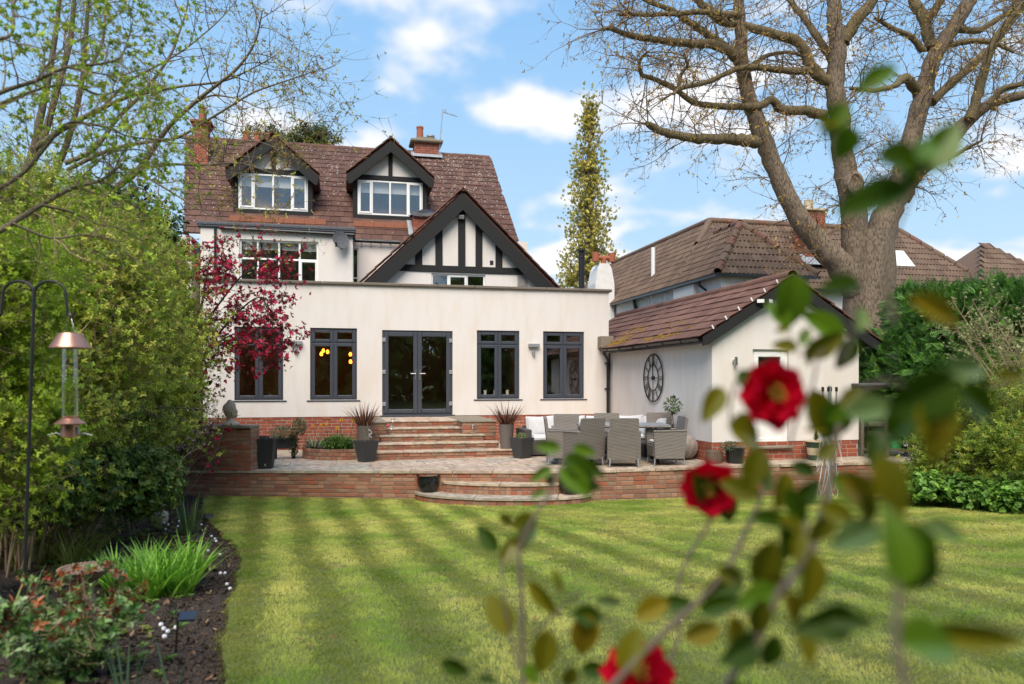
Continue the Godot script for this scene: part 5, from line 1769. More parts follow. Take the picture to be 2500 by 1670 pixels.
func build_furniture() -> void:
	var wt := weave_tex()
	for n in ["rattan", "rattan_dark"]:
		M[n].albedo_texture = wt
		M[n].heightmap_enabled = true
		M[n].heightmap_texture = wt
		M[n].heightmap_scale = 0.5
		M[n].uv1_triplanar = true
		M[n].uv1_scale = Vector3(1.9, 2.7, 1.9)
	var c := make_chair()
	var spots := [[3.24, 5.62, 2.83, "rattan chair with its back to the lawn, in the middle of the row"], [2.55, 5.32, -2.84, "rattan chair turned half left, its back to the lawn"], [2.28, 4.92, 1.35, "rattan chair side-on at the table end nearest the sofa"], [4.08, 5.62, -1.72, "rattan chair side-on at the table end nearest the urn"], [2.6, 4.15, -0.25, "rattan chair across the table, in front of the sofa arm"], [3.5, 4.12, -0.22, "rattan chair across the table, behind the middle of the tabletop"], [4.55, 4.35, -0.3, "rattan chair across the table, beside the little bay tree"]]
	for i in spots.size():
		var s: Array = spots[i]
		var p := Vector3(s[0], patio_y(s[0]) + 0.004, s[1])
		if i == 0:
			c.position = p; c.rotation.y = s[2]; c.set_meta("label", s[3])
		else:
			copy(c, s[3], p, s[2])
	var t := thing("dining_table", "grey rattan garden dining table with a pale flat top", "table", Vector3(3.5, patio_y(3.5) + 0.003, 4.9), -0.24)
	var b := MB.new()
	b.box(Vector3(0, 0.70, 0), Vector3(1.75, 0.05, 0.95), Basis(), 0.02)
	put(b.done(), M.rattan, "tabletop", t)
	b = MB.new()
	b.box(Vector3(0, 0.728, 0), Vector3(1.72, 0.006, 0.92), Basis(), 0.002)
	put(b.done(), M.aluminium, "glass_top", t)
	for x in [-0.6, 0.6]:
		for z in [-0.3, 0.3]:
			b = MB.new()
			b.tube(PackedVector3Array([Vector3(x, 0.68, z), Vector3(x * 1.05, 0, z * 1.1)]), PackedFloat32Array([0.03]), 8)
			put(b.done(), M.black_plastic, "leg", t)
	var sf := thing("rattan_sofa", "dark rattan garden sofa with pale grey cushions against the plinth", "sofa", Vector3(1.88, patio_y(2.5) + 0.004, 2.7))
	b = MB.new()
	b.bb(Vector3(0.14, 0.02, 0.0), Vector3(2.9, 0.30, 0.74), 0.012)
	put(b.done(), M.rattan_dark, "base", sf)
	b = MB.new()
	b.bb(Vector3(0.0, 0.0, -0.02), Vector3(0.16, 0.56, 0.78), 0.015)
	put(b.done(), M.rattan_dark, "arm", sf)
	b = MB.new()
	b.bb(Vector3(0.15, 0.28, -0.08), Vector3(2.9, 0.60, 0.06), 0.015)
	put(b.done(), M.rattan_dark, "backrest", sf)
	b = MB.new()
	b.bb(Vector3(2.3, 0.02, 0.74), Vector3(2.95, 0.30, 1.7), 0.012)
	b.bb(Vector3(2.84, 0.28, 0.0), Vector3(2.96, 0.60, 1.7), 0.012)
	put(b.done(), M.rattan_dark, "corner_base", sf)
	for k in 4:
		b = MB.new()
		b.box(Vector3(0.52 + 0.69 * k, 0.365, 0.43), Vector3(0.68, 0.13, 0.66), Basis(), 0.045)
		put(b.done(), M.cushion, "seat_cushion", sf)
		b = MB.new()
		cushion(b, Vector3(0.52 + 0.69 * k, 0.60, 0.16), Vector3(0.66, 0.42, 0.17), Basis(Vector3.RIGHT, -0.22) * Basis(Vector3.BACK, rf(-0.04, 0.04)))
		put(b.done(), M.cushion, "back_cushion", sf)
	for k in 2:
		b = MB.new()
		cushion(b, Vector3(2.75, 0.60, 0.75 + 0.6 * k), Vector3(0.58, 0.42, 0.17), Basis(Vector3.UP, -PI / 2) * Basis(Vector3.RIGHT, -0.22))
		put(b.done(), M.cushion, "back_cushion", sf)

func cushion(b: MB, o: Vector3, s: Vector3, bas: Basis) -> void:
	# a puffed square: a superellipsoid grid
	var n := 14
	for side in [-1.0, 1.0]:
		for i in n:
			for j in n:
				var q := []
				for e in [[i, j], [i + 1, j], [i + 1, j + 1], [i, j + 1]]:
					var u: float = 2.0 * e[0] / n - 1.0
					var v: float = 2.0 * e[1] / n - 1.0
					var h: float = pow(maxf(0.0, (1 - pow(absf(u), 3.0)) * (1 - pow(absf(v), 3.0))), 0.45) * (1.0 + 0.05 * sin(u * 9.0 + v * 4.0))
					q.append(o + bas * Vector3(u * s.x * 0.5, v * s.y * 0.5 * (1.0 - 0.04 * cos(u * 3.0)), side * h * s.z * 0.5))
				b.qo(q[0], q[1], q[2], q[3], bas * Vector3(0, 0, side))

func strap_plant(parent: Node, called: String, mt: Material, n: int, l0: float, l1: float, w: float, spread: float, cols: Array, at := Vector3.ZERO, base := 0.06, bend := 0.35) -> void:
	var b := MB.new()
	b.tinted = true
	for i in n:
		var a := rf(0, TAU)
		var s := spread * sqrt(rng.randf())
		var d := Vector3(cos(a) * s, 1, sin(a) * s).normalized()
		b.col = pick(cols)
		var v := rf(0.75, 1.2)
		b.col = Color(b.col.r * v, b.col.g * v, b.col.b * v)
		b.blade(at + Vector3(cos(a), 0, sin(a)) * base * sqrt(rng.randf()), d, rf(l0, l1), w * rf(0.7, 1.2), Vector3(cos(a) * rf(0.2, 1) * bend, -bend * rf(0.1, 0.8) * s, sin(a) * rf(0.2, 1) * bend), 5)
	put(b.done(), mt, called, parent)

func leafy(parent: Node, called: String, n: int, rad: Vector3, o: Vector3, l: float, w: float, cols: Array, mt: Material = null) -> void:
	var b := MB.new()
	b.tinted = true
	for i in n:
		var d := rv()
		var p := o + d * rad * pow(rng.randf(), 0.35)
		b.col = pick(cols)
		var v := rf(0.7, 1.25)
		b.col = Color(b.col.r * v, b.col.g * v, b.col.b * v)
		b.leaf(p, (d + rv() * 0.7 + Vector3(0, 0.2, 0)).normalized(), (Vector3.UP + rv() * 0.5).normalized(), l * rf(0.7, 1.2), w * rf(0.7, 1.2), 0.2, 3)
	put(b.done(), mt if mt else M.leaf, called, parent)

func build_small_things() -> void:
	rng.seed = 31
	var b: MB
	# tall square planters left
	for k in 2:
		var p: Vector3 = [Vector3(-3.42, 0.627, 3.25), Vector3(-3.24, 0.63, 3.86)][k]
		var t := thing("square_planter", ["tall black woven planter standing behind its twin at the brick wall", "tall black woven planter with a small pale badge, nearest the lawn"][k], "planter", p, -0.1, "tall black square planters")
		b = MB.new()
		taper(b, 0.24, 0.325, 0.56, 0.02)
		put(b.done(), M.dark_planter, "pot", t)
		b = MB.new()
		b.bb(Vector3(-0.13, 0.5, -0.13), Vector3(0.13, 0.51, 0.13))
		put(b.done(), M.soil, "earth", t)
		if k == 1:
			b = MB.new()
			b.bb(Vector3(-0.005, 0.05, 0.128), Vector3(0.025, 0.09, 0.134))
			put(b.done(), M.aluminium, "badge", t)
	# trailing plant
	var tp := thing("trailing_plant", "silvery green shrub trailing from a black trough beside the plinth", "plant", Vector3(-3.0, 0.63, 2.15))
	b = MB.new()
	b.bb(Vector3(-0.28, 0.22, -0.12), Vector3(0.22, 0.44, 0.12), 0.015)
	b.bb(Vector3(0.12, 0.0, -0.06), Vector3(0.2, 0.22, 0.04), 0.01)
	b.bb(Vector3(-0.26, 0.0, -0.1), Vector3(-0.18, 0.22, 0.1), 0.01)
	put(b.done(), M.dark_planter, "trough", tp)
	var sg := [Color(0.16, 0.19, 0.08), Color(0.22, 0.25, 0.13), Color(0.11, 0.14, 0.05), Color(0.28, 0.29, 0.17)]
	leafy(tp, "foliage", 900, Vector3(0.28, 0.14, 0.2), Vector3(-0.05, 0.55, 0.05), 0.045, 0.022, sg)
	leafy(tp, "foliage", 700, Vector3(0.15, 0.18, 0.15), Vector3(0.28, 0.68, 0.05), 0.045, 0.022, sg)
	leafy(tp, "trailing_stems", 500, Vector3(0.1, 0.26, 0.1), Vector3(0.17, 0.32, 0.1), 0.045, 0.022, [Color(0.07, 0.10, 0.035), Color(0.10, 0.13, 0.05)])
	# phormiums in tall grey pots
	for k in 2:
		var p: Vector3 = [Vector3(-1.38, 0.652, 2.8), Vector3(1.60, 0.832, 2.98)][k]
		var h: float = [0.70, 0.52][k]
		var t := thing("phormium_pot", ["spiky bronze phormium in a tall taupe pot behind the textured pot", "spiky bronze phormium in a tall taupe pot on the lowest step"][k], "potted plant", p, 0.0, "bronze phormiums flanking the steps")
		b = MB.new()
		b.lathe([[0.0, 0.0], [0.125, 0.0], [0.165, h - 0.02], [0.165, h], [0.15, h], [0.145, h - 0.05], [0.0, h - 0.05]], 28)
		put(b.done(), M.taupe_planter, "pot", t)
		strap_plant(t, "leaves", M.leaf, 120, 0.34, 0.66, 0.024, 0.95, [Color(0.13, 0.05, 0.03), Color(0.19, 0.075, 0.04), Color(0.09, 0.035, 0.028), Color(0.26, 0.12, 0.06)], Vector3(0, h - 0.06, 0), 0.1, 0.16)
		strap_plant(t, "dry_leaves", M.leaf, 12, 0.3, 0.5, 0.012, 2.4, [Color(0.45, 0.3, 0.16)], Vector3(0, h, 0), 0.14, 0.5)
	# textured slate pots
	for k in 2:
		var p: Vector3 = [Vector3(-1.36, 0.652, 3.30), Vector3(1.78, 0.688, 3.66)][k]
		var t := thing("slate_pot", ["dark riven-textured square pot with a dead stem and white label", "dark riven-textured square pot with a low variegated plant beside the sofa"][k], "planter", p, 0.55, "riven dark square pots")
		b = MB.new()
		taper(b, 0.24, 0.36, 0.42, 0.015)
		put(b.done(), M.stone_planter, "pot", t)
		if k == 0:
			b = MB.new()
			b.tube(PackedVector3Array([Vector3(0.04, 0.35, 0), Vector3(0.05, 0.55, 0.02), Vector3(0.02, 0.78, 0)]), PackedFloat32Array([0.006, 0.004]), 5)
			b.tube(PackedVector3Array([Vector3(-0.06, 0.35, 0.05), Vector3(-0.05, 0.5, 0.04), Vector3(-0.1, 0.68, 0.05)]), PackedFloat32Array([0.005, 0.003]), 5)
			put(b.done(), M.pale_twig, "dead_stem", t)
			b = MB.new()
			var pts := PackedVector3Array()
			for i in 14: pts.append(Vector3(0.06 + 0.035 * cos(i * 0.75), 0.47 + 0.014 * i, 0.06 + 0.01 * sin(i * 1.3)))
			b.tube(pts, PackedFloat32Array([0.006]), 6)
			put(b.done(), M.white_plastic, "white_label", t)
			leafy(t, "weeds", 40, Vector3(0.12, 0.08, 0.12), Vector3(0, 0.42, 0), 0.04, 0.02, sg)
		else:
			leafy(t, "foliage", 260, Vector3(0.13, 0.08, 0.13), Vector3(-0.02, 0.43, 0), 0.035, 0.02, [Color(0.3, 0.33, 0.14), Color(0.16, 0.22, 0.07)])
	# daffodils and friends in the raised bed
	var df := thing("daffodils", "yellow daffodils among green leaves in the round brick bed", "flowers", Vector3(-1.95, 0.84, 2.2))
	strap_plant(df, "leaves", M.leaf, 170, 0.2, 0.4, 0.018, 0.5, [Color(0.10, 0.20, 0.04), Color(0.13, 0.26, 0.05), Color(0.08, 0.15, 0.035)], Vector3(0.1, 0, 0.2), 0.26, 0.2)
	leafy(df, "low_foliage", 500, Vector3(0.32, 0.14, 0.2), Vector3(0.0, 0.12, 0.25), 0.07, 0.04, [Color(0.09, 0.19, 0.03), Color(0.14, 0.27, 0.05)])
	for i in 8:
		var fp := Vector3(-0.45 + 0.15 * i + rf(-0.06, 0.06), rf(0.38, 0.62), rf(0.0, 0.3))
		b = MB.new()
		b.tube(PackedVector3Array([Vector3(fp.x * 0.6, 0, fp.z), Vector3(fp.x * 0.9, fp.y * 0.6, fp.z), fp]), PackedFloat32Array([0.005]), 5)
		put(b.done(), M.dark_green, "stem", df)
		b = MB.new()
		b.tinted = true
		b.col = Color(0.75, 0.5, 0.02)
		var fb := Basis(Vector3.UP, rf(-0.8, 0.8))
		for k in 6: b.leaf(fp, fb * Vector3(cos(TAU * k / 6), sin(TAU * k / 6), 0.2), fb * Vector3.BACK, 0.045, 0.03, 0.1, 3)
		b.col = Color(0.8, 0.36, 0.01)
		b.lathe([[0.012, 0.0], [0.016, 0.025], [0.02, 0.03]], 8, Transform3D(fb * Basis(Vector3.RIGHT, PI / 2), fp))
		put(b.done(), M.petal, "bloom", df)
	var vg := thing("variegated_clump", "strappy green and cream variegated clump at the bed's left edge", "plant", Vector3(-2.42, 0.84, 2.15))
	strap_plant(vg, "leaves", M.leaf, 46, 0.25, 0.45, 0.022, 1.1, [Color(0.2, 0.24, 0.12), Color(0.38, 0.38, 0.22), Color(0.1, 0.15, 0.06)], Vector3.ZERO, 0.06, 0.4)
	var eu := thing("variegated_shrub", "small cream and green variegated shrub at the bed's right edge", "plant", Vector3(-1.45, 0.84, 2.62))
	leafy(eu, "foliage", 420, Vector3(0.16, 0.12, 0.14), Vector3(0, 0.1, 0), 0.04, 0.022, [Color(0.36, 0.38, 0.16), Color(0.2, 0.27, 0.08), Color(0.45, 0.45, 0.25)])
	# glazed pots by the curved steps
	for k in 2:
		var t := thing("glazed_pot", ["glossy black glazed bowl-shaped pot on the left end of the curved step", "glossy black glazed bowl-shaped pot on the right end of the curved step"][k], "pot", [Vector3(-0.34, 0.295, 5.33), Vector3(2.05, 0.295, 6.14)][k], 0.0, "glossy black pots on the curved steps")
		b = MB.new()
		b.lathe([[0.0, 0.0], [0.125, 0.0], [0.15, 0.05], [0.195, 0.15], [0.203, 0.21], [0.19, 0.26], [0.195, 0.275], [0.212, 0.285], [0.212, 0.3], [0.185, 0.3], [0.17, 0.24], [0.0, 0.24]], 36)
		put(b.done(), M.glaze, "pot", t)
	# lanterns on the steps
	for k in 3:
		var t := thing("glass_lantern", ["clear glass jar on the fourth step beside a red ball", "clear glass jar on the third step at its left end", "clear glass jar on the third step at its right end"][k], "glass jar", [Vector3(-0.74, 1.252, 1.98), Vector3(-0.80, 1.112, 2.36), Vector3(0.98, 1.112, 2.36)][k], 0.0, "glass jars on the steps")
		b = MB.new()
		b.lathe([[0.0, 0.004], [0.062, 0.004], [0.075, 0.05], [0.07, 0.12], [0.04, 0.165], [0.045, 0.19]], 20)
		put(b.done(), M.glass, "jar", t)
		b = MB.new()
		b.lathe([[0.046, 0.17], [0.05, 0.175], [0.05, 0.195], [0.046, 0.2]], 16)
		b.lathe([[0.0, 0.006], [0.04, 0.006], [0.042, 0.02], [0.0, 0.022]], 12)
		put(b.done(), M.aluminium, "rim", t)
	b = MB.new()
	b.ball(Vector3.ZERO, Vector3(0.034, 0.034, 0.034), 14, 10)
	tag(put(b.done(), M.red_plastic, "red_ball", self, Transform3D(Basis(), Vector3(-0.86, 1.286, 2.0))), "small bright red ball on the fourth step", "ball")
	# stone head on the wall
	var bd := thing("stone_statue", "weathered stone statue head with curled hair on the brick end wall", "statue", Vector3(-3.86, 1.452, 3.98), 0.5)
	b = MB.new()
	b.lathe([[0.0, 0.0], [0.165, 0.0], [0.17, 0.02], [0.15, 0.05], [0.1, 0.075], [0.075, 0.1], [0.075, 0.14]], 22, Transform3D(Basis().scaled(Vector3(1, 1, 0.8)), Vector3.ZERO))
	put(b.done(), M.concrete, "pedestal", bd)
	b = MB.new()
	b.ball(Vector3(0.0, 0.26, 0), Vector3(0.115, 0.15, 0.105), 22, 16)
	b.ball(Vector3(0.085, 0.19, 0), Vector3(0.05, 0.055, 0.05), 14, 10)
	b.ball(Vector3(0.115, 0.24, 0), Vector3(0.025, 0.035, 0.014), 10, 8)
	b.ball(Vector3(0.105, 0.195, 0), Vector3(0.02, 0.01, 0.025), 10, 6)
	for s in [-1.0, 1.0]:
		b.ball(Vector3(0.098, 0.272, s * 0.038), Vector3(0.018, 0.01, 0.02), 8, 6)
		b.ball(Vector3(0.0, 0.225, s * 0.105), Vector3(0.026, 0.07, 0.014), 10, 8)
	put(b.done(), M.concrete, "head", bd)
	b = MB.new()
	for i in 9:
		var la := -0.25 + 0.2 * i
		var n := int(20 * cos(la)) + 3
		for j in n:
			var lo := TAU * (j + 0.5 * (i % 2)) / n
			var d := Vector3(cos(la) * cos(lo), sin(la), cos(la) * sin(lo))
			if d.x > 0.55 - 0.9 * maxf(d.y - 0.3, 0.0) and d.y < 0.62: continue
			b.ball(Vector3(-0.008, 0.285, 0) + d * Vector3(0.118, 0.135, 0.108), Vector3(0.02, 0.02, 0.02), 7, 5)
	for i in 3:
		for j in 9 - 2 * i:
			var lo := TAU * j / (9 - 2 * i)
			b.ball(Vector3(-0.01 + cos(lo) * (0.05 - 0.014 * i), 0.41 + 0.022 * i, sin(lo) * (0.05 - 0.014 * i)), Vector3(0.019, 0.019, 0.019), 7, 5)
	b.ball(Vector3(-0.01, 0.43, 0), Vector3(0.045, 0.045, 0.045), 12, 8)
	put(b.done(), M.concrete, "curled_hair", bd)
	# black basket behind it
	var bk := thing("black_trough", "low black trough with a hooped handle on the end wall", "trough", Vector3(-4.75, 1.452, 3.7), -0.3)
	b = MB.new()
	b.bb(Vector3(-0.3, 0.0, -0.1), Vector3(0.3, 0.12, 0.1), 0.01)
	put(b.done(), M.black_iron, "trough", bk)
	b = MB.new()
	var hp := PackedVector3Array()
	for i in 9: hp.append(Vector3(0.09 * cos(PI * i / 8), 0.1 + 0.16 * sin(PI * i / 8), 0))
	b.tube(hp, PackedFloat32Array([0.008]), 6)
	put(b.done(), M.black_iron, "handle", bk)
	# bay tree, urn, logs, pots
	var bay := thing("bay_tree", "little standard bay tree with a rounded leafy head", "tree", Vector3(4.72, patio_y(4.7), 4.55))
	b = MB.new()
	b.lathe([[0.0, 0.0], [0.12, 0.0], [0.16, 0.3], [0.14, 0.3], [0.0, 0.27]], 18)
	put(b.done(), M.taupe_planter, "pot", bay)
	b = MB.new()
	b.tube(PackedVector3Array([Vector3(0, 0.26, 0), Vector3(0.01, 0.6, 0), Vector3(-0.01, 0.95, 0.01)]), PackedFloat32Array([0.014, 0.01]), 7)
	put(b.done(), M.dark_bark, "trunk", bay)
	leafy(bay, "crown", 230, Vector3(0.17, 0.16, 0.17), Vector3(-0.01, 1.06, 0), 0.075, 0.03, [Color(0.05, 0.095, 0.025), Color(0.08, 0.14, 0.035), Color(0.11, 0.17, 0.05)], M.gloss_leaf)
	var ur := thing("stone_urn", "big smooth rounded urn lying beside the end chair", "urn", Vector3(4.74, patio_y(4.7) + 0.27, 4.98), 0.3)
	b = MB.new()
	b.lathe([[0.0, -0.30], [0.10, -0.29], [0.21, -0.2], [0.255, -0.04], [0.245, 0.09], [0.18, 0.22], [0.11, 0.28], [0.12, 0.33], [0.14, 0.35], [0.10, 0.34], [0.08, 0.25]], 30, Transform3D(Basis(Vector3.BACK, 1.25), Vector3.ZERO))
	put(b.done(), M.urn, "body", ur)
	for k in 2:
		b = MB.new()
		b.lathe([[0.0, 0.0], [0.15, 0.0], [0.158, 0.1], [0.15, 0.22], [0.14, 0.235], [0.0, 0.235]], 18, Transform3D(Basis(Vector3.RIGHT, 1.5), Vector3.ZERO) if k == 1 else Transform3D())
		tag(put(b.done(), M.log, "log", self, [Transform3D(Basis(), Vector3(5.02, patio_y(5.0) + 0.003, 5.72)), Transform3D(Basis(Vector3.UP, 0.6), Vector3(8.36, patio_y(8.4) + 0.16, 5.78))][k]), ["short sawn log standing on end beside the black pot", "round sawn log propped on edge against the log store"][k], "log", "sawn logs")
	var bp := thing("black_pot", "plain black plastic pot with a trailing grey-green plant by the annexe corner", "potted plant", Vector3(5.38, patio_y(5.4) + 0.002, 5.86))
	b = MB.new()
	b.lathe([[0.0, 0.0], [0.15, 0.0], [0.175, 0.27], [0.185, 0.275], [0.185, 0.3], [0.165, 0.3], [0.0, 0.26]], 24)
	put(b.done(), M.black_plastic, "pot", bp)
	leafy(bp, "foliage", 420, Vector3(0.2, 0.09, 0.14), Vector3(-0.1, 0.32, 0.02), 0.04, 0.02, [Color(0.12, 0.16, 0.08), Color(0.18, 0.22, 0.12), Color(0.08, 0.12, 0.05)])
	var gp := thing("green_pot", "dark green and cream glazed pot with a tiny conifer", "potted plant", Vector3(7.1, patio_y(7.1) + 0.002, 5.86))
	b = MB.new()
	b.lathe([[0.0, 0.0], [0.14, 0.0], [0.155, 0.1]], 26)
	b.lathe([[0.175, 0.24], [0.19, 0.32], [0.2, 0.33], [0.2, 0.35]], 26)
	put(b.done(), M.dark_green, "pot", gp)
	b = MB.new()
	b.lathe([[0.155, 0.1], [0.175, 0.24]], 26)
	put(b.done(), M.cream_glaze, "cream_band", gp)
	b = MB.new()
	b.lathe([[0.2, 0.351], [0.215, 0.355], [0.215, 0.375], [0.18, 0.375], [0.17, 0.33], [0.0, 0.33]], 26)
	put(b.done(), M.cream_glaze, "rim", gp)
	b = MB.new()
	b.tinted = true
	for i in 260:
		var hh := rng.randf()
		var a := rf(0, TAU)
		b.col = pick([Color(0.06, 0.12, 0.03), Color(0.1, 0.18, 0.05)])
		b.leaf(Vector3(0, 0.36 + 0.24 * hh, 0), Vector3(cos(a), 0.8, sin(a)).normalized(), Vector3.UP, 0.09 * (1.1 - hh), 0.012, 0.0, 3)
	put(b.done(), M.leaf, "conifer", gp)
	# rotary clothes airer
	var ar := thing("rotary_airer", "folded rotary clothes airer with white lines and coloured pegs on the lawn", "clothes airer", Vector3(5.7, lawn_y(8.24), 8.24))
	b = MB.new()
	b.rod(Vector3(0, -0.05, 0), Vector3(0, 1.95, 0), 0.024, 12)
	put(b.done(), M.aluminium, "pole", ar)
	for k in 4:
		b = MB.new()
		var a := PI / 4 + PI / 2 * k
		var o := Vector3(cos(a), 0, sin(a)) * 0.075
		b.rod(o + Vector3(0, 0.35, 0), o * 1.35 + Vector3(0, 1.9, 0), 0.013, 8)
		put(b.done(), M.aluminium, "arm", ar)
		b = MB.new()
		b.rod(o * 1.35 + Vector3(0, 1.86, 0), o * 1.35 + Vector3(0, 1.93, 0), 0.021, 8)
		put(b.done(), M.black_plastic, "end_cap", ar)
	b = MB.new()
	for k in 16:
		var a := rf(0, TAU)
		var y := rf(0.75, 1.75)
		var l := rf(0.25, 0.9)
		var pts := PackedVector3Array()
		for i in 9:
			var f := i / 8.0
			pts.append(Vector3(cos(a + f * 1.6) * (0.07 + 0.13 * sin(PI * f)), y - l * sin(PI * f), sin(a + f * 1.6) * (0.07 + 0.13 * sin(PI * f))))
		b.tube(pts, PackedFloat32Array([0.0032]), 4)
	put(b.done(), M.white_plastic, "washing_line", ar)
	for k in 14:
		b = MB.new()
		var a := rf(0, TAU)
		b.box(Vector3(cos(a) * 0.12, rf(0.5, 0.95), sin(a) * 0.12), Vector3(0.012, 0.07, 0.012), Basis(rv(), 0.6), 0.002)
		put(b.done(), M[pick(["pink_plastic", "yellow_plastic", "green_plastic", "blue_sheet"])], "peg", ar)
	# log store
	var ls := thing("log_store", "weathered grey timber log store with slatted sides beside the hedge", "log store", Vector3(8.35, patio_y(8.5), 5.55))
	for p in [Vector3(0, 0, 0), Vector3(0.28, 0, 0.36), Vector3(0.72, 0, 0.48), Vector3(1.3, 0, 0.0), Vector3(0.5, 0, -0.5)]:
		b = MB.new()
		b.bb(p + Vector3(-0.03, 0, -0.03), p + Vector3(0.03, 1.42, 0.03), 0.005)
		put(b.done(), M.old_wood, "post", ls)
	b = MB.new()
	b.box(Vector3(0.55, 1.46, 0.1), Vector3(1.6, 0.05, 1.1), Basis(Vector3.UP, -0.3) * Basis(Vector3.BACK, 0.03), 0.008)
	put(b.done(), M.felt, "roof_sheet", ls)
	b = MB.new()
	b.bar(Vector3(-0.12, 1.42, 0.28), Vector3(1.15, 1.47, 0.72), 0.03, 0.09, 0.004)
	b.bar(Vector3(-0.08, 1.35, 0.22), Vector3(1.1, 1.4, 0.66), 0.03, 0.05, 0.004)
	put(b.done(), M.old_wood, "fascia", ls)
	for k in 5:
		b = MB.new()
		b.bar(Vector3(0.5, 0.12 + 0.2 * k, -0.5), Vector3(1.3, 0.12 + 0.2 * k, 0.0), 0.02, 0.1, 0.003)
		put(b.done(), M.dark_wood, "slat", ls)
		b = MB.new()
		b.bar(Vector3(0.0, 0.12 + 0.2 * k, 0.0), Vector3(0.5, 0.12 + 0.2 * k, -0.5), 0.02, 0.1, 0.003)
		put(b.done(), M.dark_wood, "slat", ls)
	b = MB.new()
	b.bar(Vector3(0, 0.14, 0), Vector3(0.72, 0.14, 0.48), 0.03, 0.06, 0.003)
	put(b.done(), M.old_wood, "rail", ls)
	var wc := thing("watering_can", "bright green plastic watering can inside the log store", "watering can", Vector3(8.95, patio_y(8.9) + 0.12, 5.75), 0.4)
	b = MB.new()
	b.lathe([[0.0, 0.0], [0.11, 0.0], [0.12, 0.08], [0.11, 0.18], [0.05, 0.25], [0.04, 0.25], [0.0, 0.22]], 18)
	put(b.done(), M.green_plastic, "body", wc)
	b = MB.new()
	b.tube(PackedVector3Array([Vector3(0.09, 0.06, 0), Vector3(0.2, 0.14, 0), Vector3(0.26, 0.24, 0)]), PackedFloat32Array([0.025, 0.018, 0.03]), 9)
	put(b.done(), M.green_plastic, "spout", wc)
	b = MB.new()
	b.tube(PackedVector3Array([Vector3(-0.09, 0.06, 0), Vector3(-0.17, 0.14, 0), Vector3(-0.13, 0.25, 0), Vector3(-0.02, 0.26, 0)]), PackedFloat32Array([0.015]), 8)
	put(b.done(), M.green_plastic, "handle", wc)
	# bird feeder on its crook
	var R := Vector3(0.9755, 0, 0.2201)
	var pb := Vector3(-3.94, 0.46, 13.176)
	var pt := pb + R * 0.08 + Vector3(0, 2.42, 0)
	var pole := thing("shepherds_crook", "slim black iron pole with two curled hooks in the border", "pole", pb)
	b = MB.new()
	b.tube(PackedVector3Array([Vector3.ZERO, R * 0.03 + Vector3(0, 1.0, 0), pt - pb]), PackedFloat32Array([0.011]), 10)
	put(b.done(), M.black_iron, "shaft", pole)
	for s in [-1.0, 1.0]:
		b = MB.new()
		var pts := PackedVector3Array()
		for i in 13:
			var t := PI * (1.05 - 1.05 * i / 12.0)
			pts.append(pt - pb + R * s * (0.105 + 0.105 * cos(t)) + Vector3(0, -0.03 + 0.085 * sin(t), 0))
		var e := pts[-1]
		pts.append(e + Vector3(0, -0.09, 0) + R * s * 0.01)
		for i in 7:
			var t := PI + PI * i / 6.0
			pts.append(e + Vector3(0, -0.12, 0) + R * s * (0.035 + 0.025 * cos(t)) + Vector3(0, 0.03 * sin(t), 0))
		b.tube(pts, PackedFloat32Array([0.009]), 8)
		put(b.done(), M.black_iron, "hook", pole)
	var fc := pt + R * 0.238 + Vector3(0, -0.29, 0)
	var fd := thing("bird_feeder", "copper tube bird feeder hanging from the black crook", "bird feeder", fc)
	b = MB.new()
	b.lathe([[0.125, -0.105], [0.125, -0.1], [0.072, -0.006], [0.0, 0.0]], 30)
	b.lathe([[0.0, -0.09], [0.125, -0.105]], 30)
	put(b.done(), M.copper, "cap", fd)
	b = MB.new()
	b.lathe([[0.047, -0.58], [0.047, -0.1]], 24)
	b.lathe([[0.043, -0.1], [0.043, -0.58]], 24)
	put(b.done(), M.glass, "seed_tube", fd)
	b = MB.new()
	for s in [-1.0, 1.0]: b.rod(Vector3(0.044 * s, -0.58, 0), Vector3(0.044 * s, -0.1, 0), 0.003, 5)
	b.tube(PackedVector3Array([Vector3(-0.03, 0.0, 0), Vector3(0, 0.13, 0), Vector3(0.03, 0.0, 0)]), PackedFloat32Array([0.002]), 5)
	put(b.done(), M.steel, "wire", fd)
	b = MB.new()
	b.lathe([[0.0, -0.70], [0.05, -0.70], [0.05, -0.62], [0.095, -0.612], [0.095, -0.607], [0.05, -0.575], [0.05, -0.56], [0.0, -0.56]], 28)
	put(b.done(), M.copper, "base", fd)
	for s in [-1.0, 1.0]:
		b = MB.new()
		b.tube(PackedVector3Array([R * s * 0.05 + Vector3(0, -0.69, 0), R * s * 0.09 + Vector3(0, -0.675, 0), R * s * 0.15 + Vector3(0, -0.69, 0)]), PackedFloat32Array([0.005]), 6)
		b.box(R * s * 0.052 + Vector3(0, -0.655, 0), Vector3(0.015, 0.045, 0.03), Basis(Vector3.UP, -0.22), 0.003)
		put(b.done(), M.grey_metal, "perch", fd)
	# bird bath
	var bb := thing("bird_bath", "low stone bird bath with a rope-edged bowl between lilies and rose", "bird bath", Vector3(-3.80, soil_y(-3.8, 12.4), 12.35))
	b = MB.new()
	b.lathe([[0.0, 0.0], [0.13, 0.0], [0.13, 0.03], [0.08, 0.06], [0.06, 0.14], [0.065, 0.2], [0.1, 0.25]], 22)
	put(b.done(), M.bath_stone, "pedestal", bb)
	b = MB.new()
	b.lathe([[0.09, 0.25], [0.15, 0.28], [0.185, 0.325], [0.18, 0.335], [0.15, 0.31], [0.0, 0.295]], 32)
	put(b.done(), M.bath_stone, "bowl", bb)
	b = MB.new()
	for i in 40:
		var a := TAU * i / 40
		b.ball(Vector3(cos(a) * 0.186, 0.33, sin(a) * 0.186), Vector3(0.017, 0.014, 0.017), 6, 5)
	put(b.done(), M.bath_stone, "rope_rim", bb)
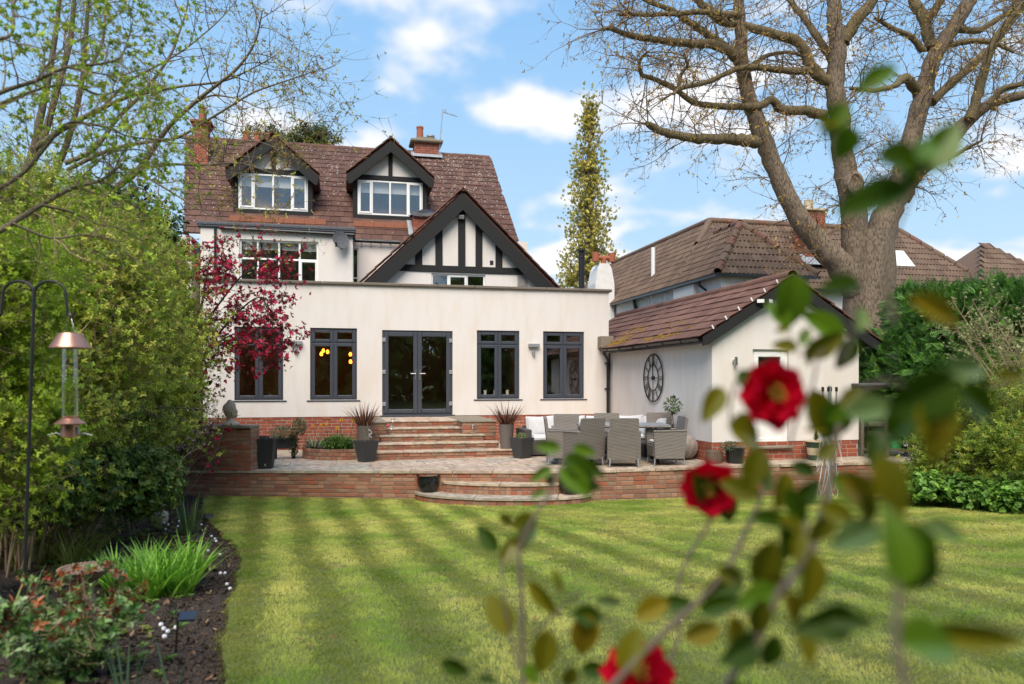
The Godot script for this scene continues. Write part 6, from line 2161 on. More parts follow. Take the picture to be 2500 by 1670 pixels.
	# little bust in the border
	var bu := thing("garden_bust", "small weathered stone child's bust among the border plants", "statue", Vector3(-4.40, soil_y(-4.4, 7.1), 7.1), 0.6)
	b = MB.new()
	b.lathe([[0.0, 0.0], [0.09, 0.0], [0.12, 0.06], [0.13, 0.13], [0.10, 0.17], [0.05, 0.19], [0.045, 0.24]], 18, Transform3D(Basis().scaled(Vector3(1, 1, 0.7)), Vector3.ZERO))
	put(b.done(), M.concrete, "shoulders", bu)
	b = MB.new()
	b.ball(Vector3(0, 0.32, 0), Vector3(0.085, 0.1, 0.09), 18, 12)
	b.ball(Vector3(0.0, 0.31, 0.088), Vector3(0.014, 0.02, 0.018), 8, 6)
	b.ball(Vector3(0.0, 0.27, 0.075), Vector3(0.02, 0.012, 0.014), 8, 6)
	put(b.done(), M.concrete, "head", bu)
	b = MB.new()
	for i in 60:
		var d := rv()
		if d.y < -0.1 or (d.z > 0.35 and d.y < 0.6): continue
		b.ball(Vector3(0, 0.325, -0.005) + d * 0.09, Vector3(0.022, 0.022, 0.022), 7, 5)
	put(b.done(), M.concrete, "curls", bu)
	# solar ball lights
	var sets := [
		["solar ball lights on a stake with a small black panel, beside the rose bush", Vector3(-2.88, 0, 13.72), true, [[-3.086, 13.14], [-3.016, 13.27], [-2.993, 13.47], [-3.05, 13.22], [-2.99, 13.13]]],
		["solar ball lights scattered along the soil beyond the lily clump", Vector3(-2.98, 0, 10.9), false, [[-3.0, 11.05], [-2.95, 11.1], [-2.88, 11.49], [-2.83, 11.66], [-3.157, 9.99], [-3.29, 9.95]]],
		["solar ball lights on arching wires in front of the daffodil leaves", Vector3(-3.62, 0, 8.3), true, [[-3.79, 7.4], [-3.65, 8.13], [-3.48, 8.51], [-3.377, 8.91], [-3.327, 9.15]]],
		["solar ball lights lying near the little stone bust", Vector3(-4.2, 0, 7.5), false, [[-4.297, 7.34], [-4.18, 7.62], [-4.1, 7.34], [-4.026, 7.79], [-4.124, 8.06]]]]
	for s in sets:
		var o: Vector3 = s[1]
		o.y = soil_y(o.x, o.z)
		var t := thing("solar_light", s[0], "garden light", o, 0.0, "solar ball lights in the border")
		b = MB.new()
		b.rod(Vector3(0, -0.04, 0), Vector3(0.02, 0.29 if s[2] else 0.12, 0), 0.007, 7)
		put(b.done(), M.black_plastic, "stake", t)
		if s[2]:
			b = MB.new()
			b.box(Vector3(0.075, 0.265, 0.0), Vector3(0.11, 0.02, 0.09), Basis(Vector3.RIGHT, 0.35), 0.005)
			put(b.done(), M.solar, "solar_panel", t)
		for q in s[3]:
			var e := Vector3(q[0], soil_y(q[0], q[1]) + rf(0.035, 0.075), q[1]) - o
			b = MB.new()
			b.tube(PackedVector3Array([Vector3(0.02, 0.27 if s[2] else 0.1, 0), Vector3(e.x * 0.3, 0.33 if s[2] else 0.2, e.z * 0.3), Vector3(e.x * 0.8, e.y + 0.12, e.z * 0.8), e]), PackedFloat32Array([0.0018]), 4)
			put(b.done(), M.black_plastic, "wire", t)
			b = MB.new()
			b.ball(e, Vector3(0.017, 0.017, 0.017), 12, 8)
			put(b.done(), M.white_ball, "ball", t)

func curve(a: Array, sub := 4, wob := 0.0) -> Array:
	# a flat list x, y, z, r ... -> [points, radii], smoothed through its points
	var p := []
	var r := []
	for i in range(0, a.size(), 4):
		p.append(Vector3(a[i], a[i + 1], a[i + 2])); r.append(a[i + 3])
	var pts := PackedVector3Array()
	var rad := PackedFloat32Array()
	for i in p.size() - 1:
		var p0: Vector3 = p[maxi(i - 1, 0)]
		var p3: Vector3 = p[mini(i + 2, p.size() - 1)]
		for s in sub:
			var t := float(s) / sub
			var q: Vector3 = p[i].cubic_interpolate(p[i + 1], p0, p3, t)
			var rr := lerpf(r[i], r[i + 1], t)
			pts.append(q + rv() * rr * wob); rad.append(rr * (1.0 + rf(-0.5, 0.5) * wob))
	pts.append(p[-1]); rad.append(r[-1])
	return [pts, rad]

func shoot(b: MB, p: Vector3, d: Vector3, l: float, r: float, segs: int, wob: float, pull: Vector3, sides := 3) -> PackedVector3Array:
	var pts := PackedVector3Array([p])
	var rad := PackedFloat32Array([r])
	for i in segs:
		d = (d + rv() * wob + pull / segs).normalized()
		p += d * l / segs
		pts.append(p); rad.append(r * (1.0 - 0.75 * (i + 1) / segs))
	b.tube(pts, rad, sides, false)
	return pts

# twigs on a set of limbs; returns bud places [position, direction]
func twigs(b: MB, limbs: Array, rmax: float, step: float, l1: float, n2: int, l2: float, n3: int, l3: float, r1: float, pull: Vector3, r3 := 0.004) -> Array:
	var tips := []
	for lb in limbs:
		var pts: PackedVector3Array = lb[0]
		var rad: PackedFloat32Array = lb[1]
		var acc := 0.0
		for i in range(1, pts.size()):
			var seg := pts[i] - pts[i - 1]
			acc += seg.length()
			var at_end := i >= pts.size() - 3
			if rad[i] > rmax: continue
			var want := step * (0.25 if at_end else 1.0)
			while acc > want:
				acc -= want
				var ax := seg.normalized()
				var side := ax.cross(rv()).normalized()
				var d := (side + ax * rf(0.1, 0.9)).normalized()
				var s := shoot(b, pts[i] - seg * rng.randf(), d, l1 * rf(0.5, 1.2), minf(r1, rad[i] * 0.7), 5, 0.28, pull, 4)
				for k in n2:
					var j := 1 + rng.randi() % (s.size() - 1)
					var dd := (s[j] - s[j - 1]).normalized()
					var s2 := shoot(b, s[j], (dd + rv() * 0.9).normalized(), l2 * rf(0.5, 1.2), r1 * 0.4, 3, 0.3, pull, 3)
					tips.append([s2[-1], (s2[-1] - s2[-2]).normalized()])
					tips.append([s2[1], rv()])
					for m in n3:
						var jj := 1 + rng.randi() % (s2.size() - 1)
						var s3 := shoot(b, s2[jj], ((s2[jj] - s2[jj - 1]).normalized() + rv() * 0.9).normalized(), l3 * rf(0.5, 1.2), r3, 2, 0.3, pull, 3)
						tips.append([s3[-1], (s3[-1] - s3[-2]).normalized()])
				tips.append([s[-1], (s[-1] - s[-2]).normalized()])
	return tips

func sprig(n: int, stem: float, l: float, w: float, spread := 0.9, segs := 3) -> Mesh:
	var b := MB.new()
	if stem > 0.01: b.tube(PackedVector3Array([Vector3.ZERO, Vector3(0.02, 0.5, 0.01) * stem, Vector3(0, stem, 0)]), PackedFloat32Array([0.003, 0.002]), 3, false)
	for i in n:
		var f := (i + 0.5) / n
		var a := i * 2.4 + rf(-0.4, 0.4)
		b.leaf(Vector3(0, stem * (0.25 + 0.75 * f), 0), Vector3(cos(a) * spread, rf(0.2, 0.8), sin(a) * spread).normalized(), (Vector3.UP + rv() * 0.4).normalized(), l * rf(0.75, 1.2), w * rf(0.8, 1.2), 0.2, segs)
	return b.done()

func dress(tips: Array, mesh: Mesh, mt: Material, cols: Array, keep: float, s0: float, s1: float, called: String, parent: Node, jitter := 0.0) -> void:
	var xf := []
	var cl := []
	for t in tips:
		if rng.randf() > keep: continue
		var y: Vector3 = (t[1] + Vector3(0, 0.3, 0)).normalized()
		var x := y.cross(rv()).normalized()
		xf.append(Transform3D(Basis(x, y, x.cross(y)).scaled_local(Vector3.ONE * rf(s0, s1)), t[0] + rv() * jitter))
		var c: Color = pick(cols)
		var v := rf(0.75, 1.25)
		cl.append(Color(c.r * v, c.g * v, c.b * v))
	if xf: scatter(mesh, mt, xf, cl, called, parent)

func mass(parent: Node, called: String, blobs: Array, meshes_: Array, mt: Material, cols: Array, s0: float, s1: float, up := 0.5, gate := -0.25, density := 1.0, shell := 0.4, freq := 1.6) -> void:
	var nf := FastNoiseLite.new()
	nf.seed = called.length() * 7 + blobs.size()
	nf.frequency = freq
	var sets := []
	var tint := []
	for m in meshes_:
		sets.append([]); tint.append([])
	for bl in blobs:
		var o := Vector3(bl[0], bl[1], bl[2])
		var rad := Vector3(bl[3], bl[4], bl[3])
		var n := int(bl[5] * density)
		for i in n:
			var d := rv()
			var p := o + d * rad * pow(rng.randf(), shell) * rf(0.85, 1.12)
			if nf.get_noise_3dv(p) < gate: continue
			if p.y < 0.12: continue
			var y := (d * rf(0.2, 1.0) + Vector3(0, up, 0) + rv() * 0.6).normalized()
			var x := y.cross(rv()).normalized()
			var k := rng.randi() % meshes_.size()
			sets[k].append(Transform3D(Basis(x, y, x.cross(y)).scaled_local(Vector3.ONE * rf(s0, s1)), p))
			var c: Color = pick(cols)
			var v := rf(0.7, 1.25)
			tint[k].append(Color(c.r * v, c.g * v, c.b * v))
	for k in meshes_.size():
		if sets[k]: scatter(meshes_[k], mt, sets[k], tint[k], called, parent)

func stems(parent: Node, called: String, foot: Vector3, blobs: Array, n: int, r: float, mt: Material, sides := 5) -> void:
	var b := MB.new()
	for i in n:
		var bl: Array = pick(blobs)
		var e := Vector3(bl[0], bl[1], bl[2]) + rv() * Vector3(bl[3], bl[4], bl[3]) * 0.85
		var f := foot + Vector3(rf(-0.3, 0.3), 0, rf(-0.3, 0.3))
		var m := (f + e) * 0.5 + Vector3(rf(-0.3, 0.3), rf(0.0, 0.5), rf(-0.3, 0.3))
		var c := curve([f.x, f.y, f.z, r, m.x, m.y, m.z, r * 0.6, e.x, e.y, e.z, r * 0.25], 3, 0.4)
		b.tube(c[0], c[1], sides, false)
	put(b.done(), mt, called, parent)

func branchy(parent: Node, foot: Vector3, blobs: Array, n: int, r: float, mt: Material, step: float, l1: float, l2: float, leaf: Mesh, cols: Array, keep: float, s0: float, s1: float) -> void:
	var b := MB.new()
	var lims := []
	for i in n:
		var bl: Array = pick(blobs)
		var d := rv()
		d.z = absf(d.z) * 0.8 + 0.1
		var e := Vector3(bl[0], bl[1], bl[2]) + d * Vector3(bl[3], bl[4], bl[3]) * rf(0.8, 1.15)
		var f := foot + Vector3(rf(-1.0, 0.5), 0, rf(-0.9, 0.9))
		var m := Vector3(lerpf(f.x, e.x, 0.45), lerpf(f.y, e.y, 0.7), lerpf(f.z, e.z, 0.45))
		var c := curve([f.x, f.y, f.z, r, m.x, m.y, m.z, r * 0.6, e.x, e.y, e.z, r * 0.25], 6, 0.5)
		lims.append(c)
		b.tube(c[0], c[1], 5, false)
	var tips := twigs(b, lims, r * 0.62, step, l1, 3, l2, 1, l2 * 0.6, r * 0.35, Vector3(0, 0.1, 0), 0.002)
	put(b.done(), mt, "branches", parent)
	dress(tips, leaf, M.leaf, cols, keep, s0, s1, "young_leaves", parent, 0.01)

func limb_mesh(data: Array, sides: int, rmin: float, sub := 4, wob := 0.06) -> Array:
	var big := MB.new()
	var all := []
	for a in data:
		var c := curve(a, sub, wob)
		all.append(c)
		big.tube(c[0], c[1], sides, true)
	return [big, all]

func build_trees() -> void:
	rng.seed = 901
	# the old oak
	var oak := thing("oak_tree", "huge bare old tree with many thick forking limbs behind the annexe", "tree")
	var lm := limb_mesh(OAK.slice(0, 4), 16, 0.0, 6, 0.09)
	var lo := limb_mesh(OAK.slice(4), 12, 0.0, 6, 0.16)
	var b: MB = lm[0]
	put(lo[0].done(), M.mossy_bark, "limbs", oak)
	lm[1].append_array(lo[1])
	var c := curve([10.75, -0.3, 2.3, 1.05, 10.85, 0.6, 2.28, 0.74, 10.97, 2.2, 2.26, 0.62, 11.04, 4.0, 2.26, 0.60, 11.1, 5.2, 2.3, 0.58, 11.1, 6.0, 2.3, 0.45], 5, 0.02)
	b.tube(c[0], c[1], 22, false)
	# the pruning wound on the middle limb
	put(b.done(), M.tree_bark, "trunk", oak)
	var kn := MB.new()
	var kp: PackedVector3Array = curve(OAK[1], 1)[0]
	var ko: Vector3 = kp[2].lerp(kp[3], 0.35) + Vector3(-0.22, 0, 0.9755).normalized() * 0.33
	kn.lathe([[0.26, -0.06], [0.24, 0.03], [0.17, 0.06], [0.12, 0.02], [0.0, 0.0]], 18, Transform3D(Basis(Vector3.RIGHT, PI / 2 - 0.1).scaled(Vector3(1, 1.3, 1)), ko))
	put(kn.done(), M.tree_bark, "healed_wound", oak)
	var tw := MB.new()
	var tips := twigs(tw, lm[1], 0.30, 0.19, 1.35, 5, 0.62, 2, 0.34, 0.016, Vector3(0, -0.12, 0), 0.0055)
	put(tw.done(), M.twig, "twigs", oak)
	dress(tips, sprig(3, 0.0, 0.05, 0.022, 0.7), M.leaf, [Color(0.390, 0.195, 0.039), Color(0.468, 0.286, 0.052), Color(0.286, 0.143, 0.052), Color(0.520, 0.390, 0.065)], 0.75, 0.6, 1.4, "buds", oak)
	# bare tree on the left
	var bt := thing("budding_tree", "tall many-stemmed tree in yellow-green bud leaning over the border", "tree")
	lm = limb_mesh(BARE, 9, 0.0, 4, 0.06)
	put(lm[0].done(), M.grey_bark, "trunk", bt)
	tw = MB.new()
	tips = twigs(tw, lm[1], 0.10, 0.24, 0.95, 4, 0.42, 2, 0.22, 0.009, Vector3(0, 0.12, 0), 0.0032)
	put(tw.done(), M.twig, "twigs", bt)
	dress(tips, sprig(3, 0.0, 0.034, 0.015, 0.6), M.leaf, [Color(0.390, 0.338, 0.039), Color(0.286, 0.286, 0.039), Color(0.312, 0.156, 0.052), Color(0.468, 0.442, 0.065)], 0.8, 0.7, 1.5, "buds", bt)
	# apple tree, near
	var ap := thing("apple_tree", "apple tree with fresh bright green leaf clusters reaching in from the left", "tree")
	lm = limb_mesh(APPLE, 8, 0.0, 4, 0.06)
	put(lm[0].done(), M.grey_bark, "trunk", ap)
	tw = MB.new()
	tips = twigs(tw, lm[1], 0.06, 0.085, 0.46, 3, 0.22, 1, 0.12, 0.006, Vector3(0, 0.15, 0), 0.002)
	put(tw.done(), M.pale_twig, "twigs", ap)
	dress(tips, sprig(7, 0.03, 0.05, 0.026, 1.0, 4), M.leaf, [Color(0.30, 0.44, 0.03), Color(0.36, 0.50, 0.04), Color(0.44, 0.50, 0.06), Color(0.22, 0.36, 0.03)], 0.95, 0.35, 0.8, "leaves", ap)
	# crab apple
	var cr := thing("crab_apple", "small crab apple smothered in crimson blossom against the cream wall", "tree")
	lm = limb_mesh(CRAB, 8, 0.0, 4, 0.06)
	put(lm[0].done(), M.dark_bark, "trunk", cr)
	tw = MB.new()
	tips = twigs(tw, lm[1], 0.09, 0.10, 0.5, 4, 0.24, 1, 0.12, 0.006, Vector3(0, 0.05, 0), 0.0025)
	put(tw.done(), M.dark_bark, "twigs", cr)
	dress(tips, sprig(9, 0.015, 0.034, 0.026, 1.0, 3), M.petal, [Color(0.46, 0.010, 0.055), Color(0.58, 0.015, 0.075), Color(0.36, 0.008, 0.04), Color(0.52, 0.03, 0.10)], 0.45, 0.9, 1.6, "blossom", cr, 0.06)
	dress(tips, sprig(5, 0.02, 0.045, 0.02, 0.9, 3), M.leaf, [Color(0.13, 0.025, 0.02), Color(0.2, 0.05, 0.025), Color(0.12, 0.06, 0.02)], 0.4, 0.7, 1.2, "leaves", cr, 0.03)
	# forked little tree in the border
	var st := thing("forked_tree", "crooked little forked tree rising from the dark border soil", "tree")
	lm = limb_mesh(SMALL, 9, 0.0, 4, 0.08)
	put(lm[0].done(), M.grey_bark, "trunk", st)
	tw = MB.new()
	tips = twigs(tw, lm[1], 0.04, 0.2, 0.4, 3, 0.2, 1, 0.1, 0.005, Vector3(0, 0.1, 0), 0.002)
	put(tw.done(), M.pale_twig, "twigs", st)
	dress(tips, sprig(4, 0.02, 0.03, 0.014, 0.8), M.leaf, [Color(0.2, 0.3, 0.05), Color(0.15, 0.22, 0.04)], 0.35, 0.6, 1.2, "leaves", st)
	# poplar far behind
	var pp := thing("poplar_tree", "slender upright poplar in pale yellow-green leaf beyond the roofs", "tree")
	b = MB.new()
	b.tube(PackedVector3Array([Vector3(12.55, -0.2, -24.0), Vector3(12.55, 8, -24.0), Vector3(12.5, 14, -24.0), Vector3(12.5, 19.5, -24.0)]), PackedFloat32Array([0.32, 0.22, 0.12, 0.02]), 8)
	var pt := []
	for i in 150:
		var y := rf(2.5, 18.0)
		var a := rf(0, TAU)
		var s := shoot(b, Vector3(12.53, y, -24), Vector3(cos(a) * 0.5, 1, sin(a) * 0.5).normalized(), lerpf(3.6, 1.2, y / 19.0), 0.04, 5, 0.08, Vector3(0, 0.5, 0), 4)
		for q in s: pt.append([q, Vector3.UP])
	put(b.done(), M.grey_bark, "trunk", pp)
	var sp := [sprig(9, 0.25, 0.16, 0.12, 0.9, 3)]
	mass(pp, "crown", POPLAR, sp, M.leaf, [Color(0.60, 0.53, 0.13), Color(0.54, 0.50, 0.11), Color(0.66, 0.56, 0.18), Color(0.44, 0.40, 0.09)], 0.35, 0.8, 1.2, -0.06, 1.5, 0.95, 1.3)
	# dark conifer behind the roof
	var cd := thing("dark_conifer", "dark feathery conifer showing above the ridge beside the left dormer", "tree")
	b = MB.new()
	b.tube(PackedVector3Array([Vector3(-7.0, -0.2, -16.0), Vector3(-7.0, 12.0, -16.0)]), PackedFloat32Array([0.4, 0.1]), 8)
	put(b.done(), M.dark_bark, "trunk", cd)
	cd.get_child(0).position = dep_fix(CEDAR[0], Vector3(-7.0, 0, -16.0))
	mass(cd, "crown", CEDAR, [sprig(12, 0.5, 0.22, 0.05, 0.9, 3)], M.leaf, [Color(0.05, 0.08, 0.02), Color(0.1, 0.12, 0.02), Color(0.16, 0.15, 0.02)], 0.7, 1.4, 0.3, -0.3, 1.0, 0.5)

func dep_fix(bl: Array, o: Vector3) -> Vector3:
	return Vector3(bl[0] - o.x, 0, bl[2] - o.z)

func build_shrubs() -> void:
	rng.seed = 914
	var g1 := [Color(0.345, 0.499, 0.037), Color(0.431, 0.578, 0.044), Color(0.532, 0.630, 0.062), Color(0.245, 0.367, 0.031)]
	var g2 := [Color(0.287, 0.394, 0.037), Color(0.374, 0.486, 0.050), Color(0.475, 0.551, 0.075), Color(0.201, 0.276, 0.031), Color(0.546, 0.525, 0.100)]
	var small := [sprig(9, 0.16, 0.045, 0.024, 0.9), sprig(12, 0.22, 0.04, 0.022, 0.9), sprig(7, 0.12, 0.05, 0.026, 1.0)]
	var t := thing("leafy_shrub", "bright green small-leaved shrub behind the bird feeder pole", "shrub", Vector3.ZERO, 0.0, "border shrubs")
	mass(t, "foliage", HEDGE_NEAR, small, M.leaf, g1, 0.6, 1.1, 0.5, 0.0, 1.25)
	branchy(t, Vector3(-5.0, 0.35, 12.2), HEDGE_NEAR, 40, 0.013, M.pale_twig, 0.14, 0.35, 0.15, small[2], g1, 0.5, 0.4, 0.8)
	t = thing("twiggy_shrub", "loose green shrub full of pale bare twigs behind the feeder tube", "shrub", Vector3.ZERO, 0.0, "border shrubs")
	mass(t, "foliage", HEDGE_MID, small, M.leaf, g2, 0.55, 1.05, 0.4, 0.1, 1.1)
	branchy(t, Vector3(-5.4, 0.3, 9.9), HEDGE_MID, 115, 0.016, M.pale_twig, 0.16, 0.5, 0.2, small[2], g2, 0.75, 0.45, 0.95)
	t = thing("spreading_shrub", "green spreading shrub between the crimson blossom and the forked tree", "shrub", Vector3.ZERO, 0.0, "border shrubs")
	mass(t, "foliage", HEDGE_FAR, small, M.leaf, g2, 0.6, 1.15, 0.4, 0.06, 1.3)
	branchy(t, Vector3(-5.4, 0.2, 7.6), HEDGE_FAR, 115, 0.016, M.pale_twig, 0.16, 0.5, 0.2, small[2], g2, 0.75, 0.45, 1.0)
	t = thing("evergreen_hedge", "dark glossy evergreen hedge closing off the garden behind the border shrubs", "hedge")
	var big := [sprig(8, 0.18, 0.10, 0.05, 1.0, 4), sprig(6, 0.14, 0.12, 0.055, 1.0, 4)]
	mass(t, "foliage", EVERGREEN, big, M.gloss_leaf, [Color(0.035, 0.07, 0.018), Color(0.05, 0.09, 0.02), Color(0.065, 0.11, 0.03), Color(0.03, 0.05, 0.015)], 0.8, 1.5, 0.4, -0.4, 2.6, 0.5)
	stems(t, "branches", Vector3(-7.0, 0.1, 7.0), EVERGREEN, 40, 0.03, M.dark_bark)
	t = thing("ivy_undergrowth", "low dark ivy and bramble leaves under the border shrubs", "undergrowth")
	mass(t, "foliage", LOW_SHRUBS, [sprig(6, 0.12, 0.055, 0.04, 1.0, 3)], M.leaf, [Color(0.075, 0.150, 0.025), Color(0.125, 0.213, 0.037), Color(0.200, 0.275, 0.050)], 0.8, 1.3, 0.5, -0.3, 1.8)
	stems(t, "branches", Vector3(-5.2, 0.2, 9.5), LOW_SHRUBS, 50, 0.01, M.twig)
	# blossom shrub by the end wall
	t = thing("plum_shrub", "thin shrub with dark red leaves and pale pink blossom by the end wall", "shrub")
	mass(t, "foliage", PINK_SHRUB, [sprig(5, 0.1, 0.035, 0.016, 0.9)], M.leaf, [Color(0.12, 0.03, 0.025), Color(0.16, 0.22, 0.05), Color(0.18, 0.05, 0.03)], 0.7, 1.2, 0.5, -0.2, 0.9)
	mass(t, "blossom", PINK_SHRUB, [sprig(6, 0.0, 0.02, 0.016, 1.0)], M.petal, [Color(0.72, 0.58, 0.6), Color(0.7, 0.5, 0.55)], 0.8, 1.4, 0.5, -0.1, 0.8)
	stems(t, "branches", Vector3(-4.75, 0.2, 6.0), PINK_SHRUB + [[-3.7, 1.6, 4.8, 0.3, 0.2, 1], [-3.9, 1.3, 5.0, 0.4, 0.3, 1]], 26, 0.008, M.twig)
	# right side
	t = thing("conifer_hedge", "tall feathery bright green conifer hedge at the right boundary", "hedge")
	var fr := MB.new()
	for s in 7:
		var f := s / 6.0
		for sd in [-1.0, 1.0]:
			fr.leaf(Vector3(0, 0.26 * f, 0), Vector3(sd * 0.8, 0.75, rf(-0.25, 0.25)).normalized(), Vector3(0, 0.3, 1), 0.13 * (1.15 - f), 0.024, 0.1, 3)
	fr.leaf(Vector3(0, 0.24, 0), Vector3.UP, Vector3.BACK, 0.09, 0.02, 0.1, 3)
	mass(t, "foliage", CONIFER, [fr.done()], M.leaf, [Color(0.055, 0.16, 0.025), Color(0.085, 0.22, 0.03), Color(0.13, 0.29, 0.035), Color(0.04, 0.10, 0.02)], 0.4, 0.85, 0.15, -0.2, 4.4, 0.35, 1.1)
	stems(t, "branches", Vector3(10.0, 0.1, 5.8), CONIFER, 30, 0.05, M.dark_bark)
	t = thing("clipped_hedge", "dense twiggy hedge with small yellow-green leaves along the lawn's right side", "hedge")
	mass(t, "foliage", HEDGE_RIGHT, small, M.leaf, [Color(0.250, 0.375, 0.044), Color(0.350, 0.450, 0.050), Color(0.163, 0.250, 0.031), Color(0.450, 0.463, 0.062)], 0.6, 1.1, 0.4, -0.02, 1.6)
	stems(t, "branches", Vector3(8.8, 0.2, 7.4), HEDGE_RIGHT, 320, 0.011, M.pale_twig, 4)
	t = thing("cranesbill", "low mat of lobed green leaves along the foot of the hedge", "ground cover")
	mass(t, "foliage", GROUND_COVER, [sprig(6, 0.1, 0.06, 0.06, 1.0, 3)], M.leaf, [Color(0.13, 0.27, 0.04), Color(0.19, 0.36, 0.05)], 0.8, 1.3, 0.9, -0.4, 1.0)
	t = thing("sword_leaf_clump", "clump of arching sword leaves at the hedge foot by the lawn", "plant", Vector3(8.35, 0.3, 9.0))
	strap_plant(t, "leaves", M.leaf, 60, 0.4, 0.7, 0.03, 0.7, [Color(0.12, 0.2, 0.04), Color(0.2, 0.26, 0.05)], Vector3.ZERO, 0.12, 0.4)
	t = thing("ivy", "glossy ivy climbing the foot of the big tree beside the annexe", "ivy")
	mass(t, "foliage", IVY, [sprig(6, 0.1, 0.08, 0.06, 1.0, 3)], M.gloss_leaf, [Color(0.06, 0.12, 0.025), Color(0.1, 0.17, 0.04)], 0.8, 1.3, 0.3, -0.4, 1.4)
	t = thing("pale_budding_shrub", "bare stemmed shrub with pale silvery buds in front of the conifer hedge", "shrub")
	var b := MB.new()
	var lims := []
	for i in 16:
		var f := Vector3(8.75 + rf(-0.15, 0.15), 0.3, 9.3 + rf(-0.15, 0.15))
		var e := Vector3(8.1 + rf(-0.6, 1.1), rf(2.6, 3.9), 9.0 + rf(-0.6, 0.5))
		var m := f.lerp(e, 0.5) + Vector3(0.15, 0.2, 0)
		var c := curve([f.x, f.y, f.z, 0.018, m.x, m.y, m.z, 0.012, e.x, e.y, e.z, 0.004], 5, 0.3)
		lims.append(c)
		b.tube(c[0], c[1], 5, false)
	var tips := twigs(b, lims, 0.014, 0.3, 0.5, 3, 0.2, 0, 0.1, 0.005, Vector3(0, 0.4, 0))
	put(b.done(), M.pale_twig, "branches", t)
	dress(tips, sprig(4, 0.01, 0.035, 0.018, 0.8), M.leaf, [Color(0.42, 0.45, 0.2), Color(0.3, 0.36, 0.12)], 0.7, 0.6, 1.2, "buds", t)
	# soil strip under the right hedge
	b = MB.new()
	var hp := [[7.1, 7.35], [7.4, 7.7], [8.0, 8.35], [8.55, 9.0], [9.5, 10.4], [11.0, 12.5]]
	for i in hp.size() - 1:
		var a: Array = hp[i]
		var e: Array = hp[i + 1]
		b.q(Vector3(a[0], lawn_y(a[1]) + 0.012, a[1]), Vector3(e[0], lawn_y(e[1]) + 0.012, e[1]), Vector3(e[0] + 5, lawn_y(e[1] - 3) + 0.05, e[1] - 3), Vector3(a[0] + 5, lawn_y(a[1] - 3) + 0.05, a[1] - 3))
	tag(put(b.done(), M.soil, "hedge_soil"), "", "", "", "structure")

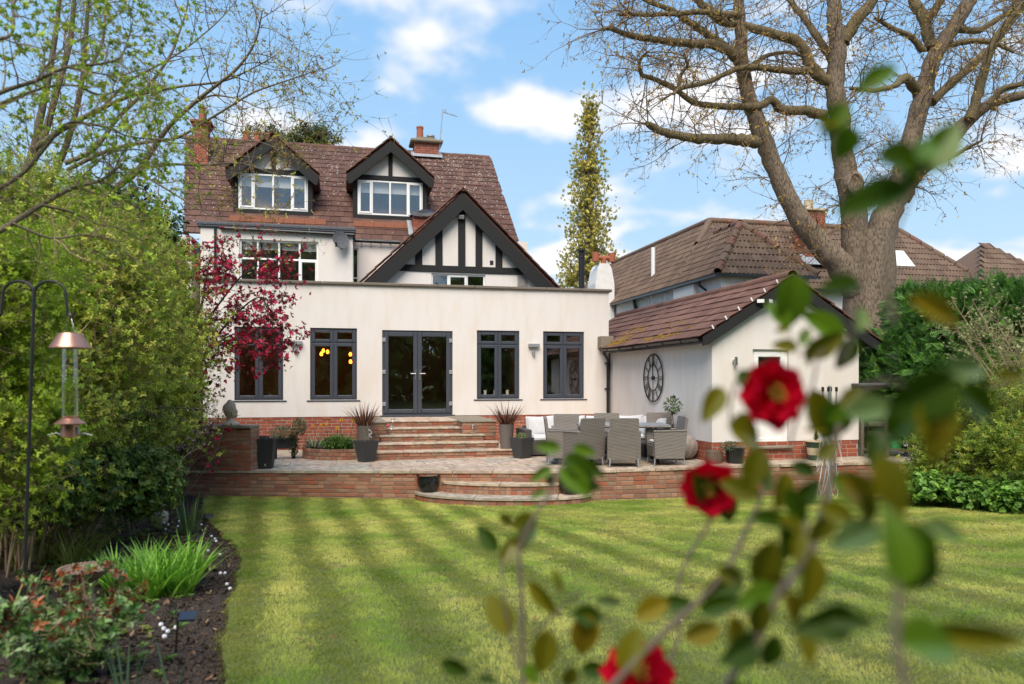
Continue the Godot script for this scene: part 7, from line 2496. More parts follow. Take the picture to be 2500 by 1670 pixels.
func build_bed_plants() -> void:
	rng.seed = 927
	var b: MB
	var gr := [Color(0.208, 0.442, 0.039), Color(0.260, 0.546, 0.052), Color(0.156, 0.351, 0.033), Color(0.325, 0.598, 0.078)]
	var t := thing("daylily_clump", "big lush clump of bright green arching strap leaves in the border", "plant", Vector3(-3.42, soil_y(-3.42, 11.75), 11.75))
	for k in 48:
		var a := rf(0, TAU)
		var s := 0.40 * sqrt(rng.randf())
		var q := Vector3(cos(a) * s, 0, sin(a) * s)
		strap_plant(t, "leaves", M.leaf, 13, 0.28, 0.5, 0.028, 0.75, gr, q, 0.03, 0.42)
	t = thing("yellow_grass", "clump of yellow-green arching grass beneath the shrubs", "grass", Vector3(-4.85, soil_y(-4.85, 10.1), 10.0))
	for k in 26: strap_plant(t, "leaves", M.leaf, 12, 0.25, 0.5, 0.012, 0.8, [Color(0.3, 0.34, 0.05), Color(0.22, 0.28, 0.04), Color(0.4, 0.38, 0.1)], Vector3(rf(-0.4, 0.4), 0, rf(-0.4, 0.4)), 0.04, 0.5)
	t = thing("daffodil_leaves", "upright tuft of grey-green daffodil leaves near the brick wall", "plant", Vector3(-3.78, soil_y(-3.78, 8.3), 8.3))
	strap_plant(t, "leaves", M.leaf, 34, 0.4, 0.72, 0.022, 0.32, [Color(0.12, 0.2, 0.07), Color(0.16, 0.25, 0.08)], Vector3.ZERO, 0.09, 0.16)
	t = thing("iris_leaves", "fan of broad sword leaves at the foot of the feeder pole", "plant", Vector3(-4.05, soil_y(-4.0, 13.3), 13.3))
	strap_plant(t, "leaves", M.leaf, 26, 0.3, 0.6, 0.035, 0.55, [Color(0.12, 0.22, 0.04), Color(0.18, 0.28, 0.05)], Vector3.ZERO, 0.1, 0.25)
	var fb := [[Vector3(-2.98, 0, 14.45), "blue-green daffodil leaves between the rose and the lawn edge", 9], [Vector3(-2.72, 0, 14.6), "two stiff blue-green leaves poking up by the lawn edge", 3]]
	for e in fb:
		var p: Vector3 = e[0]
		p.y = soil_y(p.x, p.z)
		t = thing("bulb_leaves", e[1], "plant", p)
		strap_plant(t, "leaves", M.leaf, e[2], 0.25, 0.42, 0.02, 0.3, [Color(0.09, 0.17, 0.09), Color(0.12, 0.2, 0.11)], Vector3.ZERO, 0.05, 0.2)
	# rose bush
	t = thing("rose_bush", "rose bush with green leaves and coppery red new shoots in front", "rose", Vector3(-3.40, soil_y(-3.40, 14.2), 14.1))
	b = MB.new()
	var tips := []
	for i in 15:
		var a := rf(0, TAU)
		var d := Vector3(cos(a) * 0.75, 1, sin(a) * 0.6).normalized()
		var s := shoot(b, Vector3(cos(a) * 0.04, -0.03, sin(a) * 0.04), d, rf(0.34, 0.62), 0.009, 6, 0.14, Vector3(0, 0.2, 0), 6)
		for j in range(1, s.size()):
			tips.append([s[j], rv()])
			for k in 2:
				var s2 := shoot(b, s[j], (rv() + Vector3(0, 0.5, 0)).normalized(), rf(0.08, 0.2), 0.004, 3, 0.2, Vector3(0, 0.2, 0), 4)
				for q in s2: tips.append([q, rv()])
	put(b.done(), M.pale_twig, "stems", t)
	dress(tips, sprig(5, 0.05, 0.036, 0.026, 1.0, 4), M.gloss_leaf, [Color(0.091, 0.208, 0.046), Color(0.143, 0.260, 0.058), Color(0.208, 0.312, 0.091), Color(0.260, 0.351, 0.156)], 0.75, 0.7, 1.2, "leaves", t)
	var top := tips.filter(func(q): return q[0].y > 0.33)
	dress(top, sprig(6, 0.06, 0.036, 0.02, 0.7, 4), M.gloss_leaf, [Color(0.28, 0.06, 0.025), Color(0.38, 0.12, 0.03), Color(0.2, 0.05, 0.03)], 0.4, 0.8, 1.3, "new_shoots", t)
	# spurge with yellow heads
	for e in [[Vector3(-5.1, 0, 9.4), "spurge with acid yellow flower heads below the leafy shrub"], [Vector3(-4.75, 0, 8.9), "smaller spurge with yellow heads beside the forked tree"]]:
		var p: Vector3 = e[0]
		p.y = soil_y(p.x, p.z)
		t = thing("spurge", e[1], "plant", p)
		leafy(t, "foliage", 320, Vector3(0.3, 0.22, 0.3), Vector3(0, 0.3, 0), 0.06, 0.018, [Color(0.1, 0.18, 0.04), Color(0.14, 0.24, 0.05)])
		leafy(t, "flower_heads", 160, Vector3(0.26, 0.06, 0.26), Vector3(0, 0.55, 0), 0.024, 0.02, [Color(0.6, 0.55, 0.03), Color(0.5, 0.5, 0.04)])
	# seedlings and small leaves over the soil
	var xf := []
	var cols := []
	for i in 500:
		var z := rf(5.5, 14.6)
		var x := lawn_edge(z) - rf(0.25, 2.6)
		xf.append(Transform3D(Basis(Vector3.UP, rf(0, TAU)).scaled(Vector3.ONE * rf(0.5, 1.3)), Vector3(x, soil_y(x, z), z)))
		cols.append(pick([Color(0.1, 0.2, 0.03), Color(0.16, 0.25, 0.04), Color(0.2, 0.22, 0.04)]))
	tag(scatter(sprig(6, 0.05, 0.05, 0.03, 1.0, 3), M.leaf, xf, cols, "weed_seedlings"), "small green weeds and seedlings dotting the border soil", "weeds")

func petal(b: MB, o: Vector3, d: Vector3, up: Vector3, l: float, w: float, cup: float) -> void:
	var s := d.cross(up).normalized()
	var u := s.cross(d).normalized()
	var n := 6
	var g := []
	for i in n + 1:
		var f := float(i) / n
		var hw := w * 0.5 * pow(sin(PI * clampf(0.12 + 0.82 * f, 0, 1)), 0.6)
		for j in n + 1:
			var e := 2.0 * j / n - 1.0
			g.append(o + d * l * (f - 0.12 * f * e * e) + s * hw * e + u * (cup * l * (f * f + 0.5 * e * e * f) + 0.035 * l * sin(e * 5.0 + f * 4.0)))
	for i in n:
		for j in n: b.q(g[i * (n + 1) + j], g[i * (n + 1) + j + 1], g[(i + 1) * (n + 1) + j + 1], g[(i + 1) * (n + 1) + j])

func build_camellia() -> void:
	rng.seed = 945
	var t := thing("camellia", "camellia bush with red double blooms and glossy leaves close to the viewer", "shrub")
	for a in CAMELLIA:
		var c := curve(a, 5, 0.05)
		var b := MB.new()
		b.tube(c[0], c[1], 10)
		put(b.done(), M.camellia_bark, "stem", t)
	var lm := []
	var cs := [Color(0.06, 0.115, 0.006), Color(0.15, 0.27, 0.012), Color(0.23, 0.21, 0.010), Color(0.38, 0.27, 0.012), Color(0.24, 0.33, 0.10)]  # the last, pale one has the glossy sky sheen put into its colour
	for i in 5:
		var m: StandardMaterial3D = M.gloss_leaf.duplicate()
		m.roughness = 0.36
		m.metallic_specular = 0.4
		lm.append(m)
	var shapes := []
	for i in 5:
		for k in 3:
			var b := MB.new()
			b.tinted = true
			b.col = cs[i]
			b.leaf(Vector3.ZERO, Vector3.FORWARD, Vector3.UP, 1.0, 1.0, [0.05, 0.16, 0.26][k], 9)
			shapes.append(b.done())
	# smaller leaves along the stems
	for a in CAMELLIA:
		var cc: PackedVector3Array = curve(a, 3)[0]
		for i in range(3, cc.size(), 3):
			if rng.randf() > 0.5: continue
			var d := (rv() + Vector3(0, 0.2, 0)).normalized()
			d = (d - Vector3(-0.22, 0, 0.9755) * d.dot(Vector3(-0.22, 0, 0.9755)) * 0.7).normalized()
			var x := d.cross((Vector3(-0.22, 0.35, 0.9755) + rv() * 0.4).normalized()).normalized()
			var l := rf(0.05, 0.085)
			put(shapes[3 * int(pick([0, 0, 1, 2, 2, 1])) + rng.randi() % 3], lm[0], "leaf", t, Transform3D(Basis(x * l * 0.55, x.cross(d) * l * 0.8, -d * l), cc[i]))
	for q in CAMELLIA_LEAVES:
		var d := Vector3(q[3], q[4], q[5]).normalized()
		var face_ := (Vector3(-0.22, 0.35, 0.9755) + rv() * 0.3).normalized()
		var x := d.cross(face_).normalized()
		var y := x.cross(d).normalized()
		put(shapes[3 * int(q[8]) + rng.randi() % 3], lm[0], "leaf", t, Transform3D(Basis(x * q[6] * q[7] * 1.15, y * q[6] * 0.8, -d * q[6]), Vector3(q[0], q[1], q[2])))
	for k in 3:
		var q: Array = CAMELLIA_FLOWERS[k]
		var o := Vector3(q[0], q[1], q[2])
		var r: float = q[3]
		var f := Basis.looking_at(-(Vector3(-0.22, 0.1, 0.9755) + [Vector3(0.15, 0.0, 0), Vector3(-0.3, -0.35, 0), Vector3(0, 0.5, 0)][k]).normalized())
		var fl := part("bloom", t, o)
		for ringn in 4:
			var n: int = [8, 7, 6, 5][ringn]
			for i in n:
				var a := TAU * (i + 0.5 * (ringn % 2)) / n + rf(-0.15, 0.15)
				var tilt: float = [0.25, 0.55, 0.95, 1.4][ringn]
				var dir := f * Vector3(cos(a), sin(a), tilt).normalized()
				var b := MB.new()
				b.tinted = true
				b.col = Color(0.95, 0.012, 0.05) * rf(0.8, 1.0)
				petal(b, f * Vector3(0, 0, -0.2) * r, dir, f * Vector3(-cos(a) * tilt, -sin(a) * tilt, 1).normalized(), r * [1.22, 1.12, 0.9, 0.62][ringn] * rf(0.92, 1.08), r * [1.35, 1.2, 0.95, 0.7][ringn], rf(0.05, 0.22))
				put(b.done(), M.red_petal, "petal", fl)
		var b := MB.new()
		b.tinted = true
		for i in 26:
			b.col = Color(0.55, 0.28, 0.04)
			var e := f * (Vector3(rf(-0.25, 0.25), rf(-0.25, 0.25), rf(0.35, 0.55)) * r)
			b.tube(PackedVector3Array([Vector3.ZERO, e]), PackedFloat32Array([r * 0.02]), 4)
			b.col = Color(0.72, 0.42, 0.05)
			b.ball(e, Vector3.ONE * r * 0.04, 6, 4)
		put(b.done(), M.petal, "stamens", fl)
		b = MB.new()
		b.tinted = true
		b.col = Color(0.06, 0.09, 0.02)
		for i in 6: petal(b, f * Vector3(0, 0, -0.3) * r, f * Vector3(cos(i * 1.05), sin(i * 1.05), 0.2).normalized(), f * Vector3.BACK, r * 0.5, r * 0.4, 0.2)
		put(b.done(), M.leaf, "calyx", fl)

func build_behind() -> void:
	rng.seed = 953
	# the trees at the far end of the garden, which the windows mirror
	var src: Node3D = null
	for k in 9:
		var p := Vector3(-24.0 + 6.0 * k + rf(-1.0, 1.0), 0.6, 29.0 + rf(-2, 3))
		var lab := "tall green tree at the far end of the garden, mirrored in the windows"
		if src == null:
			src = thing("boundary_tree", lab, "tree", p, 0.0, "trees at the far end of the garden")
			var b := MB.new()
			b.tube(PackedVector3Array([Vector3.ZERO, Vector3(0.1, 3, 0), Vector3(0, 7, 0.1)]), PackedFloat32Array([0.35, 0.25, 0.1]), 8)
			for i in 14: shoot(b, Vector3(0, rf(2, 6), 0), (rv() + Vector3(0, 0.7, 0)).normalized(), rf(2, 3.5), 0.08, 5, 0.2, Vector3(0, 0.2, 0), 4)
			put(b.done(), M.dark_bark, "trunk", src)
			mass(src, "crown", [[0, 4.5, 0, 3.4, 3.8, 1500], [1.2, 7.5, 0.4, 2.4, 2.6, 800], [-1.4, 2.2, 0.5, 3.0, 2.6, 1100], [1.6, 1.6, -0.4, 3.0, 2.0, 900]], [sprig(8, 0.5, 0.3, 0.2, 1.0, 3)], M.leaf, [Color(0.13, 0.22, 0.03), Color(0.18, 0.28, 0.04), Color(0.24, 0.32, 0.05)], 0.8, 1.4, 0.4, -0.15, 1.0, 0.45, 0.5)
		else:
			var o := copy(src, lab, p, rf(0, TAU))
			o.scale = Vector3.ONE * rf(0.85, 1.25)
const OAK := [
	[11.03,4.19,2.28,0.417,10.62,4.79,2.22,0.381,10.21,5.28,2.16,0.323,9.80,5.70,2.10,0.288,9.14,6.57,1.98,0.241,8.69,7.51,1.91,0.218,8.38,8.30,1.87,0.218,8.12,8.94,1.85,0.194,7.93,9.47,1.84,0.171,7.80,10.21,1.84,0.160,7.76,10.93,1.86,0.148,7.69,11.66,1.88,0.132,7.63,12.44,1.89,0.109,7.68,13.21,1.94,0.077],
	[10.83,4.69,2.24,0.393,10.76,5.54,2.22,0.336,10.64,6.80,2.19,0.301,10.44,7.81,2.15,0.259,10.34,8.81,2.13,0.243,10.22,9.67,2.10,0.231,10.29,10.57,2.12,0.197,10.20,11.33,2.10,0.174,10.20,11.83,2.10,0.162,10.10,12.59,2.07,0.127,10.05,13.34,2.06,0.093],
	[11.31,4.71,2.14,0.398,11.55,6.10,2.14,0.364,11.90,6.93,2.15,0.306,12.19,7.66,2.16,0.260,12.48,8.71,2.16,0.237,12.78,9.76,2.17,0.214,13.08,10.66,2.17,0.202,13.63,11.47,2.23,0.179,14.08,12.17,2.28,0.168,14.54,12.88,2.32,0.132,15.00,13.81,2.36,0.092],
	[12.15,7.00,2.13,0.236,12.38,7.54,2.28,0.212,12.80,7.97,2.48,0.187,13.22,8.44,2.67,0.174,13.53,8.86,2.85,0.157,13.94,9.18,3.04,0.127,14.68,9.39,3.31,0.103,15.32,9.60,3.56,0.087,15.95,10.01,3.80,0.057],
	[8.04,8.10,2.12,0.158,7.50,8.12,2.17,0.134,7.09,8.09,2.25,0.122,6.31,8.04,2.24,0.110,5.59,8.13,2.25,0.098,5.20,8.21,2.33,0.082,5.04,8.23,2.47,0.053],
	[10.39,10.75,2.14,0.162,10.92,11.49,2.13,0.144,11.30,11.96,2.09,0.136,11.63,12.79,2.04,0.106,11.97,13.63,1.98,0.071],
	[10.15,9.72,2.08,0.162,9.65,10.03,2.06,0.138,9.26,10.65,2.07,0.126,8.72,10.80,2.04,0.114,7.85,11.01,1.93,0.102,7.18,11.12,1.87,0.095,6.81,11.37,1.88,0.090,6.57,11.52,1.92,0.085,6.15,12.05,1.91,0.062,5.74,12.39,1.91,0.040],
	[10.05,8.91,2.06,0.139,9.40,9.03,2.02,0.120,8.85,8.99,2.00,0.114,8.51,9.21,2.02,0.102,8.12,9.02,2.04,0.091,7.25,8.98,1.94,0.079,6.49,9.05,1.87,0.072,6.07,9.30,1.88,0.067,5.55,9.50,1.87,0.062,5.14,9.61,1.88,0.048,5.05,9.85,1.96,0.031],
	[9.62,10.01,2.07,0.104,8.79,9.94,2.10,0.080,7.95,9.93,2.14,0.076,7.36,9.76,2.23,0.067,6.69,9.41,2.30,0.057,5.95,9.16,2.35,0.052,5.67,8.94,2.51,0.034],
	[7.63,10.06,2.03,0.135,7.28,10.29,2.10,0.123,6.78,10.38,2.13,0.106,6.34,10.31,2.18,0.099,5.58,10.34,2.15,0.083,4.83,10.37,2.13,0.069,4.23,10.49,2.14,0.056,4.05,10.38,2.25,0.034],
	[7.54,10.30,1.91,0.113,7.16,10.53,1.92,0.104,6.73,10.75,1.93,0.094,6.21,11.04,1.91,0.080,5.88,11.19,1.94,0.066,5.32,11.33,1.92,0.053,4.82,11.57,1.91,0.035],
	[7.68,11.24,1.94,0.091,7.01,11.16,2.09,0.071,6.31,11.04,2.24,0.061,5.35,10.84,2.33,0.052,4.37,10.70,2.42,0.042],
	[5.94,9.18,2.16,0.048,5.97,9.51,2.30,0.044,6.05,9.67,2.46,0.039,5.90,9.87,2.56,0.021],
	[5.07,9.39,2.17,0.039,4.90,9.68,2.34,0.034,5.00,9.83,2.56,0.025],
	[13.06,10.89,2.13,0.148,12.86,11.76,2.00,0.139,12.71,12.21,1.89,0.132,12.66,12.88,1.81,0.101,12.62,13.66,1.72,0.068],
	[12.90,11.56,2.09,0.107,13.01,11.81,2.25,0.100,13.20,12.20,2.43,0.089,13.45,12.75,2.62,0.065],
	[12.68,9.66,2.14,0.166,12.37,9.86,2.22,0.137,12.07,9.96,2.29,0.112,11.72,9.70,2.36,0.070,11.14,9.55,2.37,0.060,10.46,9.54,2.36,0.046],
	[12.75,10.74,2.16,0.100,12.44,10.99,2.22,0.076,12.14,11.09,2.28,0.070,11.71,11.19,2.31,0.061,11.18,11.38,2.32,0.042],
	[13.37,8.79,3.02,0.133,13.51,9.54,3.17,0.114,13.66,10.38,3.33,0.099,13.89,10.92,3.50,0.085,14.16,11.30,3.69,0.067,14.39,11.72,3.86,0.049],
	[13.06,9.49,2.13,0.124,13.74,10.12,2.12,0.111,14.64,10.87,2.15,0.097,15.19,11.42,2.11,0.083,15.94,12.30,2.12,0.069,16.62,13.02,2.11,0.050],
	[13.44,10.96,2.11,0.086,13.91,11.01,2.45,0.076,14.32,10.85,2.79,0.061,14.61,10.52,3.09,0.037],
	[12.62,7.75,2.75,0.078,12.83,7.81,3.03,0.055,12.98,7.93,3.30,0.045,13.17,8.06,3.59,0.027],
	[13.77,11.50,2.08,0.096,14.60,11.57,2.00,0.083,15.45,12.07,1.91,0.069,16.26,12.53,1.82,0.055],
	[13.52,9.00,3.46,0.090,13.68,9.31,3.70,0.075,13.88,9.33,3.95,0.061,14.40,9.67,4.27,0.043],
	[10.44,10.30,1.84,0.118,10.18,11.06,1.55,0.095,9.91,11.74,1.26,0.082,9.68,12.32,0.98,0.068,9.50,13.08,0.71,0.044],
	[7.88,9.90,1.88,0.068,8.53,10.42,1.72,0.051,9.29,10.65,1.58,0.042,10.02,10.58,1.44,0.024]]

const BARE := [
	[-6.76,1.87,5.96,0.090,-6.68,3.16,5.98,0.077,-6.60,4.45,5.99,0.071,-6.53,5.35,6.01,0.064,-6.40,5.79,6.04,0.059,-6.29,6.38,6.06,0.052,-6.19,6.84,6.09,0.044,-6.11,7.38,6.10,0.039,-6.06,7.72,6.12,0.035,-6.03,8.05,6.12,0.031,-5.98,8.44,6.14,0.021],
	[-6.53,5.35,6.01,0.058,-6.27,6.01,6.03,0.052,-6.11,6.64,6.02,0.044,-5.97,7.23,6.00,0.039,-5.91,7.62,5.97,0.035,-5.90,7.98,5.93,0.032,-5.88,8.34,5.89,0.026,-5.83,8.73,5.86,0.016],
	[-6.73,4.50,5.66,0.059,-6.22,5.58,5.69,0.053,-6.01,6.25,5.65,0.046,-5.88,7.03,5.59,0.038,-5.85,7.61,5.52,0.033,-5.85,8.14,5.43,0.030,-5.85,8.62,5.34,0.025],
	[-5.87,7.01,5.65,0.032,-5.70,7.46,5.53,0.027,-5.63,7.80,5.39,0.022,-5.63,8.31,5.24,0.020,-5.63,8.83,5.09,0.014],
	[-6.67,3.39,6.18,0.076,-5.80,4.52,6.46,0.063,-5.04,5.15,6.71,0.052,-4.73,5.37,6.87,0.047,-4.52,5.63,7.00,0.042,-4.26,5.94,7.14,0.034,-3.94,6.21,7.29,0.029,-3.57,6.47,7.46,0.024,-3.28,6.67,7.61,0.020,-3.03,7.00,7.74,0.014,-2.92,7.41,7.85,0.008],
	[-6.36,5.76,6.15,0.049,-5.83,6.08,6.37,0.041,-5.31,6.30,6.59,0.033,-4.91,6.43,6.79,0.027,-4.52,6.47,6.98,0.022,-4.09,6.51,7.18,0.018,-3.53,6.54,7.40,0.015,-3.16,6.64,7.59,0.010,-2.76,6.82,7.78,0.006],
	[-5.73,5.34,6.70,0.032,-5.09,5.60,6.95,0.027,-4.47,5.69,7.19,0.023,-4.10,5.71,7.38,0.020,-3.73,5.89,7.56,0.018,-3.41,6.04,7.74,0.015,-3.01,6.24,7.93,0.013,-2.55,6.36,8.14,0.009,-2.10,6.48,8.34,0.005],
	[-4.69,5.36,6.94,0.032,-4.26,5.38,7.16,0.020,-3.76,5.34,7.39,0.016,-3.27,5.33,7.63,0.012,-2.91,5.20,7.83,0.008,-2.56,5.05,8.03,0.005],
	[-5.84,5.49,6.47,0.038,-5.46,5.73,6.44,0.034,-5.13,6.25,6.40,0.029,-4.78,6.68,6.36,0.025,-4.43,7.27,6.32,0.020,-4.32,7.66,6.23,0.016,-4.22,8.09,6.14,0.013,-4.20,8.47,6.02,0.009],
	[-4.16,5.81,7.06,0.017,-3.77,5.70,7.31,0.013,-3.39,5.61,7.56,0.011,-3.03,5.60,7.81,0.007,-2.56,5.46,8.08,0.005,-2.21,5.84,8.32,0.003],
	[-3.97,6.27,7.10,0.017,-3.66,6.36,7.32,0.013,-3.23,6.24,7.57,0.010,-2.91,6.06,7.80,0.006,-2.51,6.08,8.04,0.003],
	[-5.31,6.30,6.59,0.023,-4.95,6.75,6.55,0.018,-4.53,7.05,6.52,0.014,-4.15,7.36,6.48,0.012,-3.72,7.80,6.46,0.009,-3.48,8.15,6.39,0.005],
	[-4.66,5.23,7.15,0.019,-4.30,5.00,7.39,0.014,-3.90,4.73,7.63,0.011,-3.46,4.48,7.88,0.007,-3.10,4.40,8.12,0.003]]

const APPLE := [
	[-4.71,2.90,12.88,0.035,-4.47,3.15,12.85,0.030,-4.22,3.33,12.81,0.022,-4.11,3.44,12.75,0.020,-4.00,3.55,12.69,0.017,-3.80,3.70,12.65,0.015,-3.62,3.78,12.60,0.012,-3.49,3.93,12.54,0.008],
	[-4.44,3.88,13.15,0.022,-4.26,4.09,13.10,0.019,-4.13,4.23,13.04,0.016,-3.94,4.34,13.00,0.014,-3.74,4.48,12.95,0.012,-3.53,4.54,12.91,0.009,-3.41,4.64,12.85,0.007,-3.36,4.92,12.77,0.004],
	[-4.48,3.99,12.93,0.020,-4.30,4.15,12.87,0.017,-4.23,4.24,12.78,0.013,-3.97,4.39,12.74,0.010,-3.79,4.45,12.68,0.008,-3.61,4.42,12.61,0.006,-3.44,4.53,12.55,0.003],
	[-4.46,3.47,12.73,0.021,-4.34,3.63,12.64,0.017,-4.14,3.83,12.57,0.015,-3.90,4.20,12.51,0.013,-3.76,4.25,12.42,0.011,-3.64,4.26,12.33,0.009,-3.52,4.23,12.24,0.007,-3.29,4.24,12.17,0.005],
	[-4.17,4.25,13.41,0.016,-4.09,4.45,13.33,0.013,-3.98,4.55,13.25,0.010,-4.01,4.76,13.14,0.009,-4.06,4.95,13.03,0.006],
	[-3.94,3.52,12.85,0.011,-3.78,3.50,12.73,0.008,-3.66,3.45,12.60,0.006,-3.53,3.44,12.48,0.005,-3.38,3.37,12.36,0.003],
	[-4.06,3.35,13.03,0.010,-3.85,3.27,12.94,0.008,-3.66,3.32,12.84,0.006,-3.48,3.30,12.75,0.004],
	[-3.79,3.69,12.68,0.010,-3.74,3.88,12.48,0.008,-3.64,4.07,12.30,0.007,-3.47,4.16,12.13,0.005,-3.34,4.15,11.96,0.003],
	[-3.83,4.24,13.28,0.008,-3.74,4.47,13.17,0.006,-3.69,4.61,13.04,0.005,-3.57,4.74,12.93,0.003],
	[-3.62,4.34,13.33,0.007,-3.46,4.33,13.29,0.006,-3.33,4.34,13.24,0.005,-3.17,4.42,13.20,0.003,-3.07,4.41,13.15,0.002]]

const CRAB := [
	[-4.59,-0.01,4.71,0.055,-4.52,0.80,4.69,0.047,-4.44,1.49,4.68,0.041,-4.39,2.17,4.66,0.036,-4.34,2.72,4.64,0.030,-4.30,3.27,4.63,0.025,-4.22,3.83,4.61,0.019,-4.14,4.30,4.60,0.011],
	[-4.40,2.17,4.65,0.030,-4.18,2.72,4.84,0.025,-3.90,3.09,5.05,0.019,-3.56,3.45,5.27,0.015,-3.21,3.68,5.49,0.011,-2.94,3.53,5.69,0.007],
	[-4.34,2.72,4.66,0.025,-4.11,3.32,4.83,0.019,-3.77,3.79,5.03,0.015,-3.47,4.10,5.23,0.011,-3.09,4.27,5.43,0.007,-2.74,4.30,5.63,0.004],
	[-4.37,2.45,4.65,0.022,-3.99,2.88,4.94,0.016,-3.62,3.08,5.23,0.012,-3.23,3.12,5.52,0.008,-2.93,3.00,5.80,0.005],
	[-4.40,2.17,4.65,0.022,-4.78,2.73,4.39,0.017,-5.04,3.24,4.16,0.013,-5.27,3.59,3.94,0.009],
	[-4.29,3.27,4.67,0.017,-4.55,3.75,4.51,0.012,-4.73,4.12,4.37,0.008,-4.84,4.53,4.24,0.006],
	[-4.42,1.90,4.64,0.019,-4.17,2.39,4.94,0.015,-3.97,2.70,5.22,0.011,-3.83,2.85,5.49,0.007],
	[-4.21,3.82,4.69,0.014,-3.95,4.12,5.00,0.009,-3.76,4.32,5.30,0.005],
	[-4.13,3.33,4.71,0.014,-3.69,3.33,5.08,0.011,-3.34,3.26,5.43,0.008,-3.01,2.85,5.78,0.004]]

const SMALL := [
	[-4.48,0.31,8.42,0.034,-4.52,0.57,8.41,0.030,-4.49,0.81,8.42,0.028,-4.48,0.92,8.42,0.026,-4.58,1.04,8.40,0.020,-4.65,1.20,8.38,0.018,-4.66,1.36,8.38,0.016,-4.68,1.48,8.38,0.015,-4.60,1.62,8.39,0.013,-4.39,1.76,8.44,0.011,-4.21,1.90,8.48,0.010,-4.04,1.93,8.52,0.008,-3.75,1.92,8.59,0.006,-3.46,1.91,8.65,0.004],
	[-4.48,0.92,8.42,0.018,-4.49,1.13,8.49,0.015,-4.40,1.28,8.59,0.012,-4.27,1.36,8.70,0.010,-4.14,1.47,8.81,0.006],
	[-4.46,0.88,8.42,0.018,-4.20,1.06,8.62,0.013,-3.96,1.19,8.81,0.010,-3.74,1.30,9.00,0.006],
	[-4.39,1.76,8.44,0.009,-4.38,1.93,8.37,0.008,-4.47,2.04,8.27,0.007,-4.66,2.11,8.15,0.005,-5.01,2.15,7.99,0.004],
	[-4.48,0.71,8.42,0.020,-4.46,0.48,8.37,0.014,-4.45,0.29,8.32,0.016]]

const CAMELLIA := [
	[-1.53,1.79,17.85,0.006,-1.47,1.85,17.85,0.005,-1.40,1.91,17.85,0.005,-1.35,1.95,17.85,0.004,-1.31,1.99,17.85,0.004,-1.27,2.05,17.84,0.004,-1.25,2.09,17.84,0.003,-1.23,2.14,17.83,0.002,-1.25,2.17,17.81,0.002],
	[-1.42,1.85,18.01,0.005,-1.39,1.88,17.99,0.005,-1.34,1.93,17.98,0.005,-1.30,1.99,17.97,0.005,-1.25,2.03,17.96,0.005,-1.22,2.08,17.94,0.005,-1.19,2.13,17.92,0.004,-1.17,2.20,17.91,0.004,-1.14,2.23,17.89,0.003,-1.11,2.25,17.87,0.002],
	[-1.31,2.00,18.00,0.003,-1.29,2.02,17.99,0.003,-1.27,2.07,17.98,0.003,-1.26,2.10,17.96,0.002],
	[-1.37,1.75,17.73,0.003,-1.35,1.79,17.72,0.003,-1.32,1.85,17.71,0.003,-1.32,1.91,17.70,0.003,-1.30,1.96,17.69,0.003,-1.26,2.02,17.69,0.003,-1.24,2.06,17.68,0.002,-1.24,2.08,17.66,0.001],
	[-1.22,2.15,17.87,0.002,-1.21,2.19,17.86,0.002,-1.18,2.25,17.86,0.002,-1.16,2.30,17.85,0.002,-1.14,2.31,17.85,0.002,-1.11,2.32,17.84,0.001],
	[-1.29,2.18,17.83,0.002,-1.29,2.22,17.82,0.002,-1.28,2.26,17.82,0.002,-1.26,2.27,17.81,0.001],
	[-1.13,2.31,17.84,0.002,-1.17,2.30,17.83,0.001,-1.19,2.31,17.83,0.001,-1.19,2.34,17.82,0.001],
	[-1.40,1.97,18.32,0.004,-1.40,2.01,18.31,0.004,-1.40,2.04,18.30,0.004,-1.39,2.08,18.29,0.003,-1.39,2.10,18.28,0.002],
	[-1.32,2.25,18.15,0.002,-1.28,2.26,18.14,0.002,-1.22,2.25,18.13,0.002,-1.16,2.25,18.11,0.001,-1.08,2.26,18.11,0.001],
	[-1.56,1.72,17.64,0.005,-1.56,1.79,17.62,0.005,-1.56,1.90,17.61,0.004,-1.56,1.98,17.60,0.004,-1.53,2.03,17.59,0.003,-1.50,2.07,17.58,0.003,-1.48,2.11,17.57,0.003,-1.47,2.13,17.56,0.003],
	[-1.56,1.77,17.59,0.003,-1.57,1.82,17.57,0.002,-1.58,1.89,17.56,0.002,-1.58,1.94,17.54,0.002,-1.58,1.96,17.53,0.002],
	[-1.56,1.86,17.69,0.002,-1.54,1.90,17.73,0.002,-1.53,1.93,17.77,0.002,-1.51,1.96,17.80,0.001],
	[-1.32,2.32,18.20,0.004,-1.32,2.38,18.19,0.002,-1.28,2.46,18.18,0.002,-1.26,2.48,18.17,0.001],
	[-1.31,2.28,18.11,0.002,-1.28,2.37,18.10,0.001,-1.28,2.47,18.09,0.001,-1.28,2.52,18.07,0.001,-1.28,2.56,18.06,0.001],
	[-1.26,2.48,18.17,0.001,-1.28,2.53,18.15,0.001,-1.29,2.57,18.13,0.001,-1.27,2.60,18.11,0.001]]

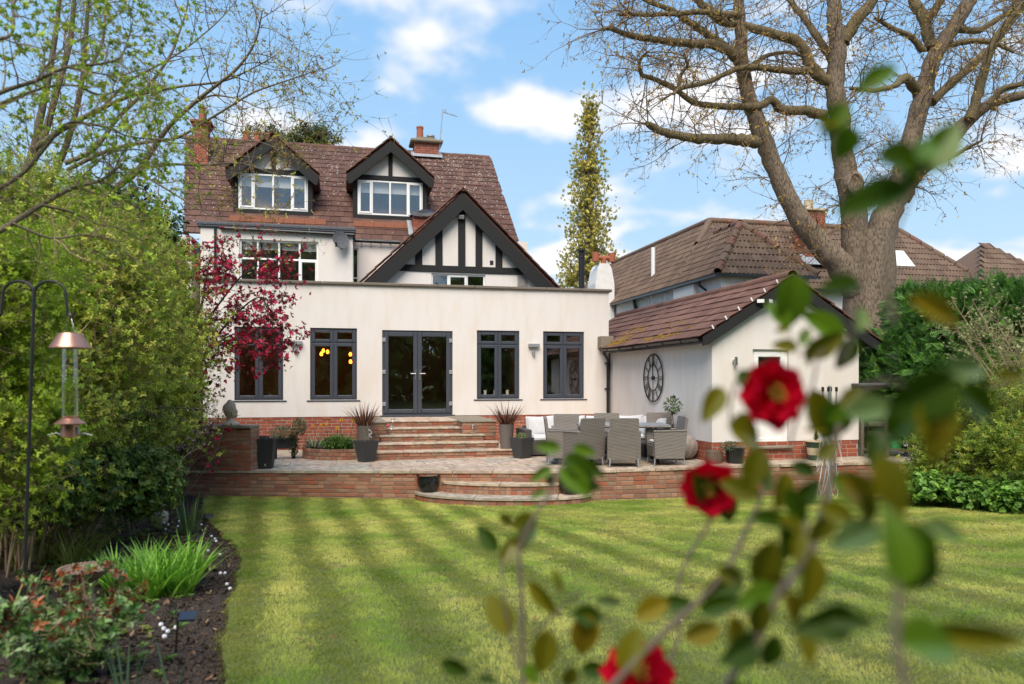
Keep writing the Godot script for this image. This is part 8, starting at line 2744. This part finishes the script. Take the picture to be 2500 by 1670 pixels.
const CAMELLIA_LEAVES := [
	[-1.190,2.424,17.830,-0.01,-0.99,-0.11,0.085,0.55,1],
	[-1.180,2.314,17.831,0.52,0.85,-0.10,0.034,0.50,1],
	[-1.183,2.310,17.832,-0.87,0.17,-0.46,0.040,0.50,2],
	[-1.176,2.310,17.835,0.53,-0.80,-0.26,0.034,0.50,2],
	[-1.134,2.326,17.895,-0.28,-0.92,-0.28,0.055,0.50,0],
	[-1.197,2.326,17.985,0.39,0.88,-0.28,0.041,0.55,1],
	[-1.301,2.252,17.817,-0.60,-0.75,0.26,0.070,0.42,2],
	[-1.288,2.268,17.833,0.97,0.00,0.25,0.029,0.60,0],
	[-1.326,2.198,17.879,0.93,-0.32,-0.17,0.068,0.70,2],
	[-1.289,2.170,17.900,-0.14,-0.98,-0.17,0.066,0.50,2],
	[-1.245,2.067,17.689,-0.83,0.16,-0.53,0.057,0.40,0],
	[-1.225,2.072,17.675,0.09,-0.93,0.36,0.052,0.70,0],
	[-1.264,2.081,17.706,0.08,1.00,0.05,0.032,0.60,0],
	[-1.251,2.081,17.674,0.77,-0.49,0.40,0.038,0.50,0],
	[-1.251,2.146,17.915,0.92,-0.34,0.17,0.043,0.50,0],
	[-1.199,2.193,17.927,-0.96,-0.00,-0.28,0.035,0.25,2],
	[-1.229,2.206,17.962,0.36,0.79,0.49,0.041,0.70,1],
	[-1.269,2.221,18.056,0.88,0.17,0.45,0.060,0.50,4],
	[-1.326,2.080,17.943,0.91,-0.09,0.40,0.055,0.40,0],
	[-1.308,2.055,17.966,-0.08,-0.92,-0.38,0.077,0.50,2],
	[-1.317,2.159,18.113,0.78,-0.63,-0.06,0.072,0.42,3],
	[-1.295,2.184,18.148,0.10,-0.94,0.32,0.080,0.40,2],
	[-1.273,2.101,18.122,-0.76,-0.48,-0.44,0.060,0.50,4],
	[-1.317,2.119,18.196,0.40,-0.82,0.41,0.064,0.65,0],
	[-1.288,2.092,18.216,-0.46,-0.86,-0.21,0.050,0.50,0],
	[-1.321,2.011,18.142,-0.98,-0.16,0.11,0.074,0.45,0],
	[-1.361,2.008,18.133,0.80,0.00,0.60,0.059,0.35,0],
	[-1.397,1.944,17.840,-0.73,-0.47,-0.49,0.061,0.50,3],
	[-1.403,1.938,17.822,0.89,0.00,0.46,0.053,0.40,0],
	[-1.370,1.940,17.879,0.83,0.33,0.44,0.062,0.40,0],
	[-1.351,1.925,17.903,-0.69,-0.46,-0.56,0.058,0.50,3],
	[-1.362,1.953,17.949,0.39,-0.89,-0.24,0.055,0.50,3],
	[-1.307,2.057,18.048,-0.21,-0.97,0.14,0.070,0.45,2],
	[-1.346,1.993,18.007,0.01,-0.92,-0.39,0.063,0.40,2],
	[-1.311,2.344,18.209,0.89,-0.42,0.16,0.064,0.35,3],
	[-1.289,2.263,18.249,-0.80,-0.49,-0.34,0.069,0.60,0],
	[-1.302,2.247,18.233,-0.14,-0.96,0.23,0.058,0.60,2],
	[-1.306,2.225,18.249,0.00,-0.93,-0.38,0.048,0.45,3],
	[-1.287,2.256,18.248,0.77,-0.63,0.00,0.050,0.55,0],
	[-1.297,2.269,18.228,0.98,0.08,-0.18,0.083,0.25,4],
	[-1.235,2.265,18.234,0.99,0.00,-0.12,0.050,0.30,2],
	[-1.331,2.030,18.246,0.92,-0.09,0.39,0.098,0.22,2],
	[-1.318,2.126,18.234,0.88,-0.34,0.33,0.045,0.40,4],
	[-1.320,2.090,17.995,0.75,-0.48,0.46,0.042,0.40,2],
	[-1.227,2.202,17.861,-0.98,0.17,0.09,0.045,0.40,2],
	[-1.192,2.341,17.820,-0.97,-0.16,0.15,0.025,0.40,2],
	[-1.281,2.148,17.893,0.13,-0.97,0.21,0.047,0.40,4],
	[-1.285,2.129,18.164,-0.15,-0.98,-0.13,0.041,0.40,3],
	[-1.318,2.081,18.043,-0.39,-0.86,0.33,0.043,0.45,2],
	[-1.249,2.228,18.020,0.77,0.63,0.01,0.042,0.50,2],
	[-1.284,2.142,17.954,-0.20,-0.97,0.10,0.055,0.50,2],
	[-1.295,2.121,17.971,0.44,-0.85,0.27,0.051,0.50,0],
	[-1.259,2.098,18.022,-0.41,-0.83,-0.37,0.053,0.45,2],
	[-1.316,2.085,18.001,0.17,-0.98,0.06,0.053,0.50,0],
	[-1.303,2.111,18.052,0.87,-0.34,0.36,0.050,0.50,2],
	[-1.290,2.010,17.956,-0.49,-0.87,-0.09,0.055,0.50,2],
	[-1.318,1.997,18.006,0.52,-0.85,-0.07,0.053,0.50,3],
	[-1.263,2.095,17.953,0.37,0.80,0.46,0.048,0.50,0],
	[-1.297,2.133,18.119,0.53,-0.80,-0.28,0.053,0.50,2],
	[-1.264,2.208,18.106,-0.39,-0.86,0.32,0.050,0.50,0],
	[-1.251,2.159,17.970,0.87,0.49,-0.03,0.044,0.50,2],
	[-1.353,2.004,17.899,0.87,-0.48,-0.11,0.054,0.45,2],
	[-1.322,1.971,18.041,0.07,-0.90,0.42,0.053,0.45,2],
	[-1.329,1.947,18.006,-0.11,-0.95,-0.28,0.053,0.45,0],
	[-1.474,2.141,17.553,-0.99,0.09,-0.10,0.048,0.45,1],
	[-1.457,2.143,17.562,0.96,-0.26,0.14,0.048,0.40,1],
	[-1.444,2.120,17.550,0.68,-0.46,0.57,0.061,0.40,0],
	[-1.463,2.076,17.546,0.82,0.00,0.57,0.065,0.50,0],
	[-1.489,2.107,17.546,-0.87,-0.48,0.09,0.048,0.40,1],
	[-1.492,2.096,17.557,-0.07,-0.91,-0.41,0.026,0.70,0],
	[-1.498,2.066,17.546,-0.94,-0.33,0.06,0.035,0.40,1],
	[-1.586,1.959,17.538,-0.56,0.75,-0.36,0.061,0.45,0],
	[-1.585,2.024,17.538,0.78,-0.60,-0.19,0.039,0.50,2],
	[-1.574,1.978,17.592,0.93,0.32,-0.17,0.040,0.60,2],
	[-1.554,1.931,17.635,0.59,-0.76,0.28,0.077,0.30,2],
	[-1.536,1.867,17.691,-0.20,-0.98,0.09,0.073,0.50,2],
	[-1.484,1.895,17.708,0.04,-1.00,-0.01,0.073,0.60,3],
	[-1.502,1.894,17.711,0.99,-0.17,-0.02,0.058,0.50,0],
	[-1.528,1.964,17.690,0.24,-0.89,0.40,0.046,0.20,2],
	[-1.485,1.933,17.764,0.97,-0.25,-0.01,0.052,0.35,4],
	[-1.692,1.784,17.566,0.87,-0.48,-0.07,0.059,0.40,0],
	[-1.490,1.808,17.714,0.98,-0.17,-0.09,0.050,0.50,0],
	[-1.626,1.749,17.565,0.82,0.00,0.58,0.042,0.30,0],
	[-1.502,1.814,17.712,-0.08,-0.91,-0.40,0.046,0.50,2],
	[-1.571,1.812,17.681,0.38,-0.81,0.44,0.039,0.50,1],
	[-1.289,2.586,18.107,0.76,0.57,0.32,0.051,0.45,1],
	[-1.307,2.573,18.109,-0.46,-0.86,-0.21,0.046,0.50,1],
	[-1.305,2.546,18.114,-0.08,-0.92,-0.38,0.041,0.75,1],
	[-1.318,2.493,18.172,0.92,-0.17,0.35,0.055,0.60,0],
	[-1.285,2.484,18.191,0.66,0.72,-0.22,0.042,0.50,1],
	[-1.293,2.489,18.182,0.34,-0.94,0.04,0.038,0.50,1],
	[-1.312,2.555,18.103,-0.94,-0.34,-0.04,0.028,0.60,2]]

const CAMELLIA_FLOWERS := [[-1.249,2.242,17.863,0.046],[-1.255,2.084,17.687,0.044],[-1.418,1.815,17.774,0.050]]
const HEDGE_NEAR := [[-4.43,2.56,12.12,0.39,0.81,1500], [-4.68,3.08,12.07,0.39,0.58,700], [-4.42,1.82,11.82,0.41,0.51,800], [-4.40,3.15,11.62,0.39,0.42,500]]
const HEDGE_MID := [[-4.70,2.86,9.60,0.59,0.86,1500], [-4.61,3.65,9.21,0.71,0.52,900], [-4.81,1.96,9.78,0.58,0.75,900], [-4.29,3.10,9.08,0.54,0.63,800], [-5.38,4.17,8.83,0.58,0.54,250]]
const HEDGE_FAR := [[-4.72,2.68,7.14,0.64,0.93,1100], [-4.41,2.09,6.80,0.54,0.85,900], [-4.72,1.55,7.75,0.72,0.61,800], [-4.42,2.91,6.18,0.51,0.70,700], [-4.66,3.83,6.43,0.56,0.50,500]]
const EVERGREEN := [[-5.92,4.45,4.61,1.34,1.12,900], [-6.69,3.42,4.95,1.35,1.49,900], [-5.35,3.71,3.71,0.61,1.44,650], [-5.30,1.78,4.75,0.98,1.26,600], [-6.34,1.86,6.57,0.95,1.43,500]]
const LOW_SHRUBS := [[-4.68,1.26,10.84,0.43,0.31,700], [-4.30,1.03,8.87,0.50,0.40,700], [-4.62,1.18,9.62,0.41,0.41,500]]
const CONIFER := [[9.75,3.33,6.09,0.89,0.85,1500], [9.26,2.44,5.78,0.82,0.86,1200], [10.36,3.26,6.74,1.02,1.02,1700], [9.74,2.51,6.61,1.18,1.02,1500], [9.51,3.63,5.43,0.42,0.59,350], [10.45,2.80,7.28,0.91,1.36,1000], [9.43,1.63,6.02,0.65,0.65,600]]
const HEDGE_RIGHT := [[8.23,1.28,8.62,0.92,0.73,2200], [7.83,0.98,8.12,0.51,0.61,1100], [8.29,1.53,9.46,0.74,0.99,1500], [8.89,2.07,8.36,0.75,0.61,1200], [7.63,0.57,8.08,0.41,0.37,600]]
const GROUND_COVER := [[7.39,0.53,8.43,0.40,0.23,500], [7.79,0.50,8.83,0.45,0.23,600], [7.98,0.52,9.39,0.49,0.22,600]]
const IVY := [[9.73,2.74,4.04,0.26,0.69,500], [9.67,2.01,4.44,0.36,0.45,350]]
const POPLAR := [[12.51,17.63,-24.04,0.78,2.31,600], [12.46,14.71,-24.05,1.26,2.68,1200], [12.51,11.80,-24.04,1.65,2.92,1800], [12.55,9.12,-24.03,1.90,2.68,2000], [11.51,8.21,-24.77,0.98,1.97,500], [13.57,8.08,-23.28,0.96,2.16,500]]
const CEDAR := [[-4.15,11.67,-16.52,1.38,1.56,700], [-3.16,12.96,-16.29,0.74,0.46,160], [-4.95,12.77,-16.70,1.10,0.55,160], [-2.62,13.14,-16.17,0.40,0.22,60]]
const PINK_SHRUB := [[-4.40,1.41,5.67,0.47,0.37,260], [-4.03,1.60,5.65,0.34,0.34,160]]
